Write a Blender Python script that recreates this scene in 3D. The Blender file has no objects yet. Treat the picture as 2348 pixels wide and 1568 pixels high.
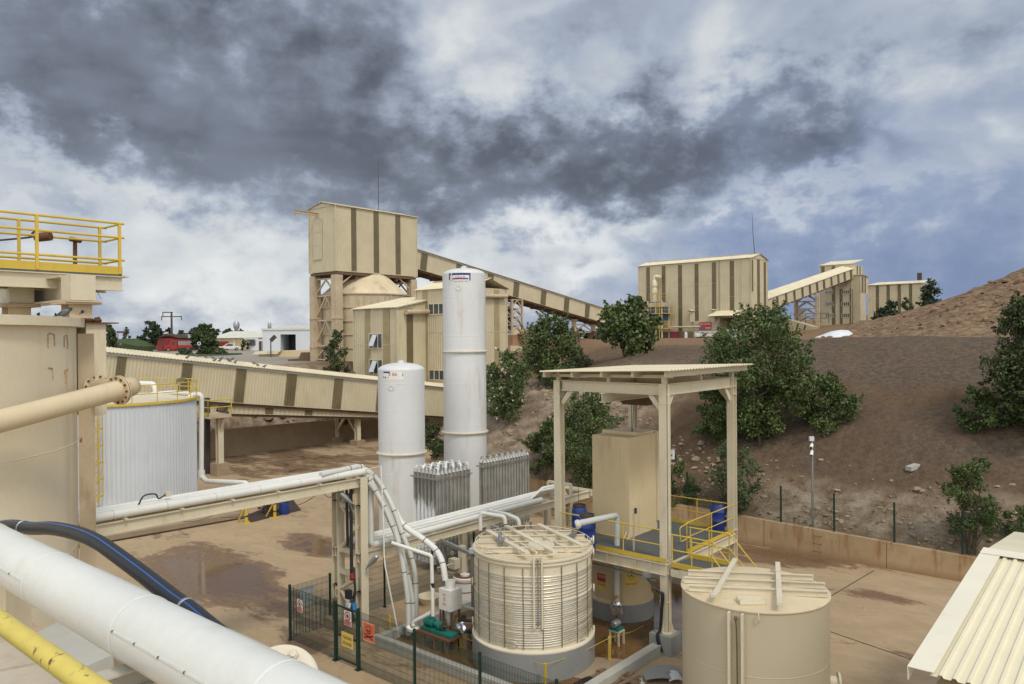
import bpy, math, random
from mathutils import Vector, Matrix, noise

S = bpy.context.scene
C = bpy.context.scene.collection
rad = math.radians
rnd = random.Random(7)

# camera
CAM_H = 10.0
FPX = 1760.0                       # focal length for a picture 2347 wide
cam_d = bpy.data.cameras.new('camera')
cam = bpy.data.objects.new('camera', cam_d)
C.objects.link(cam)
cam_d.sensor_width = 36.0
cam_d.lens = 36.0 * FPX / 2347.0
cam_d.clip_start = 0.05
cam_d.clip_end = 9000
ROLL, PITCH = 0.008, 0.0051
_r = Vector((math.cos(ROLL), 0, -math.sin(ROLL)))
_u = Vector((math.sin(ROLL), 0, math.cos(ROLL)))
_rot = Matrix.Rotation(-PITCH, 3, 'X')
CR, CU = _rot @ _r, _rot @ _u
CB = CR.cross(CU)
CAM = Vector((0, 0, CAM_H))
cam.matrix_world = Matrix(((CR.x, CU.x, CB.x, 0), (CR.y, CU.y, CB.y, 0), (CR.z, CU.z, CB.z, CAM_H), (0, 0, 0, 1)))
S.camera = cam
S.view_settings.view_transform = 'Standard'
S.view_settings.look = 'None'
S.view_settings.exposure = 0.0
S.view_settings.gamma = 1.0

def ray(px, py):
 return CR * ((px - 1173.5) / FPX) + CU * (-(py - 784) / FPX) - CB

def P(px, py, Y):
 d = ray(px, py)
 return CAM + d * (Y / d.y)

def G(px, py, z=0.0):
 d = ray(px, py)
 return CAM + d * ((z - CAM_H) / d.z)

def proj(p):
 q = Vector(p) - CAM
 k = -q.dot(CB)
 return (1173.5 + FPX * q.dot(CR) / k, 784 - FPX * q.dot(CU) / k)

def along(p, d, px):
 """distance t so that p+t*d lies on picture column px"""
 a = (px - 1173.5) / FPX
 q = Vector(p) - CAM
 n = CR + CB * a
 return -q.dot(n) / Vector(d).dot(n)

_k = math.hypot(.65, .76)
U = Vector((.65 / _k, .76 / _k, 0))
V = Vector((.76 / _k, -.65 / _k, 0))
Z = Vector((0, 0, 1))

def uv(u, v, z=0.0):
 return U * u + V * v + Z * z

def tuv(p):
 return Vector(p).dot(U), Vector(p).dot(V)

def PU(px, py, u):
 d = ray(px, py)
 return CAM + d * (u / d.dot(U))

def PV(px, py, v):
 d = ray(px, py)
 return CAM + d * (v / d.dot(V))

# sun and sky
SUN_EL, SUN_AZ = rad(52), rad(148)      # azimuth from +Y towards +X
sun_dir = Vector((math.sin(SUN_AZ) * math.cos(SUN_EL), math.cos(SUN_AZ) * math.cos(SUN_EL), math.sin(SUN_EL)))
sl = bpy.data.lights.new('sun', 'SUN')
sl.energy = 1.5
sl.angle = rad(11)
sl.color = (1.0, .93, .82)
so = bpy.data.objects.new('sun', sl)
C.objects.link(so)
so.rotation_euler = sun_dir.to_track_quat('Z', 'Y').to_euler()

world = bpy.data.worlds.new('World')
S.world = world
world.use_nodes = True
world.cycles.sampling_method = 'MANUAL'
world.cycles.sample_map_resolution = 512
wt = world.node_tree
wt.nodes.clear()

class NT:
 """tiny node-tree writer"""
 def __init__(self, nt):
  self.t = nt

 def n(self, typ, **kw):
  nd = self.t.nodes.new(typ)
  for k, v in kw.items():
   if k == 'inp':
    for i, val in v.items():
     self.set(nd.inputs[i], val)
   else:
    setattr(nd, k, v)
  return nd

 def set(self, sock, val):
  if isinstance(val, bpy.types.NodeSocket):
   self.t.links.new(val, sock)
  else:
   sock.default_value = val

 def m(self, op, a, b=0.0, c=None, clamp=False):
  nd = self.t.nodes.new('ShaderNodeMath')
  nd.operation = op
  nd.use_clamp = clamp
  self.set(nd.inputs[0], a)
  self.set(nd.inputs[1], b)
  if c is not None:
   self.set(nd.inputs[2], c)
  return nd.outputs[0]

 def mixc(self, f, a, b, mode='MIX'):
  nd = self.t.nodes.new('ShaderNodeMix')
  nd.data_type = 'RGBA'
  nd.blend_type = mode
  self.set(nd.inputs[0], f)
  self.set(nd.inputs[6], a if not isinstance(a, tuple) else (*a[:3], 1))
  self.set(nd.inputs[7], b if not isinstance(b, tuple) else (*b[:3], 1))
  return nd.outputs[2]

 def noise(self, vec, scale=1.0, detail=4.0, rough=.55, dist=0.0, lac=2.0, d2=False):
  nd = self.t.nodes.new('ShaderNodeTexNoise')
  self.set(nd.inputs['Vector'], vec)
  self.set(nd.inputs['Scale'], scale)
  nd.inputs['Detail'].default_value = detail
  if d2:
   nd.noise_dimensions = '2D'
  nd.inputs['Roughness'].default_value = rough
  nd.inputs['Distortion'].default_value = dist
  nd.inputs['Lacunarity'].default_value = lac
  return nd.outputs['Fac']

 def ramp(self, f, stops, interp='LINEAR'):
  nd = self.t.nodes.new('ShaderNodeValToRGB')
  cr = nd.color_ramp
  cr.interpolation = interp
  while len(cr.elements) < len(stops):
   cr.elements.new(.5)
  for e, (p, col) in zip(cr.elements, stops):
   e.position = p
   e.color = col if isinstance(col, tuple) and len(col) == 4 else ((*col, 1) if isinstance(col, tuple) else (col, col, col, 1))
  self.set(nd.inputs[0], f)
  return nd.outputs[0]

 def mrange(self, f, a, b, c=0.0, d=1.0, smooth=False):
  nd = self.t.nodes.new('ShaderNodeMapRange')
  if smooth:
   nd.interpolation_type = 'SMOOTHSTEP'
  self.set(nd.inputs[0], f)
  for i, v in enumerate((a, b, c, d)):
   self.set(nd.inputs[1 + i], v)
  return nd.outputs[0]

 def mapping(self, vec, scale=(1, 1, 1), loc=(0, 0, 0), rot=(0, 0, 0)):
  nd = self.t.nodes.new('ShaderNodeMapping')
  self.set(nd.inputs[0], vec)
  nd.inputs[1].default_value = loc
  nd.inputs[2].default_value = rot
  nd.inputs[3].default_value = scale
  return nd.outputs[0]

 def comb(self, x, y, z):
  nd = self.t.nodes.new('ShaderNodeCombineXYZ')
  for i, v in enumerate((x, y, z)):
   self.set(nd.inputs[i], v)
  return nd.outputs[0]

 def vm(self, op, a, b=(0, 0, 0), out=0):
  nd = self.t.nodes.new('ShaderNodeVectorMath')
  nd.operation = op
  self.set(nd.inputs[0], a)
  self.set(nd.inputs[1], b)
  return nd.outputs[1 if op in ('DISTANCE', 'LENGTH', 'DOT_PRODUCT') else 0]

def build_sky():
 w = NT(wt)
 gen = w.n('ShaderNodeTexCoord').outputs['Generated']
 sep = w.n('ShaderNodeSeparateXYZ', inp={0: gen})
 x, y, z = sep.outputs
 az = w.m('ARCTAN2', x, y)
 el = w.m('ARCSINE', z)
 sky = w.n('ShaderNodeTexSky', sky_type='NISHITA', sun_disc=False, sun_elevation=SUN_EL, sun_rotation=SUN_AZ, air_density=1.2, dust_density=2.0)
 b_sky = w.n('ShaderNodeBackground', inp={0: sky.outputs[0], 1: .1})
 zz = w.m('ADD', w.m('MAXIMUM', z, 0.0), .10)
 pl = w.comb(w.m('DIVIDE', x, zz), w.m('DIVIDE', y, zz), 0.0)
 n_mid = w.noise(w.vm('ADD', pl, (13.1, 4.7, 2.0)), 1.0, 5, .56, 0, 2.0, True)
 ang = w.comb(w.m('MULTIPLY', az, 1.0), w.m('MULTIPLY', el, 1.5), 0.0)
 wv = w.n('ShaderNodeTexNoise', inp={0: ang})
 wv.noise_dimensions = '2D'
 wv.inputs['Scale'].default_value = 4.0
 wv.inputs['Detail'].default_value = 5.0
 wr = w.vm('ADD', ang, w.vm('MULTIPLY', w.vm('SUBTRACT', wv.outputs['Color'], (.5, .5, .5)), (.22, .20, 0)))
 vo = w.n('ShaderNodeTexVoronoi', feature='SMOOTH_F1', voronoi_dimensions='2D', normalize=True, inp={0: wr})
 for k, v in (('Scale', 5.5), ('Detail', 2.0), ('Roughness', .5), ('Smoothness', .6)):
  vo.inputs[k].default_value = v
 n_bil = w.mrange(vo.outputs['Distance'], .12, .62, 1.0, 0.0)
 n_bil = w.m('ADD', w.m('MULTIPLY', n_bil, .55), w.m('MULTIPLY', w.noise(wr, 4.2, 8, .54, 0, 2.0, True), .55))
 n_fin = w.noise(w.vm('ADD', ang, (3.3, 9.1, 0)), 16.0, 6, .6, 0, 2.0, True)
 jx = w.m('MULTIPLY', w.m('SUBTRACT', n_bil, .5), .42)
 jy = w.m('MULTIPLY', w.m('SUBTRACT', n_fin, .5), .22)
 azd, eld = w.m('ADD', az, jx), w.m('ADD', el, jy)

 def blob(px, py, sx, sy, amp, rot=0.0):
  d = ray(px, py).normalized()
  a0, e0 = math.atan2(d.x, d.y), math.asin(d.z)
  da, de = w.m('SUBTRACT', azd, a0), w.m('SUBTRACT', eld, e0)
  c, s = math.cos(rot), math.sin(rot)
  p = w.m('ADD', w.m('MULTIPLY', da, c / (sx / FPX)), w.m('MULTIPLY', de, s / (sx / FPX)))
  q = w.m('ADD', w.m('MULTIPLY', da, -s / (sy / FPX)), w.m('MULTIPLY', de, c / (sy / FPX)))
  r2 = w.m('ADD', w.m('MULTIPLY', p, p), w.m('MULTIPLY', q, q))
  return w.m('MULTIPLY', w.m('EXPONENT', w.m('MULTIPLY', r2, -1.0)), amp)

 val = w.m('ADD', w.m('MULTIPLY', w.m('SUBTRACT', n_bil, .5), .68), w.m('MULTIPLY', w.m('SUBTRACT', n_fin, .5), .20))
 val = w.m('ADD', val, w.m('MULTIPLY', w.m('SUBTRACT', n_mid, .5), .16))
 f_blue = blob(2280, 600, 520, 300, 1.0)
 f_blue = w.m('ADD', f_blue, blob(1900, 650, 300, 110, .35))
 f_blue = w.m('MINIMUM', f_blue, 1.0)
 val = w.m('MULTIPLY', val, w.m('SUBTRACT', 1.0, w.m('MULTIPLY', f_blue, .55)))
 base = w.m('ADD', val, .50)
 for b in BLOBS:
  base = w.m('ADD', base, blob(*b))
 back = w.mrange(w.m('MULTIPLY', y, -1.0), -.15, .6, 0.0, .34, True)
 base = w.m('ADD', base, back)
 col = w.ramp(base, SKYRAMP)
 dk = w.ramp(base, SKYRAMP_BLUE)
 col = w.mixc(f_blue, col, dk)
 lift = w.mrange(w.m('MULTIPLY', y, -1.0), -.35, .45, 1.0, 1.72, True)
 b_cl = w.n('ShaderNodeBackground', inp={0: col, 1: lift})
 thin = w.mrange(base, .05, -.25, 0.02, .10)
 mx = w.n('ShaderNodeMixShader', inp={0: .03, 1: b_cl.outputs[0], 2: b_sky.outputs[0]})
 out = w.n('ShaderNodeOutputWorld')
 wt.links.new(mx.outputs[0], out.inputs[0])

BLOBS = [
 (150, 110, 620, 190, -.22, .15), (700, 230, 480, 170, -.17, -.25), (1000, 400, 420, 110, -.17, -.15),
 (1450, 370, 480, 100, -.20, .08), (1830, 300, 330, 80, -.14, .15), (420, 330, 330, 60, -.13, -.30), (230, 440, 120, 40, -.16, -.3),
 (1550, 110, 460, 120, .06, -.1), (2150, 60, 330, 130, .02, 0),
 (90, 390, 260, 90, .20, -.2), (420, 600, 520, 140, .15, 0), (850, 690, 700, 110, .13, 0),
 (1470, 560, 100, 100, .25, .3), (1290, 600, 330, 90, .13, 0), (1950, 430, 200, 36, .16, .18),
 (2250, 400, 210, 40, .10, .2), (2050, 690, 420, 110, -.10, 0),
]
SKYRAMP = [(0.0, (.070, .076, .096)), (.18, (.125, .140, .176)), (.40, (.23, .262, .33)), (.58, (.40, .455, .55)), (.78, (.655, .69, .715)), (1.0, (.88, .90, .89))]
SKYRAMP_BLUE = [(0.0, (.09, .125, .22)), (.22, (.14, .19, .32)), (.45, (.215, .285, .45)), (.7, (.36, .43, .58)), (1.0, (.66, .71, .80))]
build_sky()

# mesh helper
class MB:
 def __init__(self):
  self.v, self.f, self.mi = [], [], []
  self.cur = 0

 def add(self, vs, fs):
  b = len(self.v)
  self.v += [tuple(p) for p in vs]
  self.f += [tuple(i + b for i in f) for f in fs]
  self.mi += [self.cur] * len(fs)

 def mat(self, i):
  self.cur = i
  return self

 def box(self, c, s, ax=None):
  c = Vector(c)
  X, Y, Zz = ax if ax else (Vector((1, 0, 0)), Vector((0, 1, 0)), Z)
  X, Y, Zz = X * (s[0] / 2), Y * (s[1] / 2), Zz * (s[2] / 2)
  vs = [c + X * i + Y * j + Zz * k for k in (-1, 1) for j in (-1, 1) for i in (-1, 1)]
  self.add(vs, [(0, 2, 3, 1), (4, 5, 7, 6), (0, 1, 5, 4), (2, 6, 7, 3), (0, 4, 6, 2), (1, 3, 7, 5)])
  return self

 def ubox(self, u0, u1, v0, v1, z0, z1):
  return self.box(uv((u0 + u1) / 2, (v0 + v1) / 2, (z0 + z1) / 2), (u1 - u0, v1 - v0, z1 - z0), (U, V, Z))

 def bar(self, p, q, w, h=None, up=Z):
  h = w if h is None else h
  p, q = Vector(p), Vector(q)
  d = (q - p)
  L = d.length
  d.normalize()
  up = Vector(up)
  if abs(d.dot(up)) > .98:
   up = U
  s = d.cross(up).normalized()
  t = s.cross(d).normalized()
  return self.box((p + q) / 2, (L, w, h), (d, s, t))

 def ibeam(self, p, q, w, h, t=.02, up=Z):
  """flanges of width w, depth h along up"""
  p, q = Vector(p), Vector(q)
  d = (q - p).normalized()
  up = Vector(up)
  if abs(d.dot(up)) > .98:
   up = U
  s = d.cross(up).normalized()
  n = s.cross(d).normalized()
  L = (q - p).length
  c = (p + q) / 2
  self.box(c + n * (h / 2 - t / 2), (L, w, t), (d, s, n))
  self.box(c - n * (h / 2 - t / 2), (L, w, t), (d, s, n))
  self.box(c, (L, t, h - 2 * t), (d, s, n))
  return self

 def tube(self, path, r, seg=8, caps=True, closed=False):
  path = [Vector(p) for p in path]
  n = len(path)
  rs = r if isinstance(r, (list, tuple)) else [r] * n
  tang = []
  for i in range(n):
   if closed:
    a, b = path[i - 1], path[(i + 1) % n]
   else:
    a, b = path[max(i - 1, 0)], path[min(i + 1, n - 1)]
   t = (b - a)
   tang.append(t.normalized() if t.length > 1e-9 else Z.copy())
  t0 = tang[0]
  ref = Z if abs(t0.dot(Z)) < .9 else Vector((1, 0, 0))
  s = t0.cross(ref).normalized()
  vs = []
  for i in range(n):
   t = tang[i]
   s = (s - t * s.dot(t))
   s = s.normalized() if s.length > 1e-6 else t.orthogonal().normalized()
   b = t.cross(s)
   k = 1.0
   if 0 < i < n - 1 and not closed:
    d1 = (path[i] - path[i - 1]).normalized()
    cs = max(.5, abs(d1.dot(t)))
    k = 1.0
   for j in range(seg):
    a = 2 * math.pi * j / seg
    vs.append(path[i] + (s * math.cos(a) + b * math.sin(a)) * (rs[i] * k))
  fs = []
  for i in range(n if closed else n - 1):
   i2 = (i + 1) % n
   for j in range(seg):
    j2 = (j + 1) % seg
    fs.append((i * seg + j, i * seg + j2, i2 * seg + j2, i2 * seg + j))
  if caps and not closed:
   fs.append(tuple(range(seg))[::-1])
   fs.append(tuple((n - 1) * seg + j for j in range(seg)))
  self.add(vs, fs)
  return self

 def lathe(self, c, prof, seg=32, axis=Z, caps=True, a0=0.0, a1=2 * math.pi):
  c, axis = Vector(c), Vector(axis).normalized()
  s = Vector((1, 0, 0)) if abs(axis.z) > .9 else axis.cross(Z).normalized()
  s = (s - axis * s.dot(axis)).normalized()
  b = axis.cross(s)
  full = abs(a1 - a0 - 2 * math.pi) < 1e-6
  m = seg if full else seg + 1
  vs, fs = [], []
  for (r, h) in prof:
   for j in range(m):
    a = a0 + (a1 - a0) * j / seg
    vs.append(c + axis * h + (s * math.cos(a) + b * math.sin(a)) * r)
  for i in range(len(prof) - 1):
   for j in range(seg):
    j2 = (j + 1) % m
    fs.append((i * m + j, i * m + j2, (i + 1) * m + j2, (i + 1) * m + j))
  if caps and full:
   if prof[0][0] > 1e-6:
    fs.append(tuple(range(m))[::-1])
   if prof[-1][0] > 1e-6:
    fs.append(tuple((len(prof) - 1) * m + j for j in range(m)))
  self.add(vs, fs)
  return self

 def cyl(self, p, q, r, seg=12, r2=None):
  p, q = Vector(p), Vector(q)
  d = q - p
  return self.lathe(p, [(r, 0), (r if r2 is None else r2, d.length)], seg, d)

 def prism(self, poly, ext):
  ext = Vector(ext)
  n = len(poly)
  vs = [Vector(p) for p in poly] + [Vector(p) + ext for p in poly]
  fs = [tuple(range(n))[::-1], tuple(range(n, 2 * n))]
  fs += [(i, (i + 1) % n, n + (i + 1) % n, n + i) for i in range(n)]
  self.add(vs, fs)
  return self

 def quad(self, a, b, c, d):
  self.add([a, b, c, d], [(0, 1, 2, 3)])
  return self

 def sheet(self, o, across, rib, la, lb, pitch=.25, depth=.035, sag=0.0, topf=None, thick=.0):
  """trapezoid profile sheet: ribs run along rib, repeat along across; normal = across x rib"""
  o, across, rib = Vector(o), Vector(across).normalized(), Vector(rib).normalized()
  nn = across.cross(rib).normalized()
  n = max(1, int(round(la / pitch)))
  pt = la / n
  xs = []
  for i in range(n):
   b = i * pt
   xs += [(b, 0), (b + pt * .52, 0), (b + pt * .64, depth), (b + pt * .88, depth)]
  xs.append((la, 0))
  lo, hi = [], []
  for (x, h) in xs:
   b0, b1 = (0, lb) if topf is None else topf(x)
   lo.append(o + across * x + nn * h + rib * b0)
   hi.append(o + across * x + nn * h + rib * b1)
  m = len(xs)
  vs = lo + hi
  fs = [(i, i + 1, m + i + 1, m + i) for i in range(m - 1)]
  self.add(vs, fs)
  if thick:
   vs = [p - nn * thick for p in lo + hi]
   self.add(vs, [(i + 1, i, m + i, m + i + 1) for i in range(m - 1)])
   self.add(lo + [p - nn * thick for p in lo], [(i + 1, i, m + i, m + i + 1) for i in range(m - 1)])
   self.add(hi + [p - nn * thick for p in hi], [(i, i + 1, m + i + 1, m + i) for i in range(m - 1)])
  return self

 def parts(self, name, mat, parent, sharp=38):
  """every connected piece becomes a part of its own"""
  n = len(self.v)
  r = list(range(n))

  def find(i):
   while r[i] != i:
    r[i] = r[r[i]]
    i = r[i]
   return i
  for f in self.f:
   a = find(f[0])
   for i in f[1:]:
    r[find(i)] = a
  g = {}
  for f in self.f:
   g.setdefault(find(f[0]), []).append(f)
  for fs in g.values():
   m = MB()
   ids = sorted({i for f in fs for i in f})
   k = {i: j for j, i in enumerate(ids)}
   m.add([self.v[i] for i in ids], [tuple(k[i] for i in f) for f in fs])
   m.build(name, mat, parent, sharp=sharp)

 def build(self, name, mat, parent=None, loc=None, sharp=38):
  me = bpy.data.meshes.new(name)
  L = Vector(loc) if loc is not None else (parent_loc(parent) if parent else Vector((0, 0, 0)))
  me.from_pydata([tuple(Vector(p) - L) for p in self.v], [], self.f)
  for m in (mat if isinstance(mat, (list, tuple)) else [mat]):
   me.materials.append(m)
  me.polygons.foreach_set('material_index', self.mi)
  me.polygons.foreach_set('use_smooth', [True] * len(me.polygons))
  me.update()
  me.set_sharp_from_angle(angle=rad(sharp))
  o = bpy.data.objects.new(name, me)
  C.objects.link(o)
  if parent:
   o.parent = parent
  else:
   o.location = L
  return o

def parent_loc(p):
 L = Vector((0, 0, 0))
 while p:
  L = L + p.location
  p = p.parent
 return L

def thing(name, label, cat, loc=(0, 0, 0), group=None):
 o = bpy.data.objects.new(name, None)
 o.empty_display_size = .3
 C.objects.link(o)
 o.location = Vector(loc)
 o['label'] = label
 o['category'] = cat
 if group:
  o['group'] = group
 return o

def tag(o, label, cat, group=None, kind=None):
 o['label'] = label
 o['category'] = cat
 if group:
  o['group'] = group
 if kind:
  o['kind'] = kind
 return o

def struct(o, label=None, cat=None, kind='structure'):
 o['kind'] = kind
 if label:
  o['label'] = label
 if cat:
  o['category'] = cat
 return o

def kids(o):
 return [c for c in bpy.data.objects if c.parent == o]

def dup(root, loc, rotz=None, label=None, scale=None):
 r = root.copy()
 C.objects.link(r)
 r.location = Vector(loc)
 if rotz is not None:
  r.rotation_euler = (0, 0, rotz)
 if scale:
  r.scale = (scale,) * 3 if not isinstance(scale, tuple) else scale
 if label:
  r['label'] = label
 for ch in root.children:
  c = ch.copy()
  C.objects.link(c)
  c.parent = r
  for g in ch.children:
   d = g.copy()
   C.objects.link(d)
   d.parent = c
 return r

def arc(p0, p1, p2, r, n=6):
 """round the corner at p1 between p0 and p2"""
 p0, p1, p2 = Vector(p0), Vector(p1), Vector(p2)
 a, b = (p0 - p1).normalized(), (p2 - p1).normalized()
 ang = a.angle(b)
 if ang > 3.1:
  return [p1]
 t = min(r / math.tan(ang / 2), (p0 - p1).length * .49, (p2 - p1).length * .49)
 s, e = p1 + a * t, p1 + b * t
 out = []
 for i in range(n + 1):
  k = i / n
  q = s.lerp(p1, k).lerp(p1.lerp(e, k), k)
  out.append(q)
 return out

def bent(pts, r=.2, n=6):
 pts = [Vector(p) for p in pts]
 out = [pts[0]]
 for i in range(1, len(pts) - 1):
  out += arc(pts[i - 1], pts[i], pts[i + 1], r, n)
 out.append(pts[-1])
 return out

def spline(pts, n=10):
 pts = [Vector(p) for p in pts]
 q = [pts[0] * 2 - pts[1]] + pts + [pts[-1] * 2 - pts[-2]]
 out = []
 for i in range(1, len(q) - 2):
  for k in range(n):
   t = k / n
   a, b, c, d = q[i - 1], q[i], q[i + 1], q[i + 2]
   out.append(.5 * ((2 * b) + (c - a) * t + (2 * a - 5 * b + 4 * c - d) * t * t + (3 * b - a - 3 * c + d) * t ** 3))
 out.append(pts[-1])
 return out

# materials
def newmat(name):
 m = bpy.data.materials.new(name)
 m.use_nodes = True
 m.node_tree.nodes.clear()
 w = NT(m.node_tree)
 b = w.n('ShaderNodeBsdfPrincipled')
 o = w.n('ShaderNodeOutputMaterial')
 m.node_tree.links.new(b.outputs[0], o.inputs[0])
 return m, w, b

def mulc(c, k):
 return tuple(x * k for x in c)

def paint(name, col, rough=.5, dirt=(.20, .12, .06), amt=.35, sx=2.5, sz=.3, var=.12, metal=0.0, rust=0.0, rustcol=(.13, .045, .015), rs=5.0, bump=0.0, grime=.15, spec=.4):
 """coat of paint with slow tone changes, vertical run-off streaks and optional rust spots"""
 m, w, b = newmat(name)
 oc = w.n('ShaderNodeTexCoord').outputs['Object']
 rn_ = w.m('MULTIPLY', w.n('ShaderNodeObjectInfo').outputs['Random'], 43.0)
 oc = w.vm('ADD', oc, w.comb(rn_, rn_, rn_))
 n1 = w.noise(oc, .55, 4, .6)
 c = w.mixc(w.mrange(n1, .3, .7), mulc(col, 1 - var), mulc(col, 1 + var * .6))
 if amt > 0:
  st = w.noise(w.mapping(oc, (sx, sx, sx * sz)), 1.0, 6, .65, .2)
  big = w.noise(w.mapping(oc, (.7, .7, .5), (5, 3, 1)), 1.0, 3, .5)
  f = w.m('MULTIPLY', w.mrange(st, .52, .74, 0, 1, True), w.mrange(big, .35, .65, .15, 1))
  c = w.mixc(w.m('MULTIPLY', f, amt), c, dirt)
 if grime > 0:
  fine = w.noise(oc, 14, 5, .7)
  c = w.mixc(w.m('MULTIPLY', w.mrange(fine, .45, .8), grime), c, mulc(dirt, 1.3))
 if rust > 0:
  rn = w.noise(w.mapping(oc, (rs, rs, rs * .45)), 1.0, 8, .7, .3)
  c = w.mixc(w.mrange(rn, 1 - rust, 1 - rust + .06), c, rustcol)
 w.set(b.inputs['Base Color'], c)
 w.set(b.inputs['Roughness'], w.mrange(n1, .2, .8, rough - .08, rough + .12))
 b.inputs['Metallic'].default_value = metal
 b.inputs['Specular IOR Level'].default_value = spec
 if bump > 0:
  bn = w.n('ShaderNodeBump', inp={'Strength': bump, 'Distance': .02, 'Height': w.noise(oc, 9, 5, .6)})
  w.set(b.inputs['Normal'], bn.outputs[0])
 return m

def plain(name, col, rough=.5, metal=0.0, var=.15, spec=.5):
 m, w, b = newmat(name)
 oc = w.n('ShaderNodeTexCoord').outputs['Object']
 n1 = w.noise(oc, 3.0, 5, .6)
 w.set(b.inputs['Base Color'], w.mixc(w.mrange(n1, .3, .7), mulc(col, 1 - var), mulc(col, 1 + var * .6)))
 b.inputs['Roughness'].default_value = rough
 b.inputs['Metallic'].default_value = metal
 b.inputs['Specular IOR Level'].default_value = spec
 return m

M = {}
CREAM = (.60, .49, .31)
M['cream'] = paint('cream_cladding', (.535, .465, .315), .5, (.20, .13, .07), .30, 1.2, .22, .08)
M['creamroof'] = paint('cream_roof_sheet', (.70, .62, .44), .42, (.25, .18, .10), .25, 1.4, .5, .10)
M['creamsteel'] = paint('cream_steel', (.60, .535, .395), .45, (.22, .13, .06), .40, 3.0, .4, .10, rust=.30, rs=4)
M['dirtysteel'] = paint('stained_cream_steel', (.50, .40, .27), .55, (.16, .075, .03), .65, 2.0, .4, .18, rust=.36, rs=3)
M['tankcream'] = paint('cream_tank_paint', (.70, .615, .445), .38, (.30, .20, .11), .50, 1.3, .12, .07, rust=.22, rs=2.4)
M['coilcream'] = paint('pale_tank_paint', (.66, .595, .455), .42, (.30, .20, .10), .30, 2.4, .3, .10, rust=.27, rs=5)
M['tanktop'] = paint('stained_tank_top', (.66, .55, .36), .5, (.36, .20, .09), .55, 2.5, 1.0, .14, rust=.30, rs=5)
M['tan'] = paint('tan_render', (.60, .475, .285), .6, (.24, .15, .07), .45, 1.6, .16, .10, bump=.15)
M['tanpipe'] = paint('tan_pipe_paint', (.60, .495, .325), .5, (.30, .14, .05), .55, 2.2, .5, .12, rust=.27, rs=4)
M['white'] = paint('white_tank_paint', (.63, .635, .63), .38, (.36, .26, .15), .55, 1.6, .14, .05, rust=.31, rustcol=(.42, .22, .08), rs=1.9)
M['whitepipe'] = paint('white_pipe_cladding', (.70, .69, .64), .42, (.34, .28, .19), .30, 3.0, .8, .08)
M['bigpipe'] = paint('white_smooth_cladding', (.69, .695, .65), .33, (.40, .36, .26), .38, 2.4, .6, .08, grime=.22)
M['greypipe'] = paint('grey_white_pipe', (.56, .56, .52), .5, (.25, .22, .16), .45, 4.0, .3, .10)
M['greytank'] = paint('pale_grey_cladding', (.56, .585, .615), .42, (.32, .27, .22), .22, 1.6, .15, .05)
M['yellow'] = paint('yellow_paint', (.58, .41, .055), .45, (.24, .14, .04), .45, 5, .5, .12, rust=.27, rs=9)
M['railpaint'] = paint('yellow_chipped_paint', (.70, .56, .12), .4, (.34, .22, .06), .35, 14, 1, .10, rust=.405, rs=30)
M['yellowline'] = plain('yellow_plain', (.62, .44, .05), .5)
M['strip_pale'] = paint('pale_translucent_sheet', (.36, .29, .155), .35, (.16, .12, .06), .6, 1.0, .5, .2)
M['strip'] = paint('translucent_grey_sheet', (.150, .118, .062), .35, (.09, .065, .035), .55, 1.0, .5, .20)
M['rusty'] = paint('rust', (.14, .06, .03), .8, (.05, .025, .012), .5, 5, 1, .3)
M['darksteel'] = paint('dark_steel', (.06, .05, .045), .6, (.02, .015, .01), .4, 4, 1, .2)
M['black'] = plain('black_rubber', (.018, .02, .024), .45)
M['bluestripe'] = plain('blue_stripe', (.03, .10, .33), .4)
M['blue'] = paint('blue_plastic', (.018, .045, .22), .35, (.05, .05, .09), .3, 4, .5, .15)
M['green'] = paint('green_post_paint', (.010, .038, .026), .45, (.03, .03, .02), .25, 5, .5, .2)
M['wire'] = plain('dark_green_wire', (.02, .045, .032), .5)
M['pumpgreen'] = paint('teal_pump_paint', (.01, .16, .125), .4, (.03, .04, .03), .4, 6, .7, .2)
M['concrete'] = paint('grey_concrete', (.27, .265, .235), .8, (.14, .12, .09), .45, 2.5, .4, .14, bump=.25)
M['kerb'] = paint('pale_kerb_concrete', (.42, .41, .36), .8, (.22, .18, .13), .4, 4, .6, .14, bump=.25)
M['plinth'] = paint('grey_plinth', (.255, .26, .25), .75, (.14, .12, .09), .4, 3, .3, .12, bump=.2)
M['muddyconcrete'] = paint('muddy_concrete', (.33, .25, .165), .85, (.14, .085, .045), .5, 2, 1, .2, bump=.3)
M['galv'] = plain('galvanised_metal', (.36, .37, .37), .42, .7)
M['foil'] = plain('silver_foil', (.75, .75, .74), .22, .9)
M['chrome'] = plain('bright_tube', (.72, .68, .58), .25, .8)
M['grating'] = paint('grey_grating', (.088, .095, .092), .7, (.16, .13, .09), .5, 3, 1, .2, bump=.2)
M['red'] = paint('red_paint', (.36, .028, .022), .42, (.10, .02, .015), .2, 3, .5, .12)
M['redsign'] = plain('red_sign', (.42, .035, .03), .45)
M['glass'] = plain('window_glass', (.06, .075, .085), .12, 0, .3, .8)
M['whiteplain'] = plain('white_plain', (.76, .76, .74), .45)
M['drain'] = paint('rusty_grating', (.055, .035, .024), .7, (.02, .012, .008), .5, 6, 1, .3)
M['wood'] = paint('weathered_wood', (.21, .14, .085), .8, (.08, .05, .03), .5, 6, .6, .25)
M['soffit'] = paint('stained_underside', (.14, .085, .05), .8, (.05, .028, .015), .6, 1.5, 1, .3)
M['paper'] = plain('sign_white', (.74, .72, .66), .5, 0, .05)
M['orange'] = plain('sign_orange', (.66, .15, .07), .5, 0, .06)
M['signyellow'] = plain('sign_yellow', (.72, .52, .12), .5, 0, .06)
M['ink'] = plain('ink', (.02, .018, .016), .5)
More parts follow.
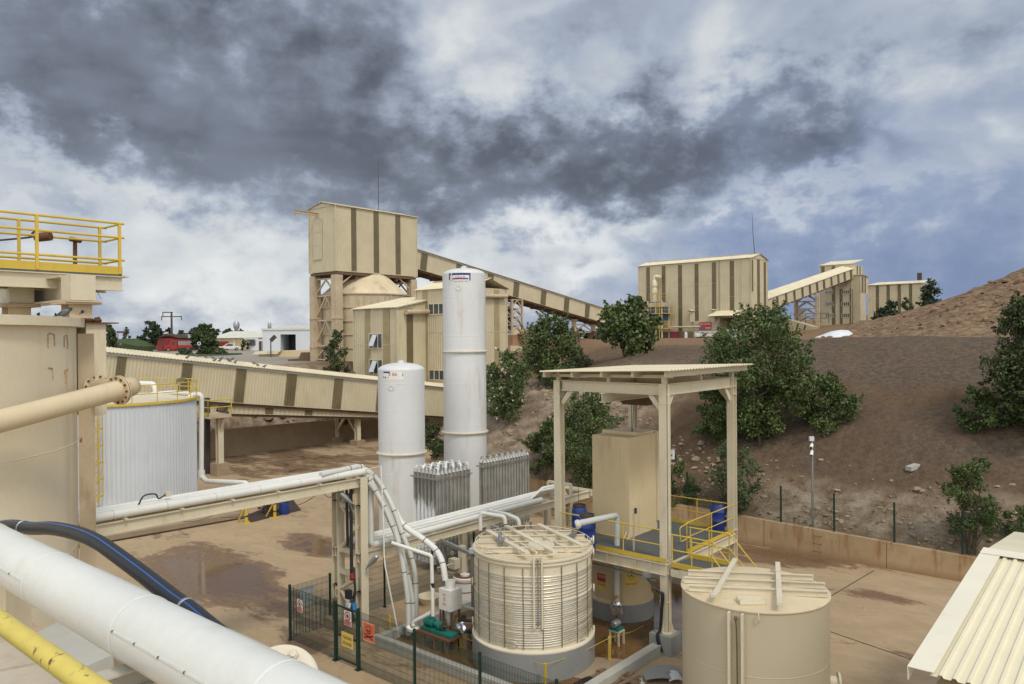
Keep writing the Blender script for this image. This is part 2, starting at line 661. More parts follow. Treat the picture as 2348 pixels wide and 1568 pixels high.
M['skin'] = plain('pigeon_grey', (.12, .125, .14), .6)
M['pigeondark'] = plain('pigeon_dark', (.025, .027, .035), .5)
# terrain
def sstep(a, b, x):
 t = max(0.0, min(1.0, (x - a) / (b - a)))
 return t * t * (3 - 2 * t)

def fbm(x, y, s, o=4, seed=0.0):
 return noise.fractal(Vector((x * s + seed, y * s - seed, seed * .7)), 1.0, 2.0, o)

WALL_U = 35.3

def toe(v):
 return WALL_U + .35 if v > -38 else WALL_U + .35 + (-38 - v) * 1.2

def wall_top(v):
 return 1.0 + (-4 - v) * .027 if v < -4 else 1.0

def hz(u, v, rough=True):
 p = U * u + V * v
 x, y = p.x, p.y
 n = fbm(x, y, .11, 4) * .45 + fbm(x, y, .5, 3, 3.1) * .12 if rough else 0.0
 zl = 7.35 * sstep(-61.8, -70, v) + (fbm(x, y, .06, 3, 9.) * .08)
 d = u - toe(v)
 zh = -.5
 if d >= 0:
  zc = 9.05 + 1.15 * sstep(-34, -12, v)
  lo = wall_top(v) - .12
  s = lo + .64 * d
  lf = sstep(-22, -30, v)
  s2 = (7.4 + .34 * (d - 10)) * (1 - lf) + (6.0 + .13 * (d - 8)) * lf
  z = min(s, s2) if d > 3 else s
  z += n * sstep(0.1, 2.5, d) * (1 - .75 * sstep(19, 30, d))
  pl = 9.05 + .7 * sstep(55, 120, u)
  hd = math.hypot(u - 53.5, (v + 29.5) * .8)
  z = max(z, min(9.35, 9.9 - .42 * hd) + n * .4)
  if z > zc - .8:
   z = zc - .8 + (z - zc + .8) * .45
  z = min(z, zc + .15)
  k = sstep(17.5, 26, d)
  zh = z * (1 - k) + (pl + n * .12) * k
  if y > 120 and x > 45:
   zh += (x - 45) * .085 * sstep(120, 160, y)
 zz = max(zl if v < -61.8 else -.5, zh)
 dd = math.hypot(x - 86, y - 108)
 sp = 23.2 - .345 * dd + fbm(x, y, .16, 4, 5.) * .9 + fbm(x, y, .6, 3, 2.) * .25
 zz = max(zz, sp) if u > 60 else zz
 return zz

def hxy(x, y):
 p = Vector((x, y, 0))
 return hz(p.dot(U), p.dot(V))

def T(px, py, y0=20, y1=400):
 """where the sight line through a picture point meets the terrain"""
 d = ray(px, py)
 d = d / d.y
 y = y0
 last = y0
 while y < y1:
  q = CAM + d * y
  if q.z <= max(hxy(q.x, q.y), 0.0):
   a, b = last, y
   for _ in range(18):
    m_ = (a + b) / 2
    q = CAM + d * m_
    if q.z <= max(hxy(q.x, q.y), 0.0):
     b = m_
    else:
     a = m_
   return CAM + d * b
  last = y
  y += .4 if y < 80 else 1.5
 return CAM + d * y1

def lines(segs):
 out = []
 for a, b, s in segs:
  x = a
  while x < b - 1e-6:
   out.append(x)
   x += s
 out.append(segs[-1][1])
 return out

def build_terrain():
 us = lines([(-3000, -300, 500), (-300, -60, 60), (-60, 35.4, 8), (35.4, 56, .45), (56, 100, 1.0), (100, 200, 2.5), (200, 340, 10), (340, 4000, 600)])
 us = sorted(set(us + [WALL_U + .35]))
 vs = lines([(-4000, -400, 600), (-400, -120, 12), (-120, -71, 2.5), (-71, -58, .8), (-58, 12, .55), (12, 60, 2), (60, 200, 12), (200, 3000, 500)])
 me_v, fs = [], []
 for u in us:
  for v in vs:
   z = hz(u, v)
   p = U * u + V * v
   if math.hypot(p.x, p.y - 100) > 330:
    z = min(z, 7.0) if z > 0 else z
    if u > WALL_U + 50 or v < -75:
     z = 7.0
   me_v.append((p.x, p.y, z))
 nv = len(vs)
 for i in range(len(us) - 1):
  for j in range(nv - 1):
   fs.append((i * nv + j, (i + 1) * nv + j, (i + 1) * nv + j + 1, i * nv + j + 1))
 b = MB()
 b.add(me_v, fs)
 m, w, bs = newmat('earth_slope')
 oc = w.n('ShaderNodeTexCoord').outputs['Object']
 uu, vv = w.vm('DOT_PRODUCT', oc, tuple(U)), w.vm('DOT_PRODUCT', oc, tuple(V))
 sep = w.n('ShaderNodeSeparateXYZ', inp={0: oc})
 n1 = w.noise(oc, .12, 5, .6)
 n2 = w.noise(oc, 1.1, 8, .7)
 n3 = w.noise(oc, 3.6, 10, .82)
 j = w.m('MULTIPLY', w.m('SUBTRACT', n1, .5), 9.0)
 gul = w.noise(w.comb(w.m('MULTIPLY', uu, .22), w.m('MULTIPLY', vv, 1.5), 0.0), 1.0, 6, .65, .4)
 brown = w.mixc(w.mrange(w.m('ADD', w.m('MULTIPLY', n2, .5), w.m('MULTIPLY', n3, .5)), .38, .64), (.12, .076, .045), (.205, .138, .085))
 gravel = w.mixc(w.mrange(n3, .38, .64), (.07, .052, .038), (.215, .17, .125))
 gravel = w.mixc(w.mrange(n1, .35, .65, 0, .5), gravel, (.14, .085, .055))
 light = w.mixc(w.mrange(n2, .3, .7), (.24, .165, .105), (.44, .36, .27))
 gz = w.m('MULTIPLY', w.mrange(w.m('ADD', uu, j), 45.0, 46.6, 0, 1, True), w.mrange(w.m('ADD', vv, j), -36, -30, 0, 1, True))
 gz2 = w.m('MULTIPLY', w.mrange(w.m('ADD', vv, j), -21, -16, 0, 1, True), w.mrange(w.m('ADD', uu, j), 38.2, 40.4, 0, 1, True))
 gz2 = w.m('MULTIPLY', gz2, w.mrange(w.m('ADD', uu, j), 44.6, 45.4, 1, .10, True))
 gzz = w.m('MAXIMUM', gz, w.m('MULTIPLY', gz2, w.mrange(n2, .3, .6, .45, 1)))
 far = w.mrange(uu, 66, 74, 0, 1, True)
 c = w.mixc(gzz, brown, gravel)
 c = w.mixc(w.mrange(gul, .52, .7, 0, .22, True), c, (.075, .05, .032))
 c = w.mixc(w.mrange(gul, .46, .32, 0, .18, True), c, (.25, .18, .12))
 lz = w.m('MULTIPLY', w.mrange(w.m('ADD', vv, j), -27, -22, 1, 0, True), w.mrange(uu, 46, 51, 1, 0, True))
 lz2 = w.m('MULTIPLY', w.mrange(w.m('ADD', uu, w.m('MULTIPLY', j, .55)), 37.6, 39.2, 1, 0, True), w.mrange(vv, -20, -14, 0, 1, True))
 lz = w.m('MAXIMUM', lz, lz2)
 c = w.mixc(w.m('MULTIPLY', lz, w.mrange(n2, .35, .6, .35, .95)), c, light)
 pl = w.mixc(w.mrange(n2, .3, .7), (.21, .125, .072), (.29, .185, .11))
 c = w.mixc(w.m('MULTIPLY', far, .85), c, pl)
 hd = w.vm('DISTANCE', w.comb(sep.outputs[0], sep.outputs[1], 0.0), (86, 108, 0))
 heap = w.mixc(w.mrange(w.noise(oc, .9, 9, .75), .38, .66), (.13, .075, .042), (.34, .245, .155))
 c = w.mixc(w.mrange(w.m('ADD', hd, j), 44, 38, 0, 1, True), c, heap)
 road = w.mixc(w.mrange(n2, .3, .7), (.30, .265, .215), (.40, .36, .30))
 c = w.mixc(w.mrange(vv, -72, -74, 0, 1, True), c, w.mixc(w.mrange(w.m('ADD', uu, vv), -28, -20, 0, 1), road, c))
 w.set(bs.inputs['Base Color'], c)
 bs.inputs['Roughness'].default_value = .95
 bs.inputs['Specular IOR Level'].default_value = .15
 h = w.m('ADD', w.m('MULTIPLY', n3, .4), w.m('MULTIPLY', w.noise(oc, 2.2, 8, .7), .6))
 bn = w.n('ShaderNodeBump', inp={'Strength': 1.0, 'Distance': .3, 'Height': h})
 w.set(bs.inputs['Normal'], bn.outputs[0])
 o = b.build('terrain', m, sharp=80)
 struct(o, 'brown gravel slope and upper yard behind the plant', 'terrain')

build_terrain()

def build_yard():
 m, w, bs = newmat('muddy_yard')
 oc = w.n('ShaderNodeTexCoord').outputs['Object']
 uu, vv = w.vm('DOT_PRODUCT', oc, tuple(U)), w.vm('DOT_PRODUCT', oc, tuple(V))
 q = w.comb(w.m('MULTIPLY', uu, .62), w.m('MULTIPLY', vv, .30), 0.0)
 n0 = w.noise(q, .55, 6, .62, .6)
 n1 = w.noise(q, 1.8, 8, .66, .8)
 n2 = w.noise(oc, 4.5, 10, .76)
 n4 = w.noise(oc, .10, 3, .5)
 wet = w.m('ADD', w.m('MULTIPLY', w.m('SUBTRACT', n0, .5), 1.0), w.m('MULTIPLY', w.m('SUBTRACT', n1, .5), .75))
 wet = w.m('ADD', wet, w.m('MULTIPLY', w.m('SUBTRACT', n2, .5), .34))
 for (px, py, ra, am) in WET:
  g = G(px, py)
  dd = w.vm('DISTANCE', w.comb(uu, w.m('MULTIPLY', vv, .55), 0.0), (tuv(g)[0], tuv(g)[1] * .55, 0))
  wet = w.m('ADD', wet, w.mrange(dd, 0, ra, am, 0, True))
 wet = w.m('ADD', w.m('SUBTRACT', wet, w.mrange(vv, -12, -4, 0, .17)), -.03)
 dry = w.mixc(w.mrange(n1, .3, .7), (.35, .25, .145), (.455, .335, .205))
 dry = w.mixc(w.mrange(n2, .4, .75, 0, .35), dry, (.28, .18, .09))
 grey = w.mixc(w.mrange(n1, .35, .65), (.31, .225, .14), (.41, .315, .205))
 dry = w.mixc(w.mrange(w.m('ADD', vv, w.m('MULTIPLY', n4, 10)), -4, 6, 0, .8), dry, grey)
 damp = w.mixc(w.mrange(n2, .35, .65), (.15, .09, .05), (.225, .14, .08))
 c = w.mixc(w.mrange(wet, .02, .16, 0, 1, True), dry, damp)
 c = w.mixc(w.mrange(wet, .27, .32, 0, 1, True), c, (.15, .088, .046))
 w.set(bs.inputs['Base Color'], c)
 rg = w.mrange(wet, .05, .2, .85, .5, True)
 pud = w.mrange(wet, .27, .31, 0, 1, True)
 rg = w.m('ADD', w.m('MULTIPLY', rg, w.m('SUBTRACT', 1.0, pud)), w.m('MULTIPLY', pud, .05))
 w.set(bs.inputs['Roughness'], rg)
 bs.inputs['Specular IOR Level'].default_value = .4
 h = w.m('ADD', w.m('MULTIPLY', n2, .5), n1)
 bn = w.n('ShaderNodeBump', inp={'Distance': .03, 'Height': h})
 w.set(bn.inputs['Strength'], w.mrange(wet, .1, .27, .55, 0.0))
 w.set(bs.inputs['Normal'], bn.outputs[0])
 b = MB()
 n = 12
 for i in range(n):
  for k in range(n):
   u0, u1 = -60 + 120 * i / n, -60 + 120 * (i + 1) / n
   v0, v1 = -61.9 + 130 * k / n, -61.9 + 130 * (k + 1) / n
   b.quad(uv(u0, v0), uv(u1, v0), uv(u1, v1), uv(u0, v1))
 struct(b.build('yard', m), 'muddy concrete yard with brown puddles', 'ground')
 j = MB()
 def strip(p, q, wd):
  d = (q - p).normalized()
  s = d.cross(Z) * wd / 2
  j.quad(p - s + Z * .004, q - s + Z * .004, q + s + Z * .004, p + s + Z * .004)
 strip(G(1890, 1375), G(2003, 1308), .05)
 strip(G(1903, 1448), G(2092, 1513), .06)
 a = G(470, 1073); bq = G(865, 1038)
 strip(a, bq, .22)
 struct(j.build('pavement_joints', plain('joint', (.085, .05, .03), .8)), 'dark joints in the yard slab', 'joint')

WET = [(470, 1300, 3.6, .42), (735, 1250, 2.4, .50), (520, 1345, 3.0, .28), (620, 1060, 9, .16), (760, 1040, 7, .12), (1790, 1270, 2.6, .26), (1985, 1360, 1.3, .24),
       (2060, 1372, 1.2, .24), (700, 1480, 1.2, .3), (560, 1060, 7, .08), (1850, 1283, 1.8, .12), (2150, 1500, 1.0, .2), (1725, 1265, 1.6, .22)]
build_yard()

def build_wall():
 m, w, bs = newmat('stained_retaining_wall')
 oc = w.n('ShaderNodeTexCoord').outputs['Object']
 sep = w.n('ShaderNodeSeparateXYZ', inp={0: oc})
 vv = w.vm('DOT_PRODUCT', oc, tuple(V))
 zz = sep.outputs[2]
 base = w.mixc(w.mrange(w.noise(oc, 1.1, 6, .65), .3, .7), (.34, .225, .115), (.46, .34, .20))
 run = w.noise(w.comb(w.m('MULTIPLY', vv, 3.2), 0.0, w.m('MULTIPLY', zz, .35)), 1.0, 5, .6)
 c = w.mixc(w.m('MULTIPLY', w.mrange(run, .52, .66, 0, 1, True), w.mrange(zz, .1, .7, .15, .75)), base, (.27, .13, .045))
 run2 = w.noise(w.comb(w.m('MULTIPLY', vv, 2.1), 4.0, w.m('MULTIPLY', zz, .5)), 1.0, 6, .7)
 c = w.mixc(w.mrange(run2, .60, .7, 0, .6, True), c, (.15, .09, .05))
 c = w.mixc(w.mrange(zz, .35, .0, 0, .7), c, (.26, .145, .065))
 w.set(bs.inputs['Base Color'], c)
 bs.inputs['Roughness'].default_value = .85
 bn = w.n('ShaderNodeBump', inp={'Strength': .3, 'Distance': .03, 'Height': w.noise(oc, 5, 6, .6)})
 w.set(bs.inputs['Normal'], bn.outputs[0])
 root = thing('retaining_wall', 'low rust streaked concrete retaining wall along the foot of the gravel slope', 'wall', uv(WALL_U, -10, 0))
 b = MB()
 edges = [-40, -31, -23, -14.6, -9.2, -5.3, -1, 5, 14]
 for a, e in zip(edges[:-1], edges[1:]):
  a2, e2 = a + .012, e - .012
  poly = [uv(WALL_U, a2, -.1), uv(WALL_U, e2, -.1), uv(WALL_U, e2, wall_top(e2)), uv(WALL_U, a2, wall_top(a2))]
  b.prism(poly, U * .32)
 b.build('concrete_panels', m, root)
 st = MB()
 p = PU(1866, 1225, WALL_U)
 for z_ in (.25, .6, .95):
  q = uv(WALL_U, tuv(p)[1], z_)
  st.tube([q, q - U * .12, q - U * .12 + V * .32, q + V * .32], .012, 6)
 st.build('step_iron', M['rusty'], root)
 r2 = thing('retaining_wall', 'shaded tan retaining wall under the long conveyor gallery', 'wall', uv(40, -61.8, 0))
 b = MB()
 b.prism([uv(26, -61.6, -.1), uv(60, -61.6, -.1), uv(60, -61.6, 2.0), uv(26, -61.6, 2.5)], V * -.3)
 b.build('concrete_panels', M['muddyconcrete'], r2)

build_wall()

def stones(name, label, spots, mat, sd=3):
 """one heap of loose stones nobody could count"""
 r = random.Random(sd)
 b = MB()
 for (p, s) in spots:
  n = 6
  vs = []
  ax = [Vector((r.uniform(-1, 1), r.uniform(-1, 1), r.uniform(-.4, .4))).normalized() for _ in range(2)]
  sc = Vector((s * r.uniform(.7, 1.4), s * r.uniform(.6, 1.1), s * r.uniform(.35, .75)))
  rot = Matrix.Rotation(r.uniform(0, 6.28), 3, 'Z') @ Matrix.Rotation(r.uniform(-.5, .5), 3, 'X')
  for th, zz in ((0, -.6), (.5, .15), (.2, .8)):
   for j in range(n):
    a = 2 * math.pi * (j + th) / n
    k = (.85, 1.0, .5)[(0 if zz < 0 else 1 if zz < .5 else 2)] * r.uniform(.8, 1.2)
    q = Vector((math.cos(a) * k * sc.x, math.sin(a) * k * sc.y, zz * sc.z * r.uniform(.85, 1.15)))
    vs.append(Vector(p) + rot @ q)
  fs = [tuple(range(2 * n, 3 * n))]
  for i in range(2):
   for j in range(n):
    fs.append((i * n + j, i * n + (j + 1) % n, (i + 1) * n + (j + 1) % n, (i + 1) * n + j))
  b.add(vs, fs)
 o = b.build(name, mat, sharp=25)
 return struct(o, label, 'stones', 'stuff')

def build_stones():
 r = random.Random(11)
 rock = paint('pale_rock', (.33, .255, .175), .9, (.16, .09, .05), .5, 3, 1, .25, bump=.4)
 rock2 = paint('red_rock', (.25, .15, .095), .9, (.12, .06, .035), .5, 2, 1, .3, bump=.4)
 sp = []
 for _ in range(520):
  u, v = r.uniform(35.7, 47), r.uniform(-40, -24)
  if r.random() < .3:
   u, v = r.uniform(35.7, 40), r.uniform(-24, -18)
  sp.append((U * u + V * v + Z * (hz(u, v) + .01), abs(r.gauss(.06, .09)) + .04))
 stones('rubble', 'pale broken stones strewn over the slope left of the canopy', sp, rock, 1)
 sp = []
 for _ in range(620):
  v = r.uniform(-19, 6)
  u = WALL_U + .5 + abs(r.gauss(0, 1.6))
  sp.append((U * u + V * v + Z * (hz(u, v) + .01), abs(r.gauss(.03, .06)) + .025))
 for _ in range(120):
  u, v = r.uniform(36, 44), r.uniform(-4, 8)
  sp.append((U * u + V * v + Z * (hz(u, v) + .01), abs(r.gauss(.03, .05)) + .03))
 stones('rubble', 'small pale stones behind the mesh fence on the wall', sp, rock, 2)
 sp = []
 for _ in range(900):
  a, d = r.uniform(math.pi * .95, math.pi * 1.75), r.uniform(4, 42)
  x, y = 86 + d * math.cos(a), 108 + d * math.sin(a)
  sp.append((Vector((x, y, hxy(x, y) + .02)), abs(r.gauss(.1, .22)) + .08))
 stones('rubble', 'reddish rock rubble covering the tall spoil heap', sp, rock2, 3)
 sp = []
 for _ in range(260):
  u, v = r.uniform(28, 58), r.uniform(-68, -62.2)
  sp.append((U * u + V * v + Z * (hz(u, v) + .05), abs(r.gauss(.2, .2)) + .12))
 stones('rubble', 'rock rubble heaped behind the wall under the conveyor', sp, rock, 4)
 o = []
 sb = MB()
 p = T(2092, 1075)
 sb.box(p + Z * .08, (.55, .35, .2), (Vector((.9, .3, .2)).normalized(), Vector((-.3, .95, 0)).normalized(), Z))
 tag(sb.build('concrete_lump', M['kerb'], loc=p), 'pale concrete lump lying alone on the gravel slope', 'concrete lump')

build_stones()

# trees
def leafmat(name, c0, c1):
 m, w, b = newmat(name)
 oc = w.n('ShaderNodeTexCoord').outputs['Object']
 geo = w.n('ShaderNodeNewGeometry')
 rp = geo.outputs['Random Per Island']
 n1 = w.noise(oc, .9, 3, .5)
 f = w.m('ADD', w.m('MULTIPLY', rp, .6), w.m('MULTIPLY', w.mrange(n1, .35, .65), .4))
 w.set(b.inputs['Base Color'], w.mixc(f, c0, c1))
 b.inputs['Roughness'].default_value = .55
 b.inputs['Specular IOR Level'].default_value = .3
 return m

def build_weeds():
 r = random.Random(21)
 b = MB()
 for _ in range(520):
  k = r.random()
  if k < .45:
   u, v = r.uniform(36, 48), r.uniform(-40, -22)
  elif k < .75:
   u, v = r.uniform(35.8, 38.5), r.uniform(-20, 6)
  else:
   u, v = r.uniform(52, 75), r.uniform(-45, -8)
  p = U * u + V * v + Z * hz(u, v)
  h = r.uniform(.12, .42)
  for q in range(9):
   a = r.uniform(0, 6.28)
   d = Vector((math.cos(a), math.sin(a), 0))
   o_ = p + d * r.uniform(0, .12)
   s_ = d.cross(Z) * .012
   t_ = o_ + d * h * r.uniform(.2, .7) + Z * h * r.uniform(.6, 1)
   b.add([o_ - s_, o_ + s_, t_], [(0, 1, 2)])
 struct(b.build('weeds', leafmat('dry_weed', (.10, .085, .03), (.30, .25, .11)), sharp=180), 'dry weeds scattered on the slope', 'weeds', 'stuff')

build_weeds()

M['leaf'] = leafmat('leaf_green', (.026, .045, .012), (.135, .18, .055))
M['leafdark'] = leafmat('leaf_dark', (.020, .034, .010), (.095, .125, .042))
M['leafgrey'] = leafmat('leaf_grey_green', (.034, .054, .022), (.135, .165, .075))
M['leaffar'] = leafmat('leaf_far', (.022, .036, .018), (.050, .072, .034))
M['flower'] = plain('white_flower', (.75, .73, .66), .6)
M['bark'] = paint('bark', (.10, .075, .05), .9, (.04, .03, .02), .5, 4, .4, .2)
M['barkpale'] = paint('pale_bark', (.22, .17, .12), .9, (.10, .07, .05), .5, 4, .4, .2)

def leaves(b, c, rx, rz, n, s, r, shell=.35):
 for _ in range(n):
  while True:
   q = Vector((r.uniform(-1, 1), r.uniform(-1, 1), r.uniform(-1, 1)))
   L = q.length
   if 1e-3 < L <= 1 and (L > .45 or r.random() < shell):
    break
  g_ = r.uniform(.75, 1.25)
  p = Vector(c) + Vector((q.x * rx, q.y * rx, q.z * rz)) * g_
  nrm = (q * .8 + Vector((r.gauss(0, .6), r.gauss(0, .6), r.gauss(.35, .6))))
  nrm = nrm.normalized() if nrm.length > .01 else Z
  t = nrm.orthogonal().normalized()
  t = (Matrix.Rotation(r.uniform(0, 6.28), 3, nrm) @ t)
  w_ = nrm.cross(t)
  k = s * r.uniform(.65, 1.35)
  a, e = t * k * .5, w_ * k * .34
  b.add([p - a, p + e - a * .1 + nrm * k * .06, p + a, p - e - a * .1 + nrm * k * .06], [(0, 1, 2, 3)])

def tree(name_, *a, **k):
 if k.get('leaf', .16) < .3:
  k['leaf'] = k.get('leaf', .16) * .72
  k['nleaf'] = int(k.get('nleaf', 3000) * 1.75)
 return tree_(name_, *a, **k)

def tree_(name, label, base, H, W, nleaf=3000, leaf=.16, kind='tree', mat='leaf', lobes=26, seed=1, group=None, flowers=0, top=.62, stems=1, lean=(0, 0), low=.12, cat=None, bark='bark'):
 r = random.Random(seed)
 base = Vector(base)
 root = thing(name, label, cat or ('shrub' if name == 'shrub' else 'tree'), base, group)
 tr, cr = MB(), MB()
 lob = []
 for i in range(lobes):
  k = (i + r.random()) / lobes
  h = low + (.97 - low) * k
  pr = math.sin(math.pi * min(1, max(0, (h - low * .6) / (1.08 - low * .6))) ** top) ** .8
  a = r.uniform(0, 6.283)
  d = W / 2 * pr * math.sqrt(r.uniform(.05, 1.0)) * .85
  lr = W * r.uniform(.07, .17) * (.5 + .55 * pr)
  c = base + Vector((math.cos(a) * d + lean[0] * h * H, math.sin(a) * d + lean[1] * h * H, h * H))
  lob.append((c, lr, k))
 for s_ in range(stems):
  a = 6.283 * s_ / max(1, stems) + r.random()
  o0 = Vector((math.cos(a), math.sin(a), 0)) * (W * .06 * (stems > 1))
  e = o0 + Vector((r.gauss(0, .05) * W + lean[0] * H * .85 + (math.cos(a) * W * .16 if stems > 1 else 0), r.gauss(0, .05) * W + lean[1] * H * .85 + (math.sin(a) * W * .16 if stems > 1 else 0), H * .86))
  r0 = max(.035, H * .016) / (1 if stems == 1 else 1.6)
  m_ = (o0 + e) / 2 + Vector((r.gauss(0, .03) * W, r.gauss(0, .03) * W, 0))
  path = spline([base + o0 - Z * .15, base + m_, base + e], 5)
  tr.tube(path, [r0 * (1 - .85 * i / (len(path) - 1)) for i in range(len(path))], 6)
  for (c, lr, k) in lob[s_::stems]:
   i = min(len(path) - 2, max(1, int(len(path) * (.1 + .75 * k))))
   p0 = path[i - 1] if i > 1 else path[1]
   mid = (p0 + c) / 2 + Vector((0, 0, -.06 * H * r.random()))
   tr.tube([p0, mid, c], [r0 * .4, r0 * .28, r0 * .1], 5)
 tot = sum(l[1] ** 2 for l in lob)
 for (c, lr, k) in lob:
  n = int(nleaf * .62 * lr * lr / tot)
  leaves(cr, c, lr, lr * r.uniform(.75, 1.05), n, leaf, r)
  for _ in range(5):
   dv = Vector((r.gauss(0, 1), r.gauss(0, 1), r.gauss(.55, .7))).normalized()
   L_ = lr * r.uniform(1.1, 1.9)
   for q in range(5):
    leaves(cr, c + dv * L_ * (.45 + .13 * q), lr * (.30 - .04 * q), lr * (.30 - .04 * q), max(1, n // 26), leaf, r, 1)
 tr.build('trunk', M[bark], root)
 cr.build('crown', M[mat], root, sharp=180)
 if flowers:
  fb = MB()
  for _ in range(flowers):
   c, lr, k = r.choice(lob)
   c = c + Vector((r.gauss(0, .7), -abs(r.gauss(.6, .4)), r.gauss(.2, .6))) * lr
   leaves(fb, c, lr * .16, lr * .14, 7, leaf * .8, r, 1)
  fb.build('flowers', M['flower'], root, sharp=180)
 return root

def tree_px(name, label, px, pyb, pyt, wpx, base=None, Y=None, hid=0.0, **kw):
 """plant where the picture shows it: foot at (px,pyb) on the terrain, top at row pyt"""
 if base is None:
  base = T(px, pyb) if Y is None else None
  if base is None:
   q = P(px, pyb, Y)
   base = Vector((q.x, q.y, hxy(q.x, q.y)))
 Yb = base.y
 top = P(px, pyt, Yb)
 H = top.z - base.z
 W = wpx / FPX * Yb * (1.3 if kw.get('group') == SLOPE else 1.1)
 return tree(name, label, base, H, W, **kw)

SLOPE = 'trees and shrubs growing on the gravel slope'
tree_px('poplar_tree', 'largest bushy green tree standing on the gravel slope right of the canopy roof', 1742, 1012, 712, 205, nleaf=15000, leaf=.20, lobes=72, seed=4, group=SLOPE, stems=3, low=.05, top=.95)
tree_px('shrub', 'fresh green shrub leaning out right of the largest slope tree', 1878, 985, 858, 120, nleaf=4200, leaf=.19, lobes=24, seed=5, group=SLOPE, stems=3, low=.05, lean=(.12, 0))
tree_px('shrub', 'dark shrub low on the left side of the largest slope tree', 1650, 1010, 880, 105, nleaf=4200, leaf=.19, lobes=22, seed=6, group=SLOPE, stems=2, low=.05)
tree_px('poplar_tree', 'tall dark tree cut by the right edge of the photo on the slope', 2378, 985, 680, 200, nleaf=13000, leaf=.20, lobes=56, seed=8, group=SLOPE, stems=2, low=.05, mat='leafdark')
tree_px('shrub', 'round shrub at the foot of the tall tree at the right edge', 2245, 992, 890, 88, nleaf=3600, leaf=.17, lobes=20, seed=9, group=SLOPE, stems=3, low=.05)
tree_px('poplar_tree', 'slim multi stemmed tree behind the wall near the ribbed roof', 2226, 1268, 1062, 105, nleaf=5200, leaf=.12, lobes=34, seed=10, group=SLOPE, stems=4, low=.22)
tree_px('shrub', 'small shrub at the right edge above the ribbed roof', 2335, 1232, 1160, 70, nleaf=1500, leaf=.11, lobes=14, seed=12, group=SLOPE, stems=3, low=.05)
tree_px('shrub', 'small tuft of green beside the slim tree on the slope', 2243, 1092, 1046, 46, nleaf=700, leaf=.12, lobes=9, seed=13, group=SLOPE, stems=2, low=.05)
tree_px('poplar_tree', 'broad leafy shrub under the canopy roof behind its left column', 1352, 1105, 905, 180, nleaf=9500, leaf=.17, lobes=44, seed=14, group=SLOPE, stems=3, low=.04)
tree_px('shrub', 'leafy shrub left of the canopy, above the retaining wall', 1252, 1108, 968, 95, nleaf=5200, leaf=.16, lobes=28, seed=15, group=SLOPE, stems=3, low=.03)
tree_px('shrub', 'shrub right behind the tan concrete box under the canopy', 1546, 1165, 1045, 80, nleaf=3600, leaf=.14, lobes=22, seed=16, group=SLOPE, stems=3, low=.04)
tree_px('shrub', 'pointed shrub behind the right canopy column', 1682, 1190, 1012, 110, nleaf=5400, leaf=.14, lobes=32, seed=17, group=SLOPE, stems=3, low=.04, mat='leafgrey', top=.75)
tree_px('shrub', 'oleander like shrub with white flowers right of the tall white tank', 1162, 958, 808, 125, nleaf=6500, leaf=.19, lobes=34, seed=18, group=SLOPE, stems=4, low=.05, flowers=46)
tree_px('poplar_tree', 'medium tree with feathery top right of the lattice tower', 1262, 890, 726, 125, nleaf=7000, leaf=.24, lobes=40, seed=19, group=SLOPE, stems=2, low=.06, top=.75)
tree_px('shrub', 'low thin shrub between the feathery tree and the gravel mound', 1330, 845, 800, 75, nleaf=1500, leaf=.22, lobes=14, seed=20, group=SLOPE, stems=3, low=.05, mat='leafgrey')
tree_px('poplar_tree', 'large leafed tree in front of the mill, left of its blue filter', 1440, 800, 684, 118, Y=62, nleaf=3800, leaf=.34, lobes=38, seed=21, group=SLOPE, stems=2, low=.06, top=.8)
tree_px('shrub', 'shrub squeezed between the two white tanks at ground level', 1000, 1052, 972, 72, nleaf=2600, leaf=.16, lobes=18, seed=22, group=SLOPE, stems=3, low=.04, mat='leafdark')
tree_px('shrub', 'sprig of round leaves peeping left of the tall white tank', 1003, 985, 898, 50, nleaf=700, leaf=.22, lobes=12, seed=23, group=SLOPE, stems=2, low=.2)
tree_px('tree', 'dark round tree between the silo legs and the annex', 772, 850, 752, 88, Y=76, nleaf=5200, leaf=.26, lobes=30, seed=24, mat='leafdark', low=.05, stems=2)
FARG = 'trees around the far buildings'
tree_px('tree', 'windblown dark tree at the far right hall corner', 2128, 705, 640, 66, Y=158, nleaf=1700, leaf=.5, lobes=18, seed=25, mat='leaffar', group=FARG, lean=(.10, 0))
tree_px('shrub', 'dark bush before the low wing of the far right hall', 2042, 732, 690, 64, Y=150, nleaf=1500, leaf=.5, lobes=16, seed=26, mat='leaffar', group=FARG, low=.05)
tree_px('shrub', 'pale taller bush beside the dark one at the far right hall', 2076, 728, 680, 36, Y=152, nleaf=800, leaf=.45, lobes=10, seed=27, mat='leafgrey', group=FARG, low=.05)
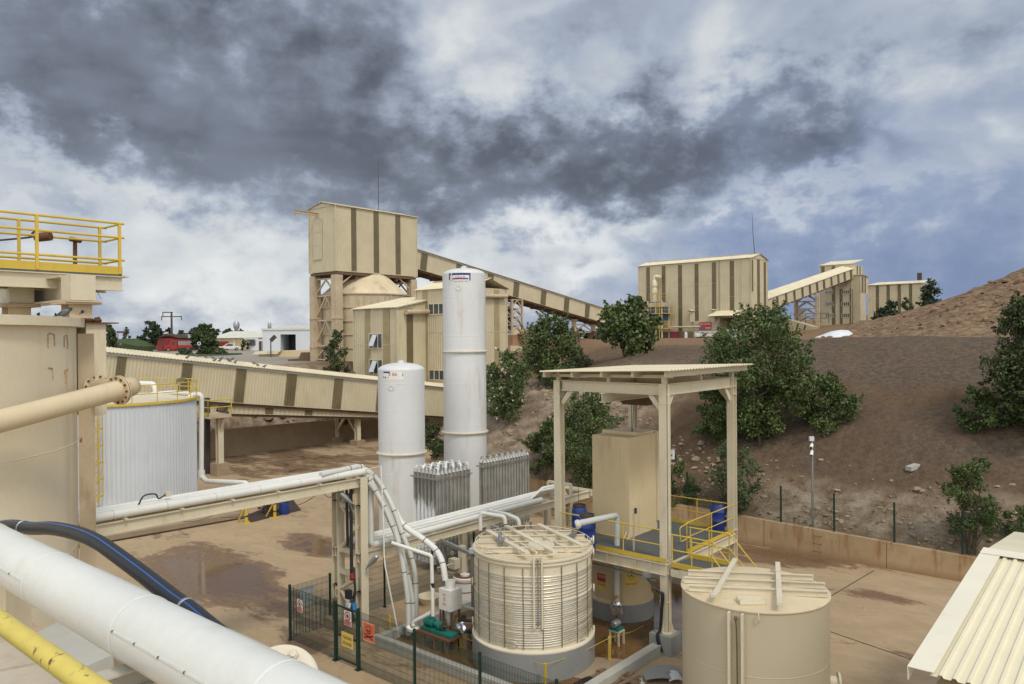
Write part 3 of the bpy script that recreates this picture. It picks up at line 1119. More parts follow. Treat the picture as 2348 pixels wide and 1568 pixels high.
# clad buildings
def clad(parent, o, across, L, z0, z1, strips=(), mat='cream', pitch=.33, name='wall', topf=None, strip_mat='strip', strip_z=None):
 """profiled wall sheet with its translucent strips; o is the foot at the left end seen from outside"""
 o = Vector(o)
 b = MB()
 H = z1 - z0
 b.sheet(Vector((o.x, o.y, z0)), across, Z, L, H, pitch, .04, topf=(None if topf is None else (lambda x: (0, topf(x) - z0))))
 nn = Vector(across).cross(Z).normalized()
 if topf is None:
  for q in (0, L):   # corner trim
   b.box(Vector((o.x, o.y, z0)) + Vector(across) * q + Z * (H / 2) + nn * .03, (.16, .16, H), (Vector(across), nn, Z))
 w_ = b.build(name, M[mat], parent)
 if H > 9 and topf is None:
  lp = MB()
  for q in (.36, .68):
   lp.box(Vector((o.x, o.y, z0 + H * q)) + Vector(across) * (L / 2) + nn * .045, (L, .014, .05), (Vector(across), nn, Z))
  lp.parts('sheet_lap', M['creamsteel'], parent)
 for i, (a, e) in enumerate(strips):
  s = MB()
  za, zb = (z0 + .15, z1 - .12) if not strip_z else strip_z[i]
  s.sheet(Vector((o.x, o.y, za)) + Vector(across) * a + nn * .05, across, Z, e - a, zb - za, .2, .035)
  s.build('skylight_strip', M[strip_mat], parent)
 return w_

def core(b, o, L, W, z0, z1, ins=.06):
 """solid inside the cladding; o is the corner with +V and -U faces visible: runs along U by L and along -V by W"""
 c = Vector((o.x, o.y, 0)) + U * (L / 2) - V * (W / 2) + Z * ((z0 + z1) / 2)
 b.box(c, (L - 2 * ins, W - 2 * ins, z1 - z0), (U, V, Z))

def window(parent, o, across, w, h, panes=3, ajar=False):
 """o: lower left corner on the wall plane"""
 nn = Vector(across).cross(Z).normalized()
 A = Vector(across)
 o = Vector(o) + nn * .07
 f = MB()
 f.box(o + A * w / 2 + Z * 0, (w + .12, .08, .09), (A, nn, Z))
 f.box(o + A * w / 2 + Z * h, (w + .12, .08, .09), (A, nn, Z))
 for i in range(panes + 1):
  f.box(o + A * (w * i / panes) + Z * h / 2, (.09, .08, h - .09), (A, nn, Z))
 fr = f.build('window', M['creamsteel'], parent)
 g = MB()
 g.box(o + A * w / 2 + Z * h / 2 - nn * .02, (w - .05, .03, h - .05), (A, nn, Z))
 g.build('pane', M['glass'], fr)
 if ajar:
  k = MB()
  t = (Z * -1 + nn * .45).normalized()
  c = o + A * (w * .45) + Z * (h * .93) + nn * .05
  k.box(c + t * h * .42, (w * .34, .04, h * .84), (A, t.cross(A), t))
  k.build('open_sash', M['greytank'], fr)
 return fr

def gable_roof(b, o, L, W, zeave, rise, over=.25, along_u=True, pitch=.33):
 """o: near corner (+V,-U). ridge along U (or along V)"""
 o = Vector((o.x, o.y, 0))
 if along_u:
  A, B, LA, LB = U, V * -1, L, W
 else:
  A, B, LA, LB = V * -1, U, W, L
 e0 = o - A * over - B * over + Z * (zeave)
 r0 = o - A * over + B * (LB / 2) + Z * (zeave + rise)
 e1 = o - A * over + B * (LB + over) + Z * zeave
 la = LA + 2 * over
 d0, d1 = r0 - e0, r0 - e1
 n0 = A.cross(d0)
 if n0.z > 0:
  b.sheet(e0, A, d0, la, d0.length, pitch, .04, thick=.05)
  b.sheet(e1 + A * la, A * -1, d1, la, d1.length, pitch, .04, thick=.05)
 else:
  b.sheet(e0 + A * la, A * -1, d0, la, d0.length, pitch, .04, thick=.05)
  b.sheet(e1, A, d1, la, d1.length, pitch, .04, thick=.05)
 b.bar(r0 + Z * .06, r0 + A * la + Z * .06, .5, .05)

def gable_end(b, o, B, W, z0, rise, t=.1):
 o = Vector((o.x, o.y, z0))
 n = Vector(B).cross(Z).normalized()
 b.prism([o, o + Vector(B) * W, o + Vector(B) * W / 2 + Z * rise], n * t)

def seg_px(o, d, pa, pb):
 a, b = along(o, d, pa), along(o, d, pb)
 return (min(a, b), max(a, b))

# ---- hopper house on legs
hc = P(770, 621, 92)
hz0, hz1 = hc.z, P(770, 470, 92).z
HL, HW = along(hc, U, 955), along(hc, -V, 710)
GZ = 7.35
house = thing('hopper_house', 'tall cream clad box house raised on steel legs above the silo', 'building', (hc.x, hc.y, GZ))
b = MB()
core(b, hc, HL, HW, hz0 + .02, hz1)
gable_end(b, hc - V * HW + U * .02, V, HW, hz1, .55)
gable_end(b, hc + U * HL, V * -1, HW, hz1, .55)
b.build('core', M['cream'], house)
clad(house, hc, U, HL, hz0, hz1, [seg_px(hc, U, a, e) for a, e in ((805, 817), (857, 868.6), (907, 918))])
clad(house, hc - V * HW, V, HW, hz0, hz1)
b = MB()
gable_roof(b, hc, HL, HW, hz1 + .02, .6)
b.build('roof', M['creamroof'], house)
b = MB()
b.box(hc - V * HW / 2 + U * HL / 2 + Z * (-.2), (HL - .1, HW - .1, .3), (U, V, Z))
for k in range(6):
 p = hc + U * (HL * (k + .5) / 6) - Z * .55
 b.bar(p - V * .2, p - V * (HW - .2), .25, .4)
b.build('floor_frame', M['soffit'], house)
b = MB()
a = hc - V * (HW * .66) + Z * (hz1 - hz0 - .75)
b.ibeam(a + U * .5, a - U * 3.4, .25, .35, .05)
b.bar(a - U * 3.1 - Z * .15, a - U * 3.1 - Z * .9, .12)
b.build('hoist_beam', M['dirtysteel'], house)
b = MB()
a = hc - V * (HW * .66) - U * .08
b.box(a + Z * (hz1 - hz0 - 3.8), (.06, 1.75, 5.0), (U, V, Z))
for k in (-.85, .85):
 b.bar(a + V * k + Z * (hz1 - hz0 - 6.3), a + V * k + Z * (hz1 - hz0 - 1.3), .08)
for k in (-6.3, -4.6, -3.0, -1.3):
 b.bar(a - V * .85 + Z * (hz1 - hz0 + k), a + V * .85 + Z * (hz1 - hz0 + k), .06)
b.build('loading_door', M['cream'], house)
p = hc + U * (HL * .68) - V * (HW * .5) + Z * (hz1 - hz0 + .4)
MB().tube([p, p + Z * 4.0, p + Z * 6.9], [.05, .04, .02], 6).build('lightning_rod', M['darksteel'], house)
legs = [hc + U * .45 - V * .45, hc + U * .45 - V * (HW - .45), hc + U * (HL - .45) - V * .45, hc + U * (HL - .45) - V * (HW - .45)]
for q in legs:
 b = MB()
 q = Vector((q.x, q.y, 0))
 b.box(q + Z * (GZ + hz0 - .4) / 2, (.95, .85, hz0 - .4 - GZ), (U, V, Z))
 for s in (-1, 1):
  b.box(q + V * s * .40 + Z * ((GZ + hz0 - .4) / 2), (1.05, .1, hz0 - .4 - GZ - .1), (U, V, Z))
 for zz in (GZ + 1.7, GZ + 5.2):
  b.box(q + Z * zz, (1.15, 1.05, .12), (U, V, Z))
 b.build('leg', M['dirtysteel'], house)
b = MB()
def kbrace(b, p, q, zs, w=.16, kz=True):
 for i, z_ in enumerate(zs):
  a0, a1 = Vector((p.x, p.y, z_)), Vector((q.x, q.y, z_))
  b.bar(a0, a1, w)
  if i + 1 < len(zs) and kz:
   m_ = Vector(((p.x + q.x) / 2, (p.y + q.y) / 2, zs[i + 1] - .1))
   b.bar(a0, m_, w)
   b.bar(a1, m_, w)
zs = [GZ + .3, GZ + 1.9, GZ + 5.0, GZ + 8.0, hz0 - .8]
kbrace(b, legs[0], legs[1], [GZ + .2] + zs[1:])
b.build('bracing', M['dirtysteel'], house)
b = MB()
kbrace(b, legs[2], legs[3], [GZ + .2] + zs[1:])
b.build('bracing', M['dirtysteel'], house)
b = MB()
b.bar(legs[0] + Z * -1.9, legs[0] + U * 2.4 - Z * .2, .16)
b.bar(legs[2] + Z * -1.9, legs[2] - U * 2.4 - Z * .2, .16)
b.parts('knee_brace', M['dirtysteel'], house)

# ---- silo under the house
sc = Vector((hc.x, hc.y, 0)) + U * (HL / 2) - V * (HW / 2)
sY = sc.y
SR = 99 / FPX * sY
sz1 = P(835, 672, sY - SR).z
silo = thing('storage_silo', 'rust streaked cream steel silo with domed top between the house legs', 'silo', (sc.x, sc.y, GZ))
b = MB()
prof = [(SR, GZ - .3)]
zz = GZ
b.lathe(sc, [(SR, GZ - .3), (SR, sz1)], 64)
b.build('shell', paint('silo_paint', (.50, .41, .27), .55, (.15, .075, .03), .75, 1.1, .13, .14, rust=.34, rs=1.2), silo)
b = MB()
nb = 5
for k in range(nb + 1):
 z_ = GZ + (sz1 - GZ) * k / nb
 b.lathe(sc, [(SR, z_ - .12), (SR + .14, z_ - .12), (SR + .14, z_ + .03), (SR, z_ + .03)], 64, caps=False)
b.build('stiffener_ring', M['dirtysteel'], silo)
b = MB()
n = 40
for k in range(n):
 a = 2 * math.pi * k / n
 q = sc + Vector((math.cos(a), math.sin(a), 0)) * (SR + .03)
 b.box(q + Z * (sz1 - 1.0), (.1, .1, 1.7), (Vector((math.cos(a), math.sin(a), 0)), Vector((-math.sin(a), math.cos(a), 0)), Z))
b.build('rib', M['dirtysteel'], silo)
dome = [(SR + .05, sz1 + .03), (SR * .97, sz1 + .12), (SR * .42, sz1 + 2.9), (SR * .30, sz1 + 3.25), (.6, sz1 + 3.5), (0, sz1 + 3.55)]
b = MB().lathe(sc, dome, 48, caps=False)
b.build('dome', paint('silo_dome', (.66, .55, .37), .5, (.18, .09, .04), .6, .5, .5, .12, rust=.28, rs=1.0), silo)

# ---- annex with awning windows
ac = P(911, 775, 80)
az1 = P(911, 704, 80).z
AW, AL = along(ac, -V, 811.6), 7.0
annex = thing('annex_building', 'low cream annex with two stacked awning windows left of the windowed block', 'building', (ac.x, ac.y, 3.0))
b = MB()
core(b, ac, AL, AW, 1.0, az1)
b.build('core', M['cream'], annex)
def px_on(o, d, px):
 return along(o, d, px)
o = ac - V * AW
st = [seg_px(o, V, 837, 850), seg_px(o, V, 879, 894)]
clad(annex, o, V, AW, 1.2, az1, st, strip_mat='strip_pale')
clad(annex, ac, U, AL, 1.2, az1, [seg_px(ac, U, 931, 946)], topf=lambda x: az1 + x * .22)
b = MB()
e = Vector((o.x, o.y, az1)) - V * .3 - U * .3
d = (U + Z * .2).normalized()
b.sheet(e, V, d, AW + .6, AL / .98 + .4, .33, .04, thick=.08)
b.build('roof', M['creamroof'], annex)
for py in (778, 837):
 q = P(848 + 16, py, 81)
 a0, a1 = seg_px(o, V, 847, 877)
 zb = P(862, py - 1, (o + V * a0).y).z
 window(annex, Vector((o.x, o.y, zb - 1.0)) + V * a0, V, a1 - a0, 1.55, 3, True)
b = MB()
a0 = along(ac, U, 918)
q = ac + U * a0 + Z * (az1 - ac.z + 1.0)
b.cyl(ac + U * .8 + V * .5 + Z * (az1 - ac.z - .5), ac + U * 7 + V * .5 + Z * (az1 - ac.z - .35), .28, 10)
b.build('duct_pipe', M['dirtysteel'], annex)

# ---- windowed block behind the tanks
bl = P(955, 775, 84)
bz1 = P(955, 666, 84).z
BW = along(bl, V, 1078)
bc = bl + V * BW
BL = along(bc, U, 1161)
block = thing('process_building', 'cream clad block with rows of windows behind the tall white tank', 'building', (bc.x, bc.y, 3.0))
b = MB()
core(b, bc, BL, BW, .5, bz1)
b.build('core', M['cream'], block)
clad(block, bl, V, BW, 1.0, bz1, [seg_px(bl, V, 970, 981)], strip_mat='strip_pale')
clad(block, bc, U, BL, 1.0, bz1, [seg_px(bc, U, 1132, 1144)], strip_mat='strip_pale')
b = MB()
gable_roof(b, bc, BL, BW, bz1 + .02, 1.0, .25, False)
b.build('roof', M['creamroof'], block)
b = MB()
gable_end(b, bc - V * BW + U * 0, V, BW, bz1, .01)
b.build('eave', M['creamroof'], block)
for py0, py1 in ((697, 721), (848, 870)):
 a0, a1 = seg_px(bl, V, 984, 1019)
 Yw = (bl + V * a0).y
 zb, zt = P(990, py1, Yw).z, P(990, py0, Yw).z
 window(block, Vector((bl.x, bl.y, zb)) + V * a0, V, a1 - a0, zt - zb, 3)
b = MB()
q = P(1100, 693, bc.y + 2)
q2 = bc + U * .8
b.cyl(Vector((q2.x, q2.y, bz1 - .9)) + V * .4, Vector((q2.x, q2.y, bz1 - .8)) + V * .4 + U * 4.5, .22, 10)
b.build('duct_pipe', M['dirtysteel'], block)

# ---- inclined conveyor galleries
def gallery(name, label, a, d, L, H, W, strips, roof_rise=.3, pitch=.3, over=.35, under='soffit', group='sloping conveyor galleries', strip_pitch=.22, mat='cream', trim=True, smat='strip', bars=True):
 """a: lower near edge start; d: direction (tilted U); height H square to d; body extends W to -V"""
 a, d = Vector(a), Vector(d).normalized()
 t = V.cross(d).normalized() * 1.0
 if t.z < 0:
  t = -t
 g = thing(name, label, 'conveyor gallery', a, group)
 b = MB()
 b.sheet(a, d, t, L, H, pitch, .035)
 b.sheet(a + d * L - V * W, d * -1, t, L, H, pitch, .035)
 b.box(a + d * L / 2 - V * W / 2 + t * H / 2, (L - .1, W - .1, H - .05), (d, V, t))
 b.build('side_cladding', M[mat], g)
 for (s0, s1) in strips:
  s = MB()
  s.sheet(a + d * s0 + V * .06 + t * .1, d, t, s1 - s0, H - .3, strip_pitch, .04)
  s.build('skylight_strip', M[smat], g)
 r = MB()
 e = a + V * over + t * (H + .02) - d * .2
 m_ = a - V * (W / 2) + t * (H + roof_rise) - d * .2
 rib = m_ - e
 r.sheet(e, d, rib, L + .4, rib.length, pitch, .045, thick=.03)
 e2 = a - V * (W + over) + t * (H + .02) - d * .2
 rib2 = m_ - e2
 r.sheet(e2 + d * (L + .4), d * -1, rib2, L + .4, rib2.length, pitch, .045, thick=.03)
 r.build('roof', M['creamroof'], g)
 u_ = MB()
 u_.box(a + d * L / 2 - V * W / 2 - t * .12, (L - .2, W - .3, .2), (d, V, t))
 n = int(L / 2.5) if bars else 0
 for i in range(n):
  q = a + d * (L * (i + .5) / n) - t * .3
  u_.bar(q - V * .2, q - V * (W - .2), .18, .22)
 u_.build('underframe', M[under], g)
 if trim:
  k = MB()
  k.bar(a + V * .07 + t * (H - .08), a + d * L + V * .07 + t * (H - .08), .05, .22)
  k.build('eave_trim', M['greypipe'], g)
 return g, t

def gal_strips(a, d, pxs):
 out = []
 for (p0, p1) in pxs:
  out.append(seg_px(a, d, p0, p1))
 return out

ge = P(865, 945, 72.5)                    # lower near edge by the short tank
gt = P(865, 872, 72.5)
s_len = along(ge, -U, 200)
g0 = ge - U * s_len
g0.z = P(243, 900, (ge - U * along(ge, -U, 243)).y).z
dd = ge - g0
d1 = dd.normalized()
ext = (57.3 - tuv(ge)[0]) / d1.dot(U)
L1 = dd.length + ext
strips = gal_strips(g0 + V.cross(d1) * 1.4, d1, [(263, 285), (414, 437), (538, 561), (654, 677), (763, 783), (863, 876)])
gal1, t1 = gallery('conveyor_gallery', 'long cream conveyor gallery with pigeons on its roof running behind the grey tank', g0, d1, L1, (gt.z - ge.z) * .99, 3.2, strips, .42, .26, bars=False)
a2 = P(865, 957, 73.0)
s2 = along(a2, -U, 330)
a20 = a2 - U * s2
zq_ = P(470, 950, (a2 - U * along(a2, -U, 470)).y).z
a20.z = zq_ + (zq_ - a2.z) * .35
d2 = (a2 - a20).normalized()
gal2, t2 = gallery('conveyor_gallery', 'lower ribbed conveyor gallery seen under the long one', a20, d2, (a2 - a20).length + 2.5, 2.3, 2.2, gal_strips(a20, d2, [(500, 521), (606, 625), (697, 715)]), .0, .42, .02, trim=False, bars=False)
tre = thing('conveyor_trestle', 'cream steel trestle with a pair of raking braces under the long gallery', 'trestle', G(795, 1010))
p0, p1 = G(770, 1014), G(822, 1024)
zt = P(822, 945, p1.y).z
b = MB()
p1 = p0 + V * (along(p0, V, 820))
for q in (p0, p1):
 l = MB()
 l.box(q + Z * .25, (1.0, 1.0, .5), (U, V, Z))
 l.build('footing', M['muddyconcrete'], tre)
 l = MB()
 l.ibeam(q + Z * .5, q + Z * zt, .4, .45, .05, V)
 l.box(q + Z * (zt + .1), (.9, 1.0, .2), (U, V, Z))
 l.prism([q - V * .22 + Z * (zt - .5) - U * .2, q + V * .22 + Z * (zt - .5) - U * .2, q + V * .5 + Z * zt - U * .2, q - V * .5 + Z * zt - U * .2], U * .4)
 l.build('leg', M['creamsteel'], tre)
m_ = (p0 + p1) / 2 + Z * (zt - .35)
b.bar(p0 + Z * (zt - .2), p1 + Z * (zt - .2), .3, .35)
b.bar(m_, p0 + Z * .9, .2)
b.bar(m_, p1 + Z * .9, .2)
b.build('brace', M['dirtysteel'], tre)

us_ = hc + U * HL - V * .9
us_ = Vector((us_.x, us_.y, P(957, 613, us_.y).z))
Lu = along(us_, U, 1425)
ue = us_ + U * Lu
ue.z = P(1425, 752, ue.y).z
d3 = (ue - us_).normalized()
H3 = P(957, 568, us_.y).z - us_.z
ps = [(962, 976), (1042, 1056), (1115, 1128), (1175, 1187), (1238, 1249), (1291, 1302), (1339, 1349), (1386, 1395), (1428, 1433)]
gal3, t3 = gallery('conveyor_gallery', 'upper conveyor gallery slanting down from the hopper house toward the mill', us_, d3, (ue - us_).length + 14, H3 * .98, 3.4, gal_strips(us_ + Z * 1.2, d3, ps), .3, .33)

def lattice(name, label, base, z0, z1, W, D, levels, r=.14, mat='dirtysteel'):
 """four legged lattice tower, W along V, D along U"""
 t = thing(name, label, 'trestle', (base.x, base.y, z0))
 base = Vector((base.x, base.y, 0))
 cs = [base + U * (D / 2 * i) + V * (W / 2 * j) for i, j in ((-1, -1), (-1, 1), (1, 1), (1, -1))]
 for c in cs:
  l = MB()
  l.bar(c + Z * z0, c + Z * z1, r * 2, r * 2)
  l.build('leg', M[mat], t)
 b = MB()
 for i in range(4):
  p, q = cs[i], cs[(i + 1) % 4]
  for k in range(levels):
   za, zb = z0 + (z1 - z0) * k / levels, z0 + (z1 - z0) * (k + 1) / levels
   b.bar(p + Z * zb, q + Z * zb, r)
   m_ = (p + q) / 2 + Z * (zb - .05)
   b.bar(p + Z * za, m_, r)
   b.bar(q + Z * za, m_, r)
 b.build('bracing', M[mat], t)
 return t

tb = us_ + d3 * along(us_, d3, 1186) - V * 1.7
z1_ = tb.z - .3
z0_ = P(1180, 765, tb.y).z
lt1 = lattice('lattice_tower', 'rusty cream lattice tower under the upper gallery behind the windowed block', tb, z0_, z1_, 3.2, 2.4, 4)
b = MB()
pw = Vector((tb.x, tb.y, 0))
b.box(pw + Z * (z0_ - 1.0), (3.4, 4.2, 1.7), (U, V, Z))
b.box(pw + Z * (z0_ - .05) + V * 2.6, (1.2, 1.0, .2), (U, V, Z))
for k in range(5):
 b.box(pw + V * (2.5 + k * .4) + Z * (z0_ - .6 - k * .45), (1.0, .4, .12), (U, V, Z))
b.build('base_block', paint('rusty_base', (.36, .20, .11), .7, (.12, .05, .02), .6, 2, .5, .2), lt1)
b = MB()
b.box(pw + Z * ((z0_ + z1_) / 2 - .3) - V * .2, (1.0, 1.2, z1_ - z0_ - 1.5), (U, V, Z))
for k in range(8):
 z_ = z0_ + (z1_ - z0_) * k / 8
 b.bar(pw + V * 1.1 + U * -.9 + Z * z_, pw - V * 1.2 + U * -.9 + Z * (z_ + .9), .08)
b.build('inner_stair', M['darksteel'], lt1)
lattice_pts = us_ + d3 * along(us_, d3, 1356) - V * 1.7
zl0 = hxy(lattice_pts.x, lattice_pts.y)
lt2 = thing('conveyor_trestle', 'two legged cream trestle with cross bracing under the upper gallery', 'trestle', (lattice_pts.x, lattice_pts.y, zl0))
b = MB()
c0, c1 = Vector((lattice_pts.x, lattice_pts.y, 0)) - U * 2.9 , Vector((lattice_pts.x, lattice_pts.y, 0)) + U * 2.9
for q in (c0, c1):
 zt_ = us_.z + (q - us_).dot(U) * d3.z / d3.dot(U) - .4
 l = MB()
 l.box(q + Z * ((zl0 + zt_) / 2), (.6, .6, zt_ - zl0), (U, V, Z))
 l.box(q + Z * (zt_ - .2), (1.0, 1.0, .35), (U, V, Z))
 l.build('leg', M['dirtysteel'], lt2)
 l = MB()
 l.box(q + Z * (zl0 + .3), (1.2, 1.2, 2.2), (U, V, Z))
 l.build('footing', M['soffit'], lt2)
zt_ = us_.z + (c1 - us_).dot(U) * d3.z / d3.dot(U) - .5
zm = zl0 + (zt_ - zl0) * .5
for za, zb in ((zm, zt_), (zl0 + 1.2, zm)):
 m_ = (c0 + c1) / 2
 b.bar(c0 + Z * zb, c1 + Z * zb, .15)
 b.bar(m_ + Z * (zb - .1), c0 + Z * za, .15)
 b.bar(m_ + Z * (zb - .1), c1 + Z * za, .15)
b.build('bracing', M['dirtysteel'], lt2)
q = P(1225, 790, 150)
shed = thing('far_shed', 'plain tan shed far behind the lattice tower', 'building', (q.x, q.y, 8))
b = MB()
q0, q1 = P(1170, 790, 150), P(1228, 790, 150)
zt_ = P(1200, 752, 150).z
b.prism([(q0.x, q0.y, 7), (q1.x, q1.y, 7), (q1.x, q1.y, P(1228, 757, 150).z), (q0.x, q0.y, P(1170, 750, 150).z)], (2, 9, 0))
b.build('wall', M['cream'], shed)

# ---- mill
mc = P(1722, 777, 135)
MZ0, MZ1 = 9.4, P(1722, 591, 135).z
MW, ML = along(mc, -V, 1465), along(mc, U, 1759)
mill = thing('mill_building', 'large striped cream mill hall with open dark doorway on the plateau', 'building', (mc.x, mc.y, MZ0))
mo = mc - V * MW
def c6(x):
 return (1950 + x / 3.136) * .70906
sp_ = [seg_px(mo, V, c6(a), c6(e)) for a, e in ((442, 479), (600, 637), (764, 803), (932, 971), (1107, 1148), (1287, 1330))]
zz_ = [(MZ0 + 1.2, MZ1 - .3)] * 6
zlow = P(1650, 735, 137).z
zz_ = [(MZ0 + 3, MZ1 - .3), (P(1500, 712, 146).z, MZ1 - .3), (MZ0 + .5, MZ1 - .3), (zlow - .1, MZ1 - .3), (zlow, MZ1 - .3), (P(1660, 715, 137).z, MZ1 - .3)]
b = MB()
d0, d1_ = seg_px(mo, V, c6(1182), c6(1400))
zdoor = P(1690, 728, 137).z
def mbox(u0, u1, s0, s1, z0, z1):
 b.box(Vector((mo.x, mo.y, 0)) + U * ((u0 + u1) / 2) + V * ((s0 + s1) / 2) + Z * ((z0 + z1) / 2), (u1 - u0, s1 - s0, z1 - z0), (U, V, Z))
mbox(.08, ML - .06, .06, d0, MZ0 - .5, MZ1)
mbox(.08, ML - .06, d1_, MW - .06, MZ0 - .5, MZ1)
mbox(.08, ML - .06, d0, d1_, zdoor, MZ1)
mbox(5, ML - .06, d0, d1_, MZ0 - .5, zdoor)
b.build('core', M['cream'], mill)
clad(mill, mo, V, d0 - .02, MZ0 + 1.6, MZ1, [s for s in sp_ if s[1] < d0], strip_z=[z_ for s, z_ in zip(sp_, zz_) if s[1] < d0])
clad(mill, mo + V * d0, V, d1_ - d0, zdoor + .02, MZ1, [(s[0] - d0, s[1] - d0) for s in sp_ if s[1] >= d0], strip_z=[z_ for s, z_ in zip(sp_, zz_) if s[1] >= d0])
clad(mill, mo + V * d1_, V, MW - d1_, MZ0, MZ1)
clad(mill, mc, U, ML, MZ0, MZ1, [seg_px(mc, U, c6(1497), c6(1521)), seg_px(mc, U, c6(1563), c6(1588)), seg_px(mc, U, c6(1628), c6(1650))], strip_z=[(P(1730, 668, 136).z, MZ1 - .3), (MZ0 + 1, MZ1 - .1), (MZ0 + 1, MZ1 - .3)])
b = MB()
gable_roof(b, mc, ML, MW, MZ1 + .02, 1.0, .3, False)
b.build('roof', M['creamroof'], mill)
b = MB()
b.prism([Vector((mc.x, mc.y, MZ1)), Vector((mc.x, mc.y, MZ1)) + U * ML, Vector((mc.x, mc.y, MZ1 + 1.0)) + U * ML / 2], V * .1)
b.build('gable', M['cream'], mill)
b = MB()
w0 = seg_px(mo, V, c6(925), c6(1180))
zb_ = P(1600, 735, 138).z
b.box(Vector((mo.x, mo.y, 0)) + V * ((w0[0] + w0[1]) / 2) - U * .25 + Z * ((MZ0 - .3 + zb_) / 2), (.4, w0[1] - w0[0], zb_ - MZ0 + .3), (U, V, Z))
n = 6
b.build('block_wall', paint('concrete_block_wall', (.47, .40, .28), .8, (.22, .15, .09), .4, 1.5, .8, .14), mill)
b = MB()
for k in range(1, 6):
 z_ = MZ0 + (zb_ - MZ0) * k / 6
 b.box(Vector((mo.x, mo.y, z_)) + V * ((w0[0] + w0[1]) / 2) - U * .455, (.02, w0[1] - w0[0], .05), (U, V, Z))
b.build('block_joint', M['strip'], mill)
b = MB()
b.box(Vector((mo.x, mo.y, MZ0 + .5)) + V * (w0[0] / 2) - U * .1, (.3, w0[0], 2.0), (U, V, Z))
b.build('plinth', paint('brown_plinth', (.20, .135, .085), .8), mill)
b = MB()
k0, k1 = seg_px(mo, V, c6(1118), c6(1425))
zc_ = P(1700, 712, 137).z
e = Vector((mo.x, mo.y, zc_ - .9)) + V * k0 - U * 2.4
dd = (U * 2.4 + Z * .95)
b.sheet(e, V, dd, k1 - k0, dd.length, .33, .04, thick=.06)
b.prism([e, e + dd, e + dd - Z * .95], V * .06)
b.prism([e + V * (k1 - k0), e + V * (k1 - k0) + dd, e + V * (k1 - k0) + dd - Z * .95], V * .06)
b.build('entrance_canopy', M['creamroof'], mill)
for (xa, xb, yy) in ((892, 938, 948), (1115, 1155, 940), (1428, 1472, 930)):
 s0, s1 = seg_px(mo, V, c6(xa), c6(xb))
 zt_ = P(c6((xa + xb) / 2), (700 + yy / 3.136) * .70906, (mo + V * s0).y).z
 h = MB()
 base = Vector((mo.x, mo.y, zt_)) + V * ((s0 + s1) / 2) - U * .9
 for sg in (-1, 1):
  h.box(base + V * sg * (s1 - s0) * .25 + Z * -.12, (1.6, (s1 - s0) * .62, .09), (U, (V - Z * sg * .45).normalized(), (Z + V * sg * .45).normalized()))
 h.box(base - Z * 1.3 + U * .6, (.8, (s1 - s0) * .75, 1.9), (U, V, Z))
 h.build('vent_hood', M['creamsteel'], mill)
p = Vector((mc.x, mc.y, MZ1 + .9)) + U * (ML * .5) - V * .8
MB().tube([p, p - V * .3 + Z * 4, p - V * .45 + Z * 7.6], [.07, .05, .025], 6).build('lightning_rod', M['darksteel'], mill)
s0, s1 = seg_px(mo, V, c6(990), c6(1110))
zt_, zs_ = P(1620, 738, 138).z, P(1620, 755, 138).z
sign = thing('sign_board', 'red sign board with white lettering on the mill block wall', 'sign', Vector((mo.x, mo.y, zs_)) + V * s0 - U * .5)
b = MB()
b.box(Vector((mo.x, mo.y, (zt_ + zs_) / 2)) + V * ((s0 + s1) / 2) - U * .55, (.08, s1 - s0, zt_ - zs_), (U, V, Z))
b.build('board', M['redsign'], sign)
b = MB()
b.box(Vector((mo.x, mo.y, zs_ + (zt_ - zs_) * .2)) + V * (s0 + (s1 - s0) * .27) - U * .6, (.03, (s1 - s0) * .46, (zt_ - zs_) * .24), (U, V, Z))
b.build('blue_panel', plain('sign_blue', (.12, .17, .40), .5), sign)
b = MB()
b.box(Vector((mo.x, mo.y, zs_ + (zt_ - zs_) * .2)) + V * (s0 + (s1 - s0) * .74) - U * .6, (.03, (s1 - s0) * .46, (zt_ - zs_) * .24), (U, V, Z))
b.build('pale_panel', plain('sign_pink', (.52, .27, .22), .5), sign)

def lettering(parent, txt, o, across, up, h, mat, w=None, name='lettering', align='LEFT'):
 """flat raised letters; o is the lower left corner of the line"""
 cu = bpy.data.curves.new('t', 'FONT')
 cu.body = txt
 cu.size = 1.0
 cu.extrude = .0
 ob = bpy.data.objects.new('t', cu)
 C.objects.link(ob)
 dg = bpy.context.evaluated_depsgraph_get()
 dg.update()
 me = bpy.data.meshes.new_from_object(ob.evaluated_get(dg))
 C.objects.unlink(ob)
 bpy.data.objects.remove(ob)
 vs = [v.co.copy() for v in me.vertices]
 if not vs:
  return None
 x0, x1 = min(v.x for v in vs), max(v.x for v in vs)
 y0, y1 = 0.0, .72
 A, Uu = Vector(across).normalized(), Vector(up).normalized()
 k = h / .72
 kx = k if w is None else w / (x1 - x0)
 b = MB()
 b.add([Vector(o) + A * ((v.x - x0) * kx) + Uu * (v.y * k) for v in vs], [tuple(p.vertices) for p in me.polygons])
 bpy.data.meshes.remove(me)
 return b.build(name, mat if not isinstance(mat, str) else M[mat], parent)

lettering(sign, 'ELEK ÜNİTESİ', Vector((mo.x, mo.y, zs_ + (zt_ - zs_) * .62)) + V * (s0 + .15) - U * .6, V, Z, (zt_ - zs_) * .22, 'paper', (s1 - s0) - .3)
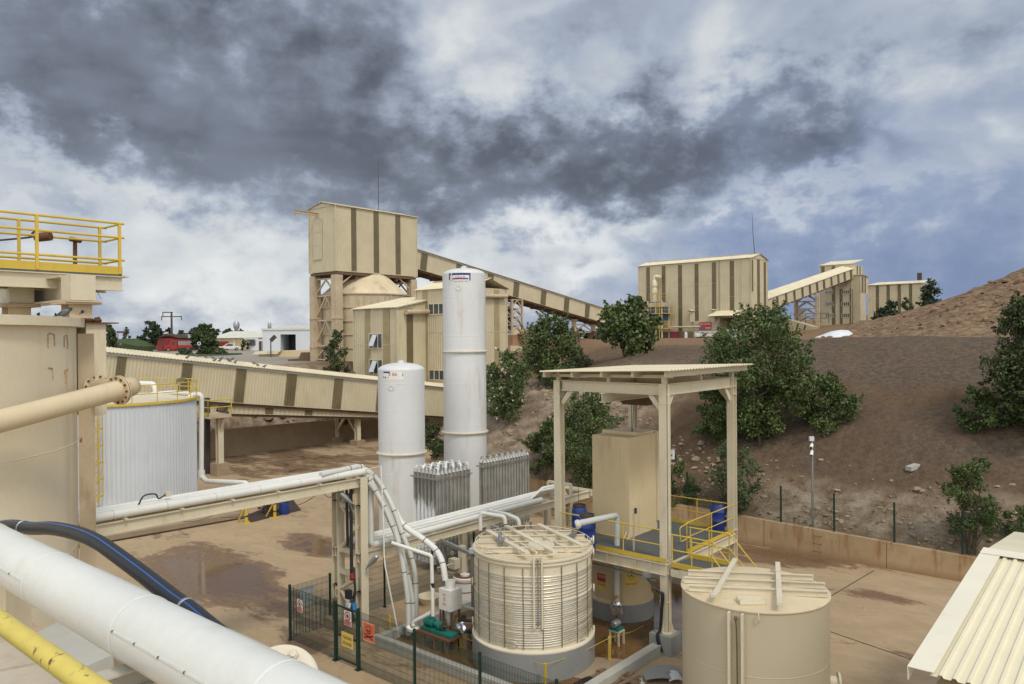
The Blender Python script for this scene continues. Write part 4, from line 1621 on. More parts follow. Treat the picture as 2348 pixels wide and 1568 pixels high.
# ---- blue dust filter in front of the mill
fy = 133.0
fb = P(1522, 777, 140)
fb = Vector((mo.x, mo.y, MZ0)) + V * along(mo, V, 1524) - U * 2.4
filt = thing('dust_filter', 'blue bag filter tower with yellow railed platforms against the mill', 'filter', fb)
k_ = fb.y / FPX
def fz(py):
 return P(1522, py, fb.y).z
b = MB()
b.box(Vector((fb.x, fb.y, (fz(692) + fz(735)) / 2)), (2.4, 36 * k_ * .95, fz(692) - fz(735)), (U, V, Z))
b.build('blue_casing', paint('filter_blue', (.05, .10, .17), .5, (.05, .04, .03), .5, 1.5, .4, .2), filt)
b = MB()
hw = 36 * k_ * .5
for q in ((-1.3, -hw), (-1.3, hw), (1.3, -hw), (1.3, hw), (-1.3, .2)):
 b.bar(Vector((fb.x, fb.y, MZ0 - .3)) + U * q[0] + V * q[1], Vector((fb.x, fb.y, fz(690))) + U * q[0] + V * q[1], .2)
b.build('frame', M['creamsteel'], filt)
b = MB()
def rail(b, pts, h=1.05, r=.035, posts=True, mids=(.52,), kick=None, seg=6, step=1.6, closed=False):
 """handrail over a polyline of floor points"""
 pts = [Vector(p) for p in pts]
 if closed:
  pts = pts + [pts[0]]
 for z_ in (h,) + tuple(h * m for m in mids):
  b.tube([p + Z * z_ for p in pts], r if z_ == h else r * .8, seg)
 if posts:
  for p, q in zip(pts[:-1], pts[1:]):
   n = max(1, int(round((q - p).length / step)))
   for i in range(n + 1):
    c = p.lerp(q, i / n)
    b.tube([c, c + Z * h], r * .9, seg, caps=False)
for py in (718, 752):
 z_ = fz(py)
 c = Vector((fb.x, fb.y, z_))
 b.box(c - Z * .1, (3.4, 2 * hw + 1.6, .12), (U, V, Z))
 rail(b, [c + U * 1.6 - V * (hw + .7), c - U * 1.6 - V * (hw + .7), c - U * 1.6 + V * (hw + .7), c + U * 1.6 + V * (hw + .7)], 1.15, .035)
z_ = fz(690)
c = Vector((fb.x, fb.y, z_))
rail(b, [c + U * 1.2 - V * hw * .9, c - U * 1.2 - V * hw * .9, c - U * 1.2 + V * (hw + .4), c + U * 1.2 + V * (hw + .4)], 1.3, .035)
for s in (-.35, .35):
 b.bar(Vector((fb.x, fb.y, MZ0)) - U * 1.7 + V * (hw * .55 + s), Vector((fb.x, fb.y, fz(668))) - U * 1.7 + V * (hw * .55 + s), .1)
b.build('railing', M['yellow'], filt)
b = MB()
e0 = P(1480, 706, fb.y - 1)
x0 = Vector((fb.x, fb.y, 0)) - V * 4.4 - U * 1.0
b.tube(bent([x0 + Z * (MZ0 + 1.0), x0 + Z * fz(705), x0 + V * 3.6 + Z * (fz(700))], 1.2, 8), .34, 14)
b.tube([x0 + Z * (MZ0 - .2), x0 + Z * (MZ0 + 1.4)], .5, 12)
b.box(x0 + V * 5.0 + Z * fz(699), (1.0, 3.4, .8), (U, V, Z))
b.build('inlet_duct', M['dirtysteel'], filt)
b = MB()
sx = Vector((mo.x, mo.y, 0)) + V * along(mo, V, 1507.5) - U * 1.0
b.cyl(sx + Z * fz(695), sx + Z * fz(672), .42, 14)
b.build('lower_stack', M['greypipe'], filt)
b = MB()
b.lathe(sx, [(.42, fz(672)), (.52, fz(671)), (.52, fz(661)), (.42, fz(660)), (.42, fz(656)), (.55, fz(654)), (.52, fz(645)), (.36, fz(640))], 16)
b.tube(bent([sx + Z * fz(640), sx + Z * fz(632), sx + V * 1.3 + Z * fz(633.5)], .5, 6), .34, 12)
b.build('stack', M['creamroof'], filt)
b = MB()
c = Vector((fb.x, fb.y, 0)) + V * hw * 1.0
b.cyl(c + Z * fz(750) + U * 1.2, c + Z * fz(750) + U * 1.2 + V * 6.5, .13, 10)
b.build('air_pipe', M['creamsteel'], filt)

def mill_spot(px, out):
 return Vector((mo.x, mo.y, MZ0)) + V * along(mo, V, px) - U * out
q = mill_spot(c6(765), 1.5)
bx = thing('waste_bin', 'crimson waste box on a stand beside the blue filter', 'bin', q)
b = MB()
b.box(q + Z * .95, (.8, 1.0, 1.1), (U, V, Z))
b.bar(q + Z * 1.55 - V * .6, q + Z * 1.55 + V * .6, .9, .08)
b.build('box', plain('crimson', (.22, .02, .05), .5), bx)
b = MB()
for s in (-.42, .42):
 b.bar(q + V * s - Z * .2, q + V * s + Z * .4, .1)
b.build('leg', M['darksteel'], bx)
for px_, mt, lab in ((c6(1000), 'strip', 'dark bin standing left of the red bin by the truck'), (c6(1045), 'red', 'red bin standing behind the white flatbed truck'), (c6(1072), 'greypipe', 'grey bin closest to the tail of the white truck')):
 q = mill_spot(px_, 1.6)
 bx = thing('waste_bin', lab, 'bin', q, 'bins by the mill wall')
 MB().box(q + Z * .4, (.7, .6, .9), (U, V, Z)).box(q + Z * .88, (.75, .66, .1), (U, V, Z)).build('body', M[mt], bx)
q = mill_spot(c6(880), 1.6)
gb = thing('gas_cylinder', 'pale grey cylinder tank standing at the corner of the block wall', 'cylinder', q)
MB().lathe(q, [(.3, -.2), (.3, 1.2), (.2, 1.4), (.1, 1.45), (.1, 1.6)], 14).build('body', M['greypipe'], gb)
def wheel(parent, c, ax, r, w, name='wheel'):
 t = MB().lathe(Vector(c) - Vector(ax) * w / 2, [(r * .62, 0), (r, 0), (r, w), (r * .62, w)], 18, ax, caps=False).build(name, M['black'], parent)
 MB().lathe(Vector(c) - Vector(ax) * w * .42, [(.001, 0), (r * .6, .02), (r * .62, w * .84), (.001, w * .84)], 14, ax, caps=False).build('rim', M['galv'], t)
tq = mill_spot(c6(1085), 5.0)
truck = thing('flatbed_truck', 'white flatbed truck with slatted sides parked at the mill door', 'truck', tq)
tl = along(tq, V, c6(1270))
b = MB()
b.box(tq + V * tl / 2 + Z * .62, (1.7, tl, .14), (U, V, Z))
for s in (-.85, .85):
 for k in range(2):
  b.box(tq + V * tl / 2 + U * s + Z * (.78 + k * .2), (.05, tl, .18), (U, V, Z))
 for k in range(7):
  b.bar(tq + V * (tl * k / 6) + U * s + Z * .65, tq + V * (tl * k / 6) + U * s + Z * 1.5, .05)
 for z_ in (1.5, 1.25):
  b.bar(tq + U * s + Z * z_, tq + V * tl + U * s + Z * z_, .05)
for k in (0, 1):
 b.box(tq + V * tl * k + Z * .95, (1.7, .05, .5), (U, V, Z))
b.build('cargo_bed', M['whiteplain'], truck)
cb = tq + V * (tl + 1.0)
MB().prism([cb - V * .85 + Z * .45 - U * .85, cb + V * 1.0 + Z * .45 - U * .85, cb + V * .98 + Z * 1.05 - U * .85, cb + V * .6 + Z * 1.75 - U * .85, cb - V * .85 + Z * 1.8 - U * .85], U * 1.7).build('cab', M['whiteplain'], truck)
MB().box(cb - U * .87 + Z * 1.38, (.04, .9, .5), (U, V, Z)).build('side_window', M['glass'], truck)
MB().box(tq + V * (tl / 2 + .8) + Z * .45, (.7, tl + 1.6, .16), (U, V, Z)).build('chassis', M['darksteel'], truck)
for s in (-.72, .72):
 wheel(truck, tq + V * (tl * .45) + U * s + Z * .33, U, .34, .26)
 wheel(truck, cb + V * .1 + U * s + Z * .33, U, .34, .22)

# ---- far right crushing hall
def c7(x):
 return (2450 + x / 2.613) * .70906
def r7(y):
 return (750 + y / 2.613) * .70906
rs = mc + U * (ML + .2) - V * 2.2
rs = Vector((rs.x, rs.y, P(1764, r7(700) + 1, rs.y).z))
Lr = along(rs, U, 1958)
re = rs + U * Lr
re.z = P(1958, r7(386), re.y).z
d4 = (re - rs).normalized()
H4 = P(1764, r7(598), rs.y).z - rs.z
ps = [(c7(a), c7(a + 16)) for a in (158, 232, 301, 369, 432, 493, 551, 613, 671, 725, 779)]
gal4, t4 = gallery('conveyor_gallery', 'rising conveyor gallery from the mill up to the far right hall', rs, d4, (re - rs).length, H4 * .98, 4.6, gal_strips(rs + Z * 2, d4, ps), .75, .4, .3, trim=False)
hc2 = Vector((re.x, re.y, 0)) - V * .3 + U * -1.0
hz_t = P(1960, r7(268), hc2.y).z
HW2 = along(hc2, -V, 1881)
HL2 = along(hc2, U, 1977)
HG = 10.5
hall = thing('crushing_hall', 'far right striped hall with stepped roofs and rows of dark windows', 'building', (hc2.x, hc2.y, HG))
b = MB()
core(b, hc2, HL2, HW2, HG, hz_t)
b.build('core', M['cream'], hall)
ho = hc2 - V * HW2
clad(hall, ho, V, HW2, HG + 1.5, hz_t, [seg_px(ho, V, c7(a), c7(e)) for a, e in ((541, 569), (628, 656), (634 + 60, 718), (778, 804))], strip_z=[(P(1890, r7(380), 175).z, hz_t - .3), (HG + 2, hz_t - .3), (HG + 2, hz_t - 6), (HG + 2, hz_t - 6)])
clad(hall, hc2, U, HL2, HG, hz_t, [seg_px(hc2, U, c7(838), c7(848)), seg_px(hc2, U, c7(860), c7(870))])
b = MB()
e = Vector((ho.x, ho.y, hz_t + .05)) - V * .3 - U * .3
dd = U * (HL2 + .6) + Z * 1.6
b.sheet(e, V, dd, HW2 + .6, dd.length, .4, .05, thick=.1)
b.build('roof', M['creamroof'], hall)
for yy0, yy1 in ((495, 523), (593, 624), (690, 722)):
 for xa, xb in ((574, 640), (712, 779)):
  s0, s1 = seg_px(ho, V, c7(xa), c7(xb))
  Yw = (ho + V * s0).y
  zb_, zt_ = P(c7(xa), r7(yy1), Yw).z, P(c7(xa), r7(yy0), Yw).z
  window(hall, Vector((ho.x, ho.y, zb_)) + V * s0, V, s1 - s0, zt_ - zb_, 4)
sb0 = hc2 + V * .05 + U * .5
sW = along(sb0, V, c7(868))
szt = P(1970, r7(362), hc2.y).z
b = MB()
b.box(Vector((sb0.x, sb0.y, 0)) + V * sW / 2 + U * 2.2 + Z * ((HG + szt) / 2), (4.4, sW, szt - HG), (U, V, Z))
b.build('stair_block', M['cream'], hall)
sc2 = Vector((sb0.x, sb0.y, 0)) + V * sW
zlo = P(c7(880), r7(515), sc2.y).z
clad(hall, sc2 + U * 0, U, along(sc2, U, c7(933)), zlo, szt - .4, [seg_px(sc2, U, c7(880), c7(893)), seg_px(sc2, U, c7(904), c7(914))])
b = MB()
e = Vector((sb0.x, sb0.y, szt + .05)) - U * .3
dd = U * 6.5 - Z * 1.0
b.sheet(e, V, U * 6.2 - Z * .2, sW + .4, 6.4, .4, .05, thick=.1)
b.build('stair_roof', M['creamroof'], hall)
wl = P(c7(933), 700, 172)
wl = Vector((wl.x, wl.y, 0))
wz = P(c7(936), r7(452), 172).z
WW = along(wl, V, c7(1384))
ww0 = 12.0
b = MB()
b.box(wl + V * WW / 2 + U * 4 + Z * ((ww0 + wz) / 2), (7.9, WW - .1, wz - ww0), (U, V, Z))
b.build('wing_core', M['cream'], hall)
clad(hall, wl, V, WW, ww0, wz, [seg_px(wl, V, c7(a), c7(a + 28)) for a in (1000, 1090, 1184, 1280)])
b = MB()
dd = U * 8.6 + Z * 1.0
b.sheet(wl - V * .3 - U * .4 + Z * (wz + .05), V, dd, WW + .9, dd.length, .4, .05, thick=.1)
b.build('wing_roof', M['creamroof'], hall)
b = MB()
b.box(wl + V * (WW - 1.0) + U * 3 + Z * (wz + 1.6), (.8, .8, 1.6), (U, V, Z))
b.build('roof_vent', M['darksteel'], hall)
tb = rs + d4 * along(rs, d4, c7(500)) - V * 2.3
lt3 = lattice('lattice_tower', 'cream lattice tower under the rising gallery by the far hall', tb, 9.5, tb.z - .4, 4.6, 1.2, 6, .2)
tb = rs + d4 * along(rs, d4, c7(190)) - V * 2.3
lt4 = lattice('lattice_tower', 'dark stained trestle at the mill end of the rising gallery', tb, 9.2, tb.z - .4, 3.4, 3.0, 2, .22)
q0 = P(1780, 746, 165)
ql = along(q0, V, c7(445))
e0 = q0 + V * ql
e0.z = P(c7(445), 768, e0.y).z
dq = (e0 - q0)
lowg = thing('conveyor_gallery', 'low conveyor gallery sloping down behind the mill corner', 'conveyor gallery', q0, 'sloping conveyor galleries')
dqn = dq.normalized()
tq_ = dqn.cross(-U).normalized()
if tq_.z < 0:
 tq_ = -tq_
b = MB()
Hq = 3.7
b.sheet(q0 - tq_ * Hq * .5, dqn, tq_, dq.length, Hq, .4, .05)
b.box(q0 + dq / 2 + U * 1.6, (dq.length, 3.1, Hq), (dqn, U, tq_))
b.build('side_cladding', M['cream'], lowg)
for a in (235, 316, 376):
 s0, s1 = seg_px(q0, dqn, c7(a), c7(a + 13))
 MB().sheet(q0 + dqn * s0 - tq_ * Hq * .47 - U * .07, dqn, tq_, s1 - s0, Hq * .92, .3, .05).build('skylight_strip', M['strip'], lowg)
for (cx, yt, r_, lab) in ((c7(357), r7(648), .85, 'fat pale chimney pipe behind the low gallery'),):
 q = P(cx, r7(790), 172)
 zt_ = P(cx, yt, 172).z
 ch = thing('chimney', lab, 'chimney', q)
 MB().lathe(Vector((q.x, q.y, 0)), [(r_, 9), (r_, zt_ - 2.6), (r_ * 1.25, zt_ - 2.4), (r_ * 1.25, zt_ - .6), (r_ * .9, zt_)], 14).build('stack', M['greypipe'], ch)
 b = MB()
 c = Vector((q.x, q.y, 0)) + V * 3.2
 rail(b, [c + Z * P(cx, r7(775), 172).z - V * 2, c + Z * P(cx, r7(775), 172).z + V * 3], 2.2, .07)
 b.build('railing', M['darksteel'], ch)
q0, q1 = T(c7(505), r7(890), 40), T(c7(835), r7(862), 40)
ty = 112
qa, qb = P(c7(500), r7(893), ty), P(c7(822), r7(860), ty)
tz = min(qa.z, qb.z)
tarp = MB()
m = [(0, 0), (.25, .45), (.45, 1.0), (.62, 1.12), (.82, 1.05), (.93, .55), (1.0, .35)]
Lq = (qb - qa)
Lq.z = 0
H_ = P(c7(700), r7(832), ty).z - tz
vs, fs = [], []
rr = random.Random(5)
for j, (dp, kz) in enumerate(((-2.2, 0), (-1.2, .55), (0, 1), (1.5, .9), (3.0, 0))):
 for (t_, h_) in m:
  vs.append(qa + Lq * t_ + Vector((0, dp, 0)) + Z * (tz - qa.z + h_ * kz * H_ + rr.uniform(-.05, .05)))
nm = len(m)
for j in range(4):
 for i in range(nm - 1):
  fs.append((j * nm + i, j * nm + i + 1, (j + 1) * nm + i + 1, (j + 1) * nm + i))
tarp.add(vs, fs)
tag(tarp.build('tarpaulin', plain('white_tarp', (.72, .74, .76), .4), loc=(qa.x, qa.y, tz), sharp=60), 'white tarpaulin covering a heap on the plateau edge', 'tarpaulin')
for (xa, xb, ya, yb, lab) in ((1296, 1395, 823, 872, 'larger pale concrete block with sloped side on the plateau'), (1480, 1590, 820, 840, 'low concrete slab farther right on the plateau')):
 a_, b_ = P(c7(xa), r7(yb), 104), P(c7(xb), r7(yb), 104)
 h = P(c7(xa), r7(ya), 104).z - a_.z
 k = MB()
 k.prism([a_ - Z * .3, b_ - Z * .3, b_ - Z * 0 + (a_ - b_).normalized() * .15 + Z * h, a_ + (b_ - a_).normalized() * .12 + Z * h], (0, 1.6, 0))
 tag(k.build('concrete_block', M['kerb'], loc=a_), lab, 'concrete block')
# upper yard on the left, far away
def cl(x):
 return (300 + x / 3.913) * .70906
def rl(y):
 return (1000 + y / 3.913) * .70906
PZ = 7.42
M['grass'] = paint('grass_bank', (.055, .085, .028), .9, (.10, .09, .04), .4, 1.5, 1, .25, bump=.4)
b = MB()
gpts = [(cl(240), rl(440), 165), (cl(300), rl(378), 182), (cl(520), rl(368), 192), (cl(800), rl(372), 196), (cl(800), rl(470), 190), (cl(560), rl(468), 178), (cl(360), rl(420), 168)]
vs = [P(*g) for g in gpts]
vs = [Vector((p.x, p.y, max(p.z, PZ + .02))) for p in vs]
n = len(vs)
b.add(vs + [Vector((p.x, p.y, PZ - 1)) for p in vs], [tuple(range(n))[::-1]] + [(i, (i + 1) % n, n + (i + 1) % n, n + i) for i in range(n)])
struct(b.build('grass_bank', M['grass']), 'green lawn bank beside the far left road', 'grass')
b = MB()
kp = [P(cl(x), rl(y), Y_) for x, y, Y_ in ((285, 388, 163), (340, 425, 166), (430, 455, 172), (540, 468, 180), (800, 484, 190))]
for p, q in zip(kp[:-1], kp[1:]):
 b.bar(Vector((p.x, p.y, PZ + .15)), Vector((q.x, q.y, PZ + .15)), .5, .5)
struct(b.build('kerb', M['kerb']), 'pale kerb along the far grass bank', 'kerb')
ga, gb_, gc = P(cl(802), rl(486), 200), P(cl(968), rl(486), 196), P(cl(1235), rl(480), 205)
zt_ = P(cl(900), rl(364), 198).z
zr = P(cl(900), rl(318), 198).z
gar = thing('garage', 'low red walled garage with grey roof beside the red truck', 'building', (ga.x, ga.y, PZ))
b = MB()
b.prism([(ga.x, ga.y, PZ), (gb_.x, gb_.y, PZ), (gb_.x, gb_.y, zt_), (ga.x, ga.y, zt_)], (0, 7, 0))
b.build('red_wall', M['red'], gar)
b = MB()
b.prism([(gb_.x, gb_.y + 3, PZ), (gc.x, gc.y + 2, PZ), (gc.x, gc.y + 2, zt_), (gb_.x, gb_.y + 3, zt_)], (0, 5, 0))
b.build('dark_bay', M['darksteel'], gar)
b = MB()
b.prism([(ga.x - 2.2, ga.y - .8, zt_), (gc.x + 1, gc.y - 4, zt_), (gc.x + 1, gc.y - 4, zr), (gb_.x - 1.5, gb_.y - .8, zr + .1)], (0, 12, 0))
b.build('roof', M['greypipe'], gar)

def car_body(b, o, f, s, L, W, prof, z0=0.0):
 """side outline prof [(along, height)] swept across the width"""
 poly = [o + f * x + Z * (z + z0) - s * (W / 2) for x, z in prof]
 b.prism(poly, s * W)

f_ = Vector((-.86, -.5, 0)).normalized()
s_ = Vector((-f_.y, f_.x, 0))
to = P(cl(1240), rl(498), 192)
to.z = PZ
ft = thing('fire_truck', 'red fire truck with silver equipment body parked by the garage', 'truck', to)
b = MB()
b_cab = [(3.3, .55), (6.2, .55), (6.25, 1.35), (5.5, 1.6), (4.7, 2.6), (3.3, 2.75)]
car_body(b, to, f_, s_, 0, 2.2, b_cab)
b.build('cab', M['red'], ft)
b = MB()
car_body(b, to, f_, s_, 0, 2.25, [(-.1, .8), (3.2, .8), (3.2, 1.5), (-.1, 1.5)])
car_body(b, to, f_, s_, 0, 2.3, [(-.1, 2.5), (4.0, 2.62), (4.0, 2.9), (-.1, 2.75)])
b.build('red_body', M['red'], ft)
b = MB()
car_body(b, to, f_, s_, 0, 2.2, [(0, 1.5), (3.1, 1.5), (3.1, 2.5), (0, 2.5)])
b.build('shutter', M['galv'], ft)
b = MB()
car_body(b, to, f_, s_, 0, 2.24, [(3.7, 1.62), (4.75, 1.62), (4.5, 2.35), (3.7, 2.4)])
fr = (f_ * -.8 + Z * 1.0).normalized()
b.prism([to + f_ * 5.56 + Z * 1.66 - s_ * .95, to + f_ * 5.56 + Z * 1.66 + s_ * .95, to + f_ * 4.82 + Z * 2.52 + s_ * .9, to + f_ * 4.82 + Z * 2.52 - s_ * .9], f_ * .03)
b.build('windscreen', M['glass'], ft)
MB().box(to + f_ * 6.27 + Z * .75, (.1, 2.2, .5), (f_, s_, Z)).build('bumper', M['darksteel'], ft)
for x in (.9, 5.3):
 for k in (-.95, .95):
  wheel(ft, to + f_ * x + s_ * k + Z * .5, s_, .5, .32)
to = P(cl(1868), rl(496), 192)
to.z = PZ
f2 = Vector((-.90, -.43, 0)).normalized()
s2_ = Vector((-f2.y, f2.x, 0))
pk = thing('pickup_truck', 'white double cab pickup parked in front of the long shed', 'pickup', to)
b = MB()
car_body(b, to, f2, s2_, 0, 1.75, [(0, .5), (5.25, .5), (5.3, .95), (4.9, 1.12), (4.0, 1.18), (3.2, 1.78), (1.75, 1.8), (1.6, 1.15), (0, 1.15)])
b.build('body', M['whiteplain'], pk)
b = MB()
car_body(b, to, f2, s2_, 0, 1.79, [(1.85, 1.2), (3.75, 1.2), (3.12, 1.68), (1.9, 1.68)])
b.prism([to + f2 * 4.0 + Z * 1.22 - s2_ * .75, to + f2 * 4.0 + Z * 1.22 + s2_ * .75, to + f2 * 3.25 + Z * 1.74 + s2_ * .65, to + f2 * 3.25 + Z * 1.74 - s2_ * .65], f2 * .04)
b.build('side_window', M['glass'], pk)
MB().box(to + f2 * 5.3 + Z * .72, (.06, 1.4, .35), (f2, s2_, Z)).build('grille', M['darksteel'], pk)
for x in (1.0, 4.3):
 for k in (-.8, .8):
  wheel(pk, to + f2 * x + s2_ * k + Z * .4, s2_, .4, .26)
sa, sb_ = P(cl(1500), rl(490), 215), P(cl(2150), rl(490), 200)
ze, zr = P(cl(1800), rl(362), 208).z, P(cl(1800), rl(283), 215).z
lsd = thing('long_shed', 'long beige shed with pale ribbed metal roof behind the pickup', 'building', (sa.x, sa.y, PZ))
d = (sb_ - sa)
d.z = 0
n_ = Vector((-d.y, d.x, 0)).normalized()
b = MB()
b.prism([Vector((sa.x, sa.y, PZ)), Vector((sb_.x, sb_.y, PZ)), Vector((sb_.x, sb_.y, ze)), Vector((sa.x, sa.y, ze))], n_ * 12)
b.build('wall', M['tan'], lsd)
b = MB()
b.sheet(Vector((sa.x, sa.y, ze)) - n_ * .5, d, n_ * 6 + Z * (zr - ze), d.length, 6.6, .6, .06, thick=.1)
mid = Vector((sa.x, sa.y, zr)) + n_ * 12 + d * .32
b.prism([mid, mid + d * .68, mid + d * .68 + n_ * 6 + Z * 1.7, mid + n_ * 6 + d * .03 + Z * 1.7], -Z * .2)
b.build('roof', paint('pale_roof', (.56, .55, .49), .5, (.3, .26, .2), .3, .8, 1, .1), lsd)
for k in (.18, .47, .74):
 MB().bar(Vector((sa.x, sa.y, PZ)) + d * k - n_ * .05, Vector((sa.x, sa.y, ze)) + d * k - n_ * .05, .3).build('column', M['whiteplain'], lsd)
q = Vector((sa.x, sa.y, PZ)) + d * .0
MB().box(Vector((sa.x, sa.y, PZ + 1.15)) + d * .13 - n_ * .2, (11, .15, 2.3), (d.normalized(), n_, Z)).build('red_fence_panel', M['red'], lsd)
for cx, y0_, y1_, r_ in ((1817, 258, 155, .6), (2235, 250, 165, .35)):
 q = P(cl(cx), rl(y0_), 222)
 zt_ = P(cl(cx), rl(y1_), 222).z
 MB().lathe(Vector((q.x, q.y, 0)), [(r_, q.z - 3), (r_, zt_ - 2.2), (r_ * 1.5, zt_ - 1.6), (r_ * 1.5, zt_ - .5), (r_ * .9, zt_)], 10).build('flue', M['galv'], lsd)
ha, hb = P(cl(1950), rl(492), 190), P(cl(2140), rl(492), 188)
zt_ = P(cl(2000), rl(380), 189).z
hut = thing('guard_hut', 'small white hut with a window between pickup and white hall', 'hut', (ha.x, ha.y, PZ))
MB().prism([(ha.x, ha.y, PZ), (hb.x, hb.y, PZ), (hb.x, hb.y, zt_), (ha.x, ha.y, zt_)], (0, 3, 0)).build('wall', M['whiteplain'], hut)
w_ = hb - ha
MB().prism([(ha.x - .6, ha.y - .8, zt_), (hb.x - 2, hb.y - .8, zt_), (hb.x - 2, hb.y - .8, zt_ + .3), (ha.x - .6, ha.y - .8, zt_ + .3)], (0, 4, 0)).build('roof', M['whiteplain'], hut)
MB().box(ha + w_ * .52 + Vector((0, -.05, 0)) + Z * (PZ + 1.9 - ha.z), (2.2, .1, 1.3)).build('window', M['glass'], hut)
MB().box(ha + w_ * .93 + Vector((0, -.05, 0)) + Z * (PZ + 1.2 - ha.z), (.9, .1, 2.3)).build('door', M['darksteel'], hut)
wa, wb = P(602, 802, 160), P(716, 800, 160)
wz = P(660, 756.5, 160).z
wh = thing('white_hall', 'white flat roofed hall with a dark open bay left of the silo legs', 'building', (wa.x, wa.y, PZ))
b = MB()
p0, p1 = P(643, 800, 160), P(678, 800, 160)
zb_ = P(660, 766.5, 160).z
for a_, c_ in ((wa, p0), (p1, wb)):
 b.prism([(a_.x, a_.y, PZ - .3), (c_.x, c_.y, PZ - .3), (c_.x, c_.y, wz), (a_.x, a_.y, wz)], (0, 10, 0))
b.prism([(p0.x, p0.y, zb_), (p1.x, p1.y, zb_), (p1.x, p1.y, wz), (p0.x, p0.y, wz)], (0, 10, 0))
b.build('wall', M['greytank'], wh)
MB().prism([(p0.x, p0.y + 6, PZ - .3), (p1.x, p1.y + 6, PZ - .3), (p1.x, p1.y + 6, zb_), (p0.x, p0.y + 6, zb_)], (0, .3, 0)).build('dark_bay', M['black'], wh)
MB().prism([(wa.x - .2, wa.y - .2, wz), (wb.x, wb.y - .2, wz), (wb.x, wb.y - .2, wz + .35), (wa.x - .2, wa.y - .2, wz + .35)], (0, 10, 0)).build('roof_edge', M['greypipe'], wh)
ta, tb_ = P(593, 838, 120), P(730, 845, 120)
zt_ = P(650, 803, 120).z
rw = thing('retaining_block', 'plain tan wall block below the white hall', 'wall', (ta.x, ta.y, 5))
MB().prism([(ta.x, ta.y, 4), (tb_.x, tb_.y, 4), (tb_.x, tb_.y, zt_), (ta.x, ta.y, P(593, 806, 120).z)], (0, 10, 0)).build('wall', M['tan'], rw)
MB().prism([(ta.x - .8, ta.y - .6, P(593, 812, 120).z), (ta.x + 3, ta.y - .6, P(593, 812, 120).z), (ta.x + 3.6, ta.y - .6, P(593, 810, 120).z + .4), (ta.x - .3, ta.y - .6, P(593, 810, 120).z + .3)], (0, 2, 0)).build('porch_roof', M['creamroof'], rw)
q = P(700, 833, 96)
hp = thing('feed_hopper', 'dark brown sheet hopper beside the silo leg behind the gallery', 'hopper', q)
b = MB()
b.prism([P(658, 836, 96), P(708, 836, 96), P(716, 808, 96), P(690, 808, 96), P(684, 822, 96), P(660, 824, 96)], (0, 2.2, 0))
b.build('body', M['soffit'], hp)
q = P(621, 824, 118)
lp = thing('street_lamp', 'slim dark street lamp in front of the tan wall block', 'street lamp', q)
b = MB()
zt_ = P(621, 781, 118).z
b.tube([q - Z * 1, Vector((q.x, q.y, zt_))], .09, 6)
b.build('pole', M['darksteel'], lp)
b = MB()
h = P(625.5, 778, 118)
b.bar(Vector((q.x, q.y, zt_)), h + Vector((.4, 0, .5)), .35, .55)
b.build('lamp_head', M['darksteel'], lp)
q = P(cl(1348), rl(560), 150)
zt_ = P(cl(1348), rl(432), 150).z
rsn = thing('traffic_sign', 'round blue traffic sign on a pole by the roundabout', 'sign', (q.x, q.y, PZ))
MB().tube([(q.x, q.y, PZ), (q.x, q.y, zt_)], .08, 6).build('pole', M['galv'], rsn)
MB().lathe((q.x, q.y - .12, zt_), [(.001, 0), (.34, 0), (.34, .05), (.001, .05)], 20, (0, 1, 0)).build('sign_face', plain('sign_blue2', (.03, .10, .40), .5), rsn)
MB().lathe((q.x, q.y - .15, zt_), [(.26, 0), (.36, 0), (.36, .02)], 20, (0, 1, 0), caps=False).build('rim', M['whiteplain'], rsn)
q = P(cl(998), rl(305), 240)
zt_ = P(cl(998), rl(38), 240).z
pp = thing('power_pole', 'dark concrete power pole with two cross arms on the left skyline', 'pole', (q.x, q.y, PZ))
b = MB()
b.tube([(q.x, q.y, 6), (q.x, q.y, zt_)], [.45, .28], 8)
b.build('pole', M['darksteel'], pp)
b = MB()
zc = P(cl(998), rl(92), 240).z
b.bar((q.x - 3.2, q.y, zc), (q.x + 3.2, q.y, zc), .3)
b.bar((q.x - 2.8, q.y, zt_), (q.x + .4, q.y, zt_), .3)
for dx, z_ in ((-3.1, zc), (3.1, zc), (-2.7, zt_)):
 b.bar((q.x + dx, q.y, z_), (q.x + dx, q.y, z_ - 1.2), .2)
b.build('cross_arm', M['darksteel'], pp)
q = P(cl(370), rl(365), 186)
pb = thing('notice_board', 'purple box board standing on the grass bank', 'notice board', q)
zt_ = P(cl(370), rl(305), 186).z
MB().box(Vector((q.x, q.y, (q.z + zt_) / 2 + .9)), (2.4, .5, (zt_ - q.z) - 1.6)).build('panel', plain('purple', (.13, .015, .12), .5), pb)
b = MB()
for s in (-1, 1):
 b.bar(Vector((q.x + s, q.y, q.z - 1.2)), Vector((q.x + s, q.y, zt_)), .15)
b.build('leg', M['soffit'], pb)
tree_px('tree', 'round dark tree in front of the red truck', 468, 797, 746, 64, Y=183, nleaf=5200, leaf=.55, lobes=34, seed=31, mat='leafdark', group=FARG, low=.2, top=.6)
tree_px('conifer_tree', 'tall ragged conifer left of the red garage', 346, 794, 737, 48, Y=190, nleaf=2600, leaf=.5, lobes=26, seed=32, mat='leaffar', group=FARG, low=.18, top=1.1, cat='tree')
tree_px('tree', 'thin windswept sapling on the far grass bank', 293, 776, 750, 20, Y=186, nleaf=260, leaf=.5, lobes=7, seed=33, mat='leafgrey', group=FARG, low=.5)
tree_px('conifer_tree', 'dark tree just right of the big cream tank', 250, 795, 742, 42, Y=150, nleaf=2200, leaf=.45, lobes=22, seed=34, mat='leafdark', group=FARG, low=.05, cat='tree')
rr = random.Random(44)
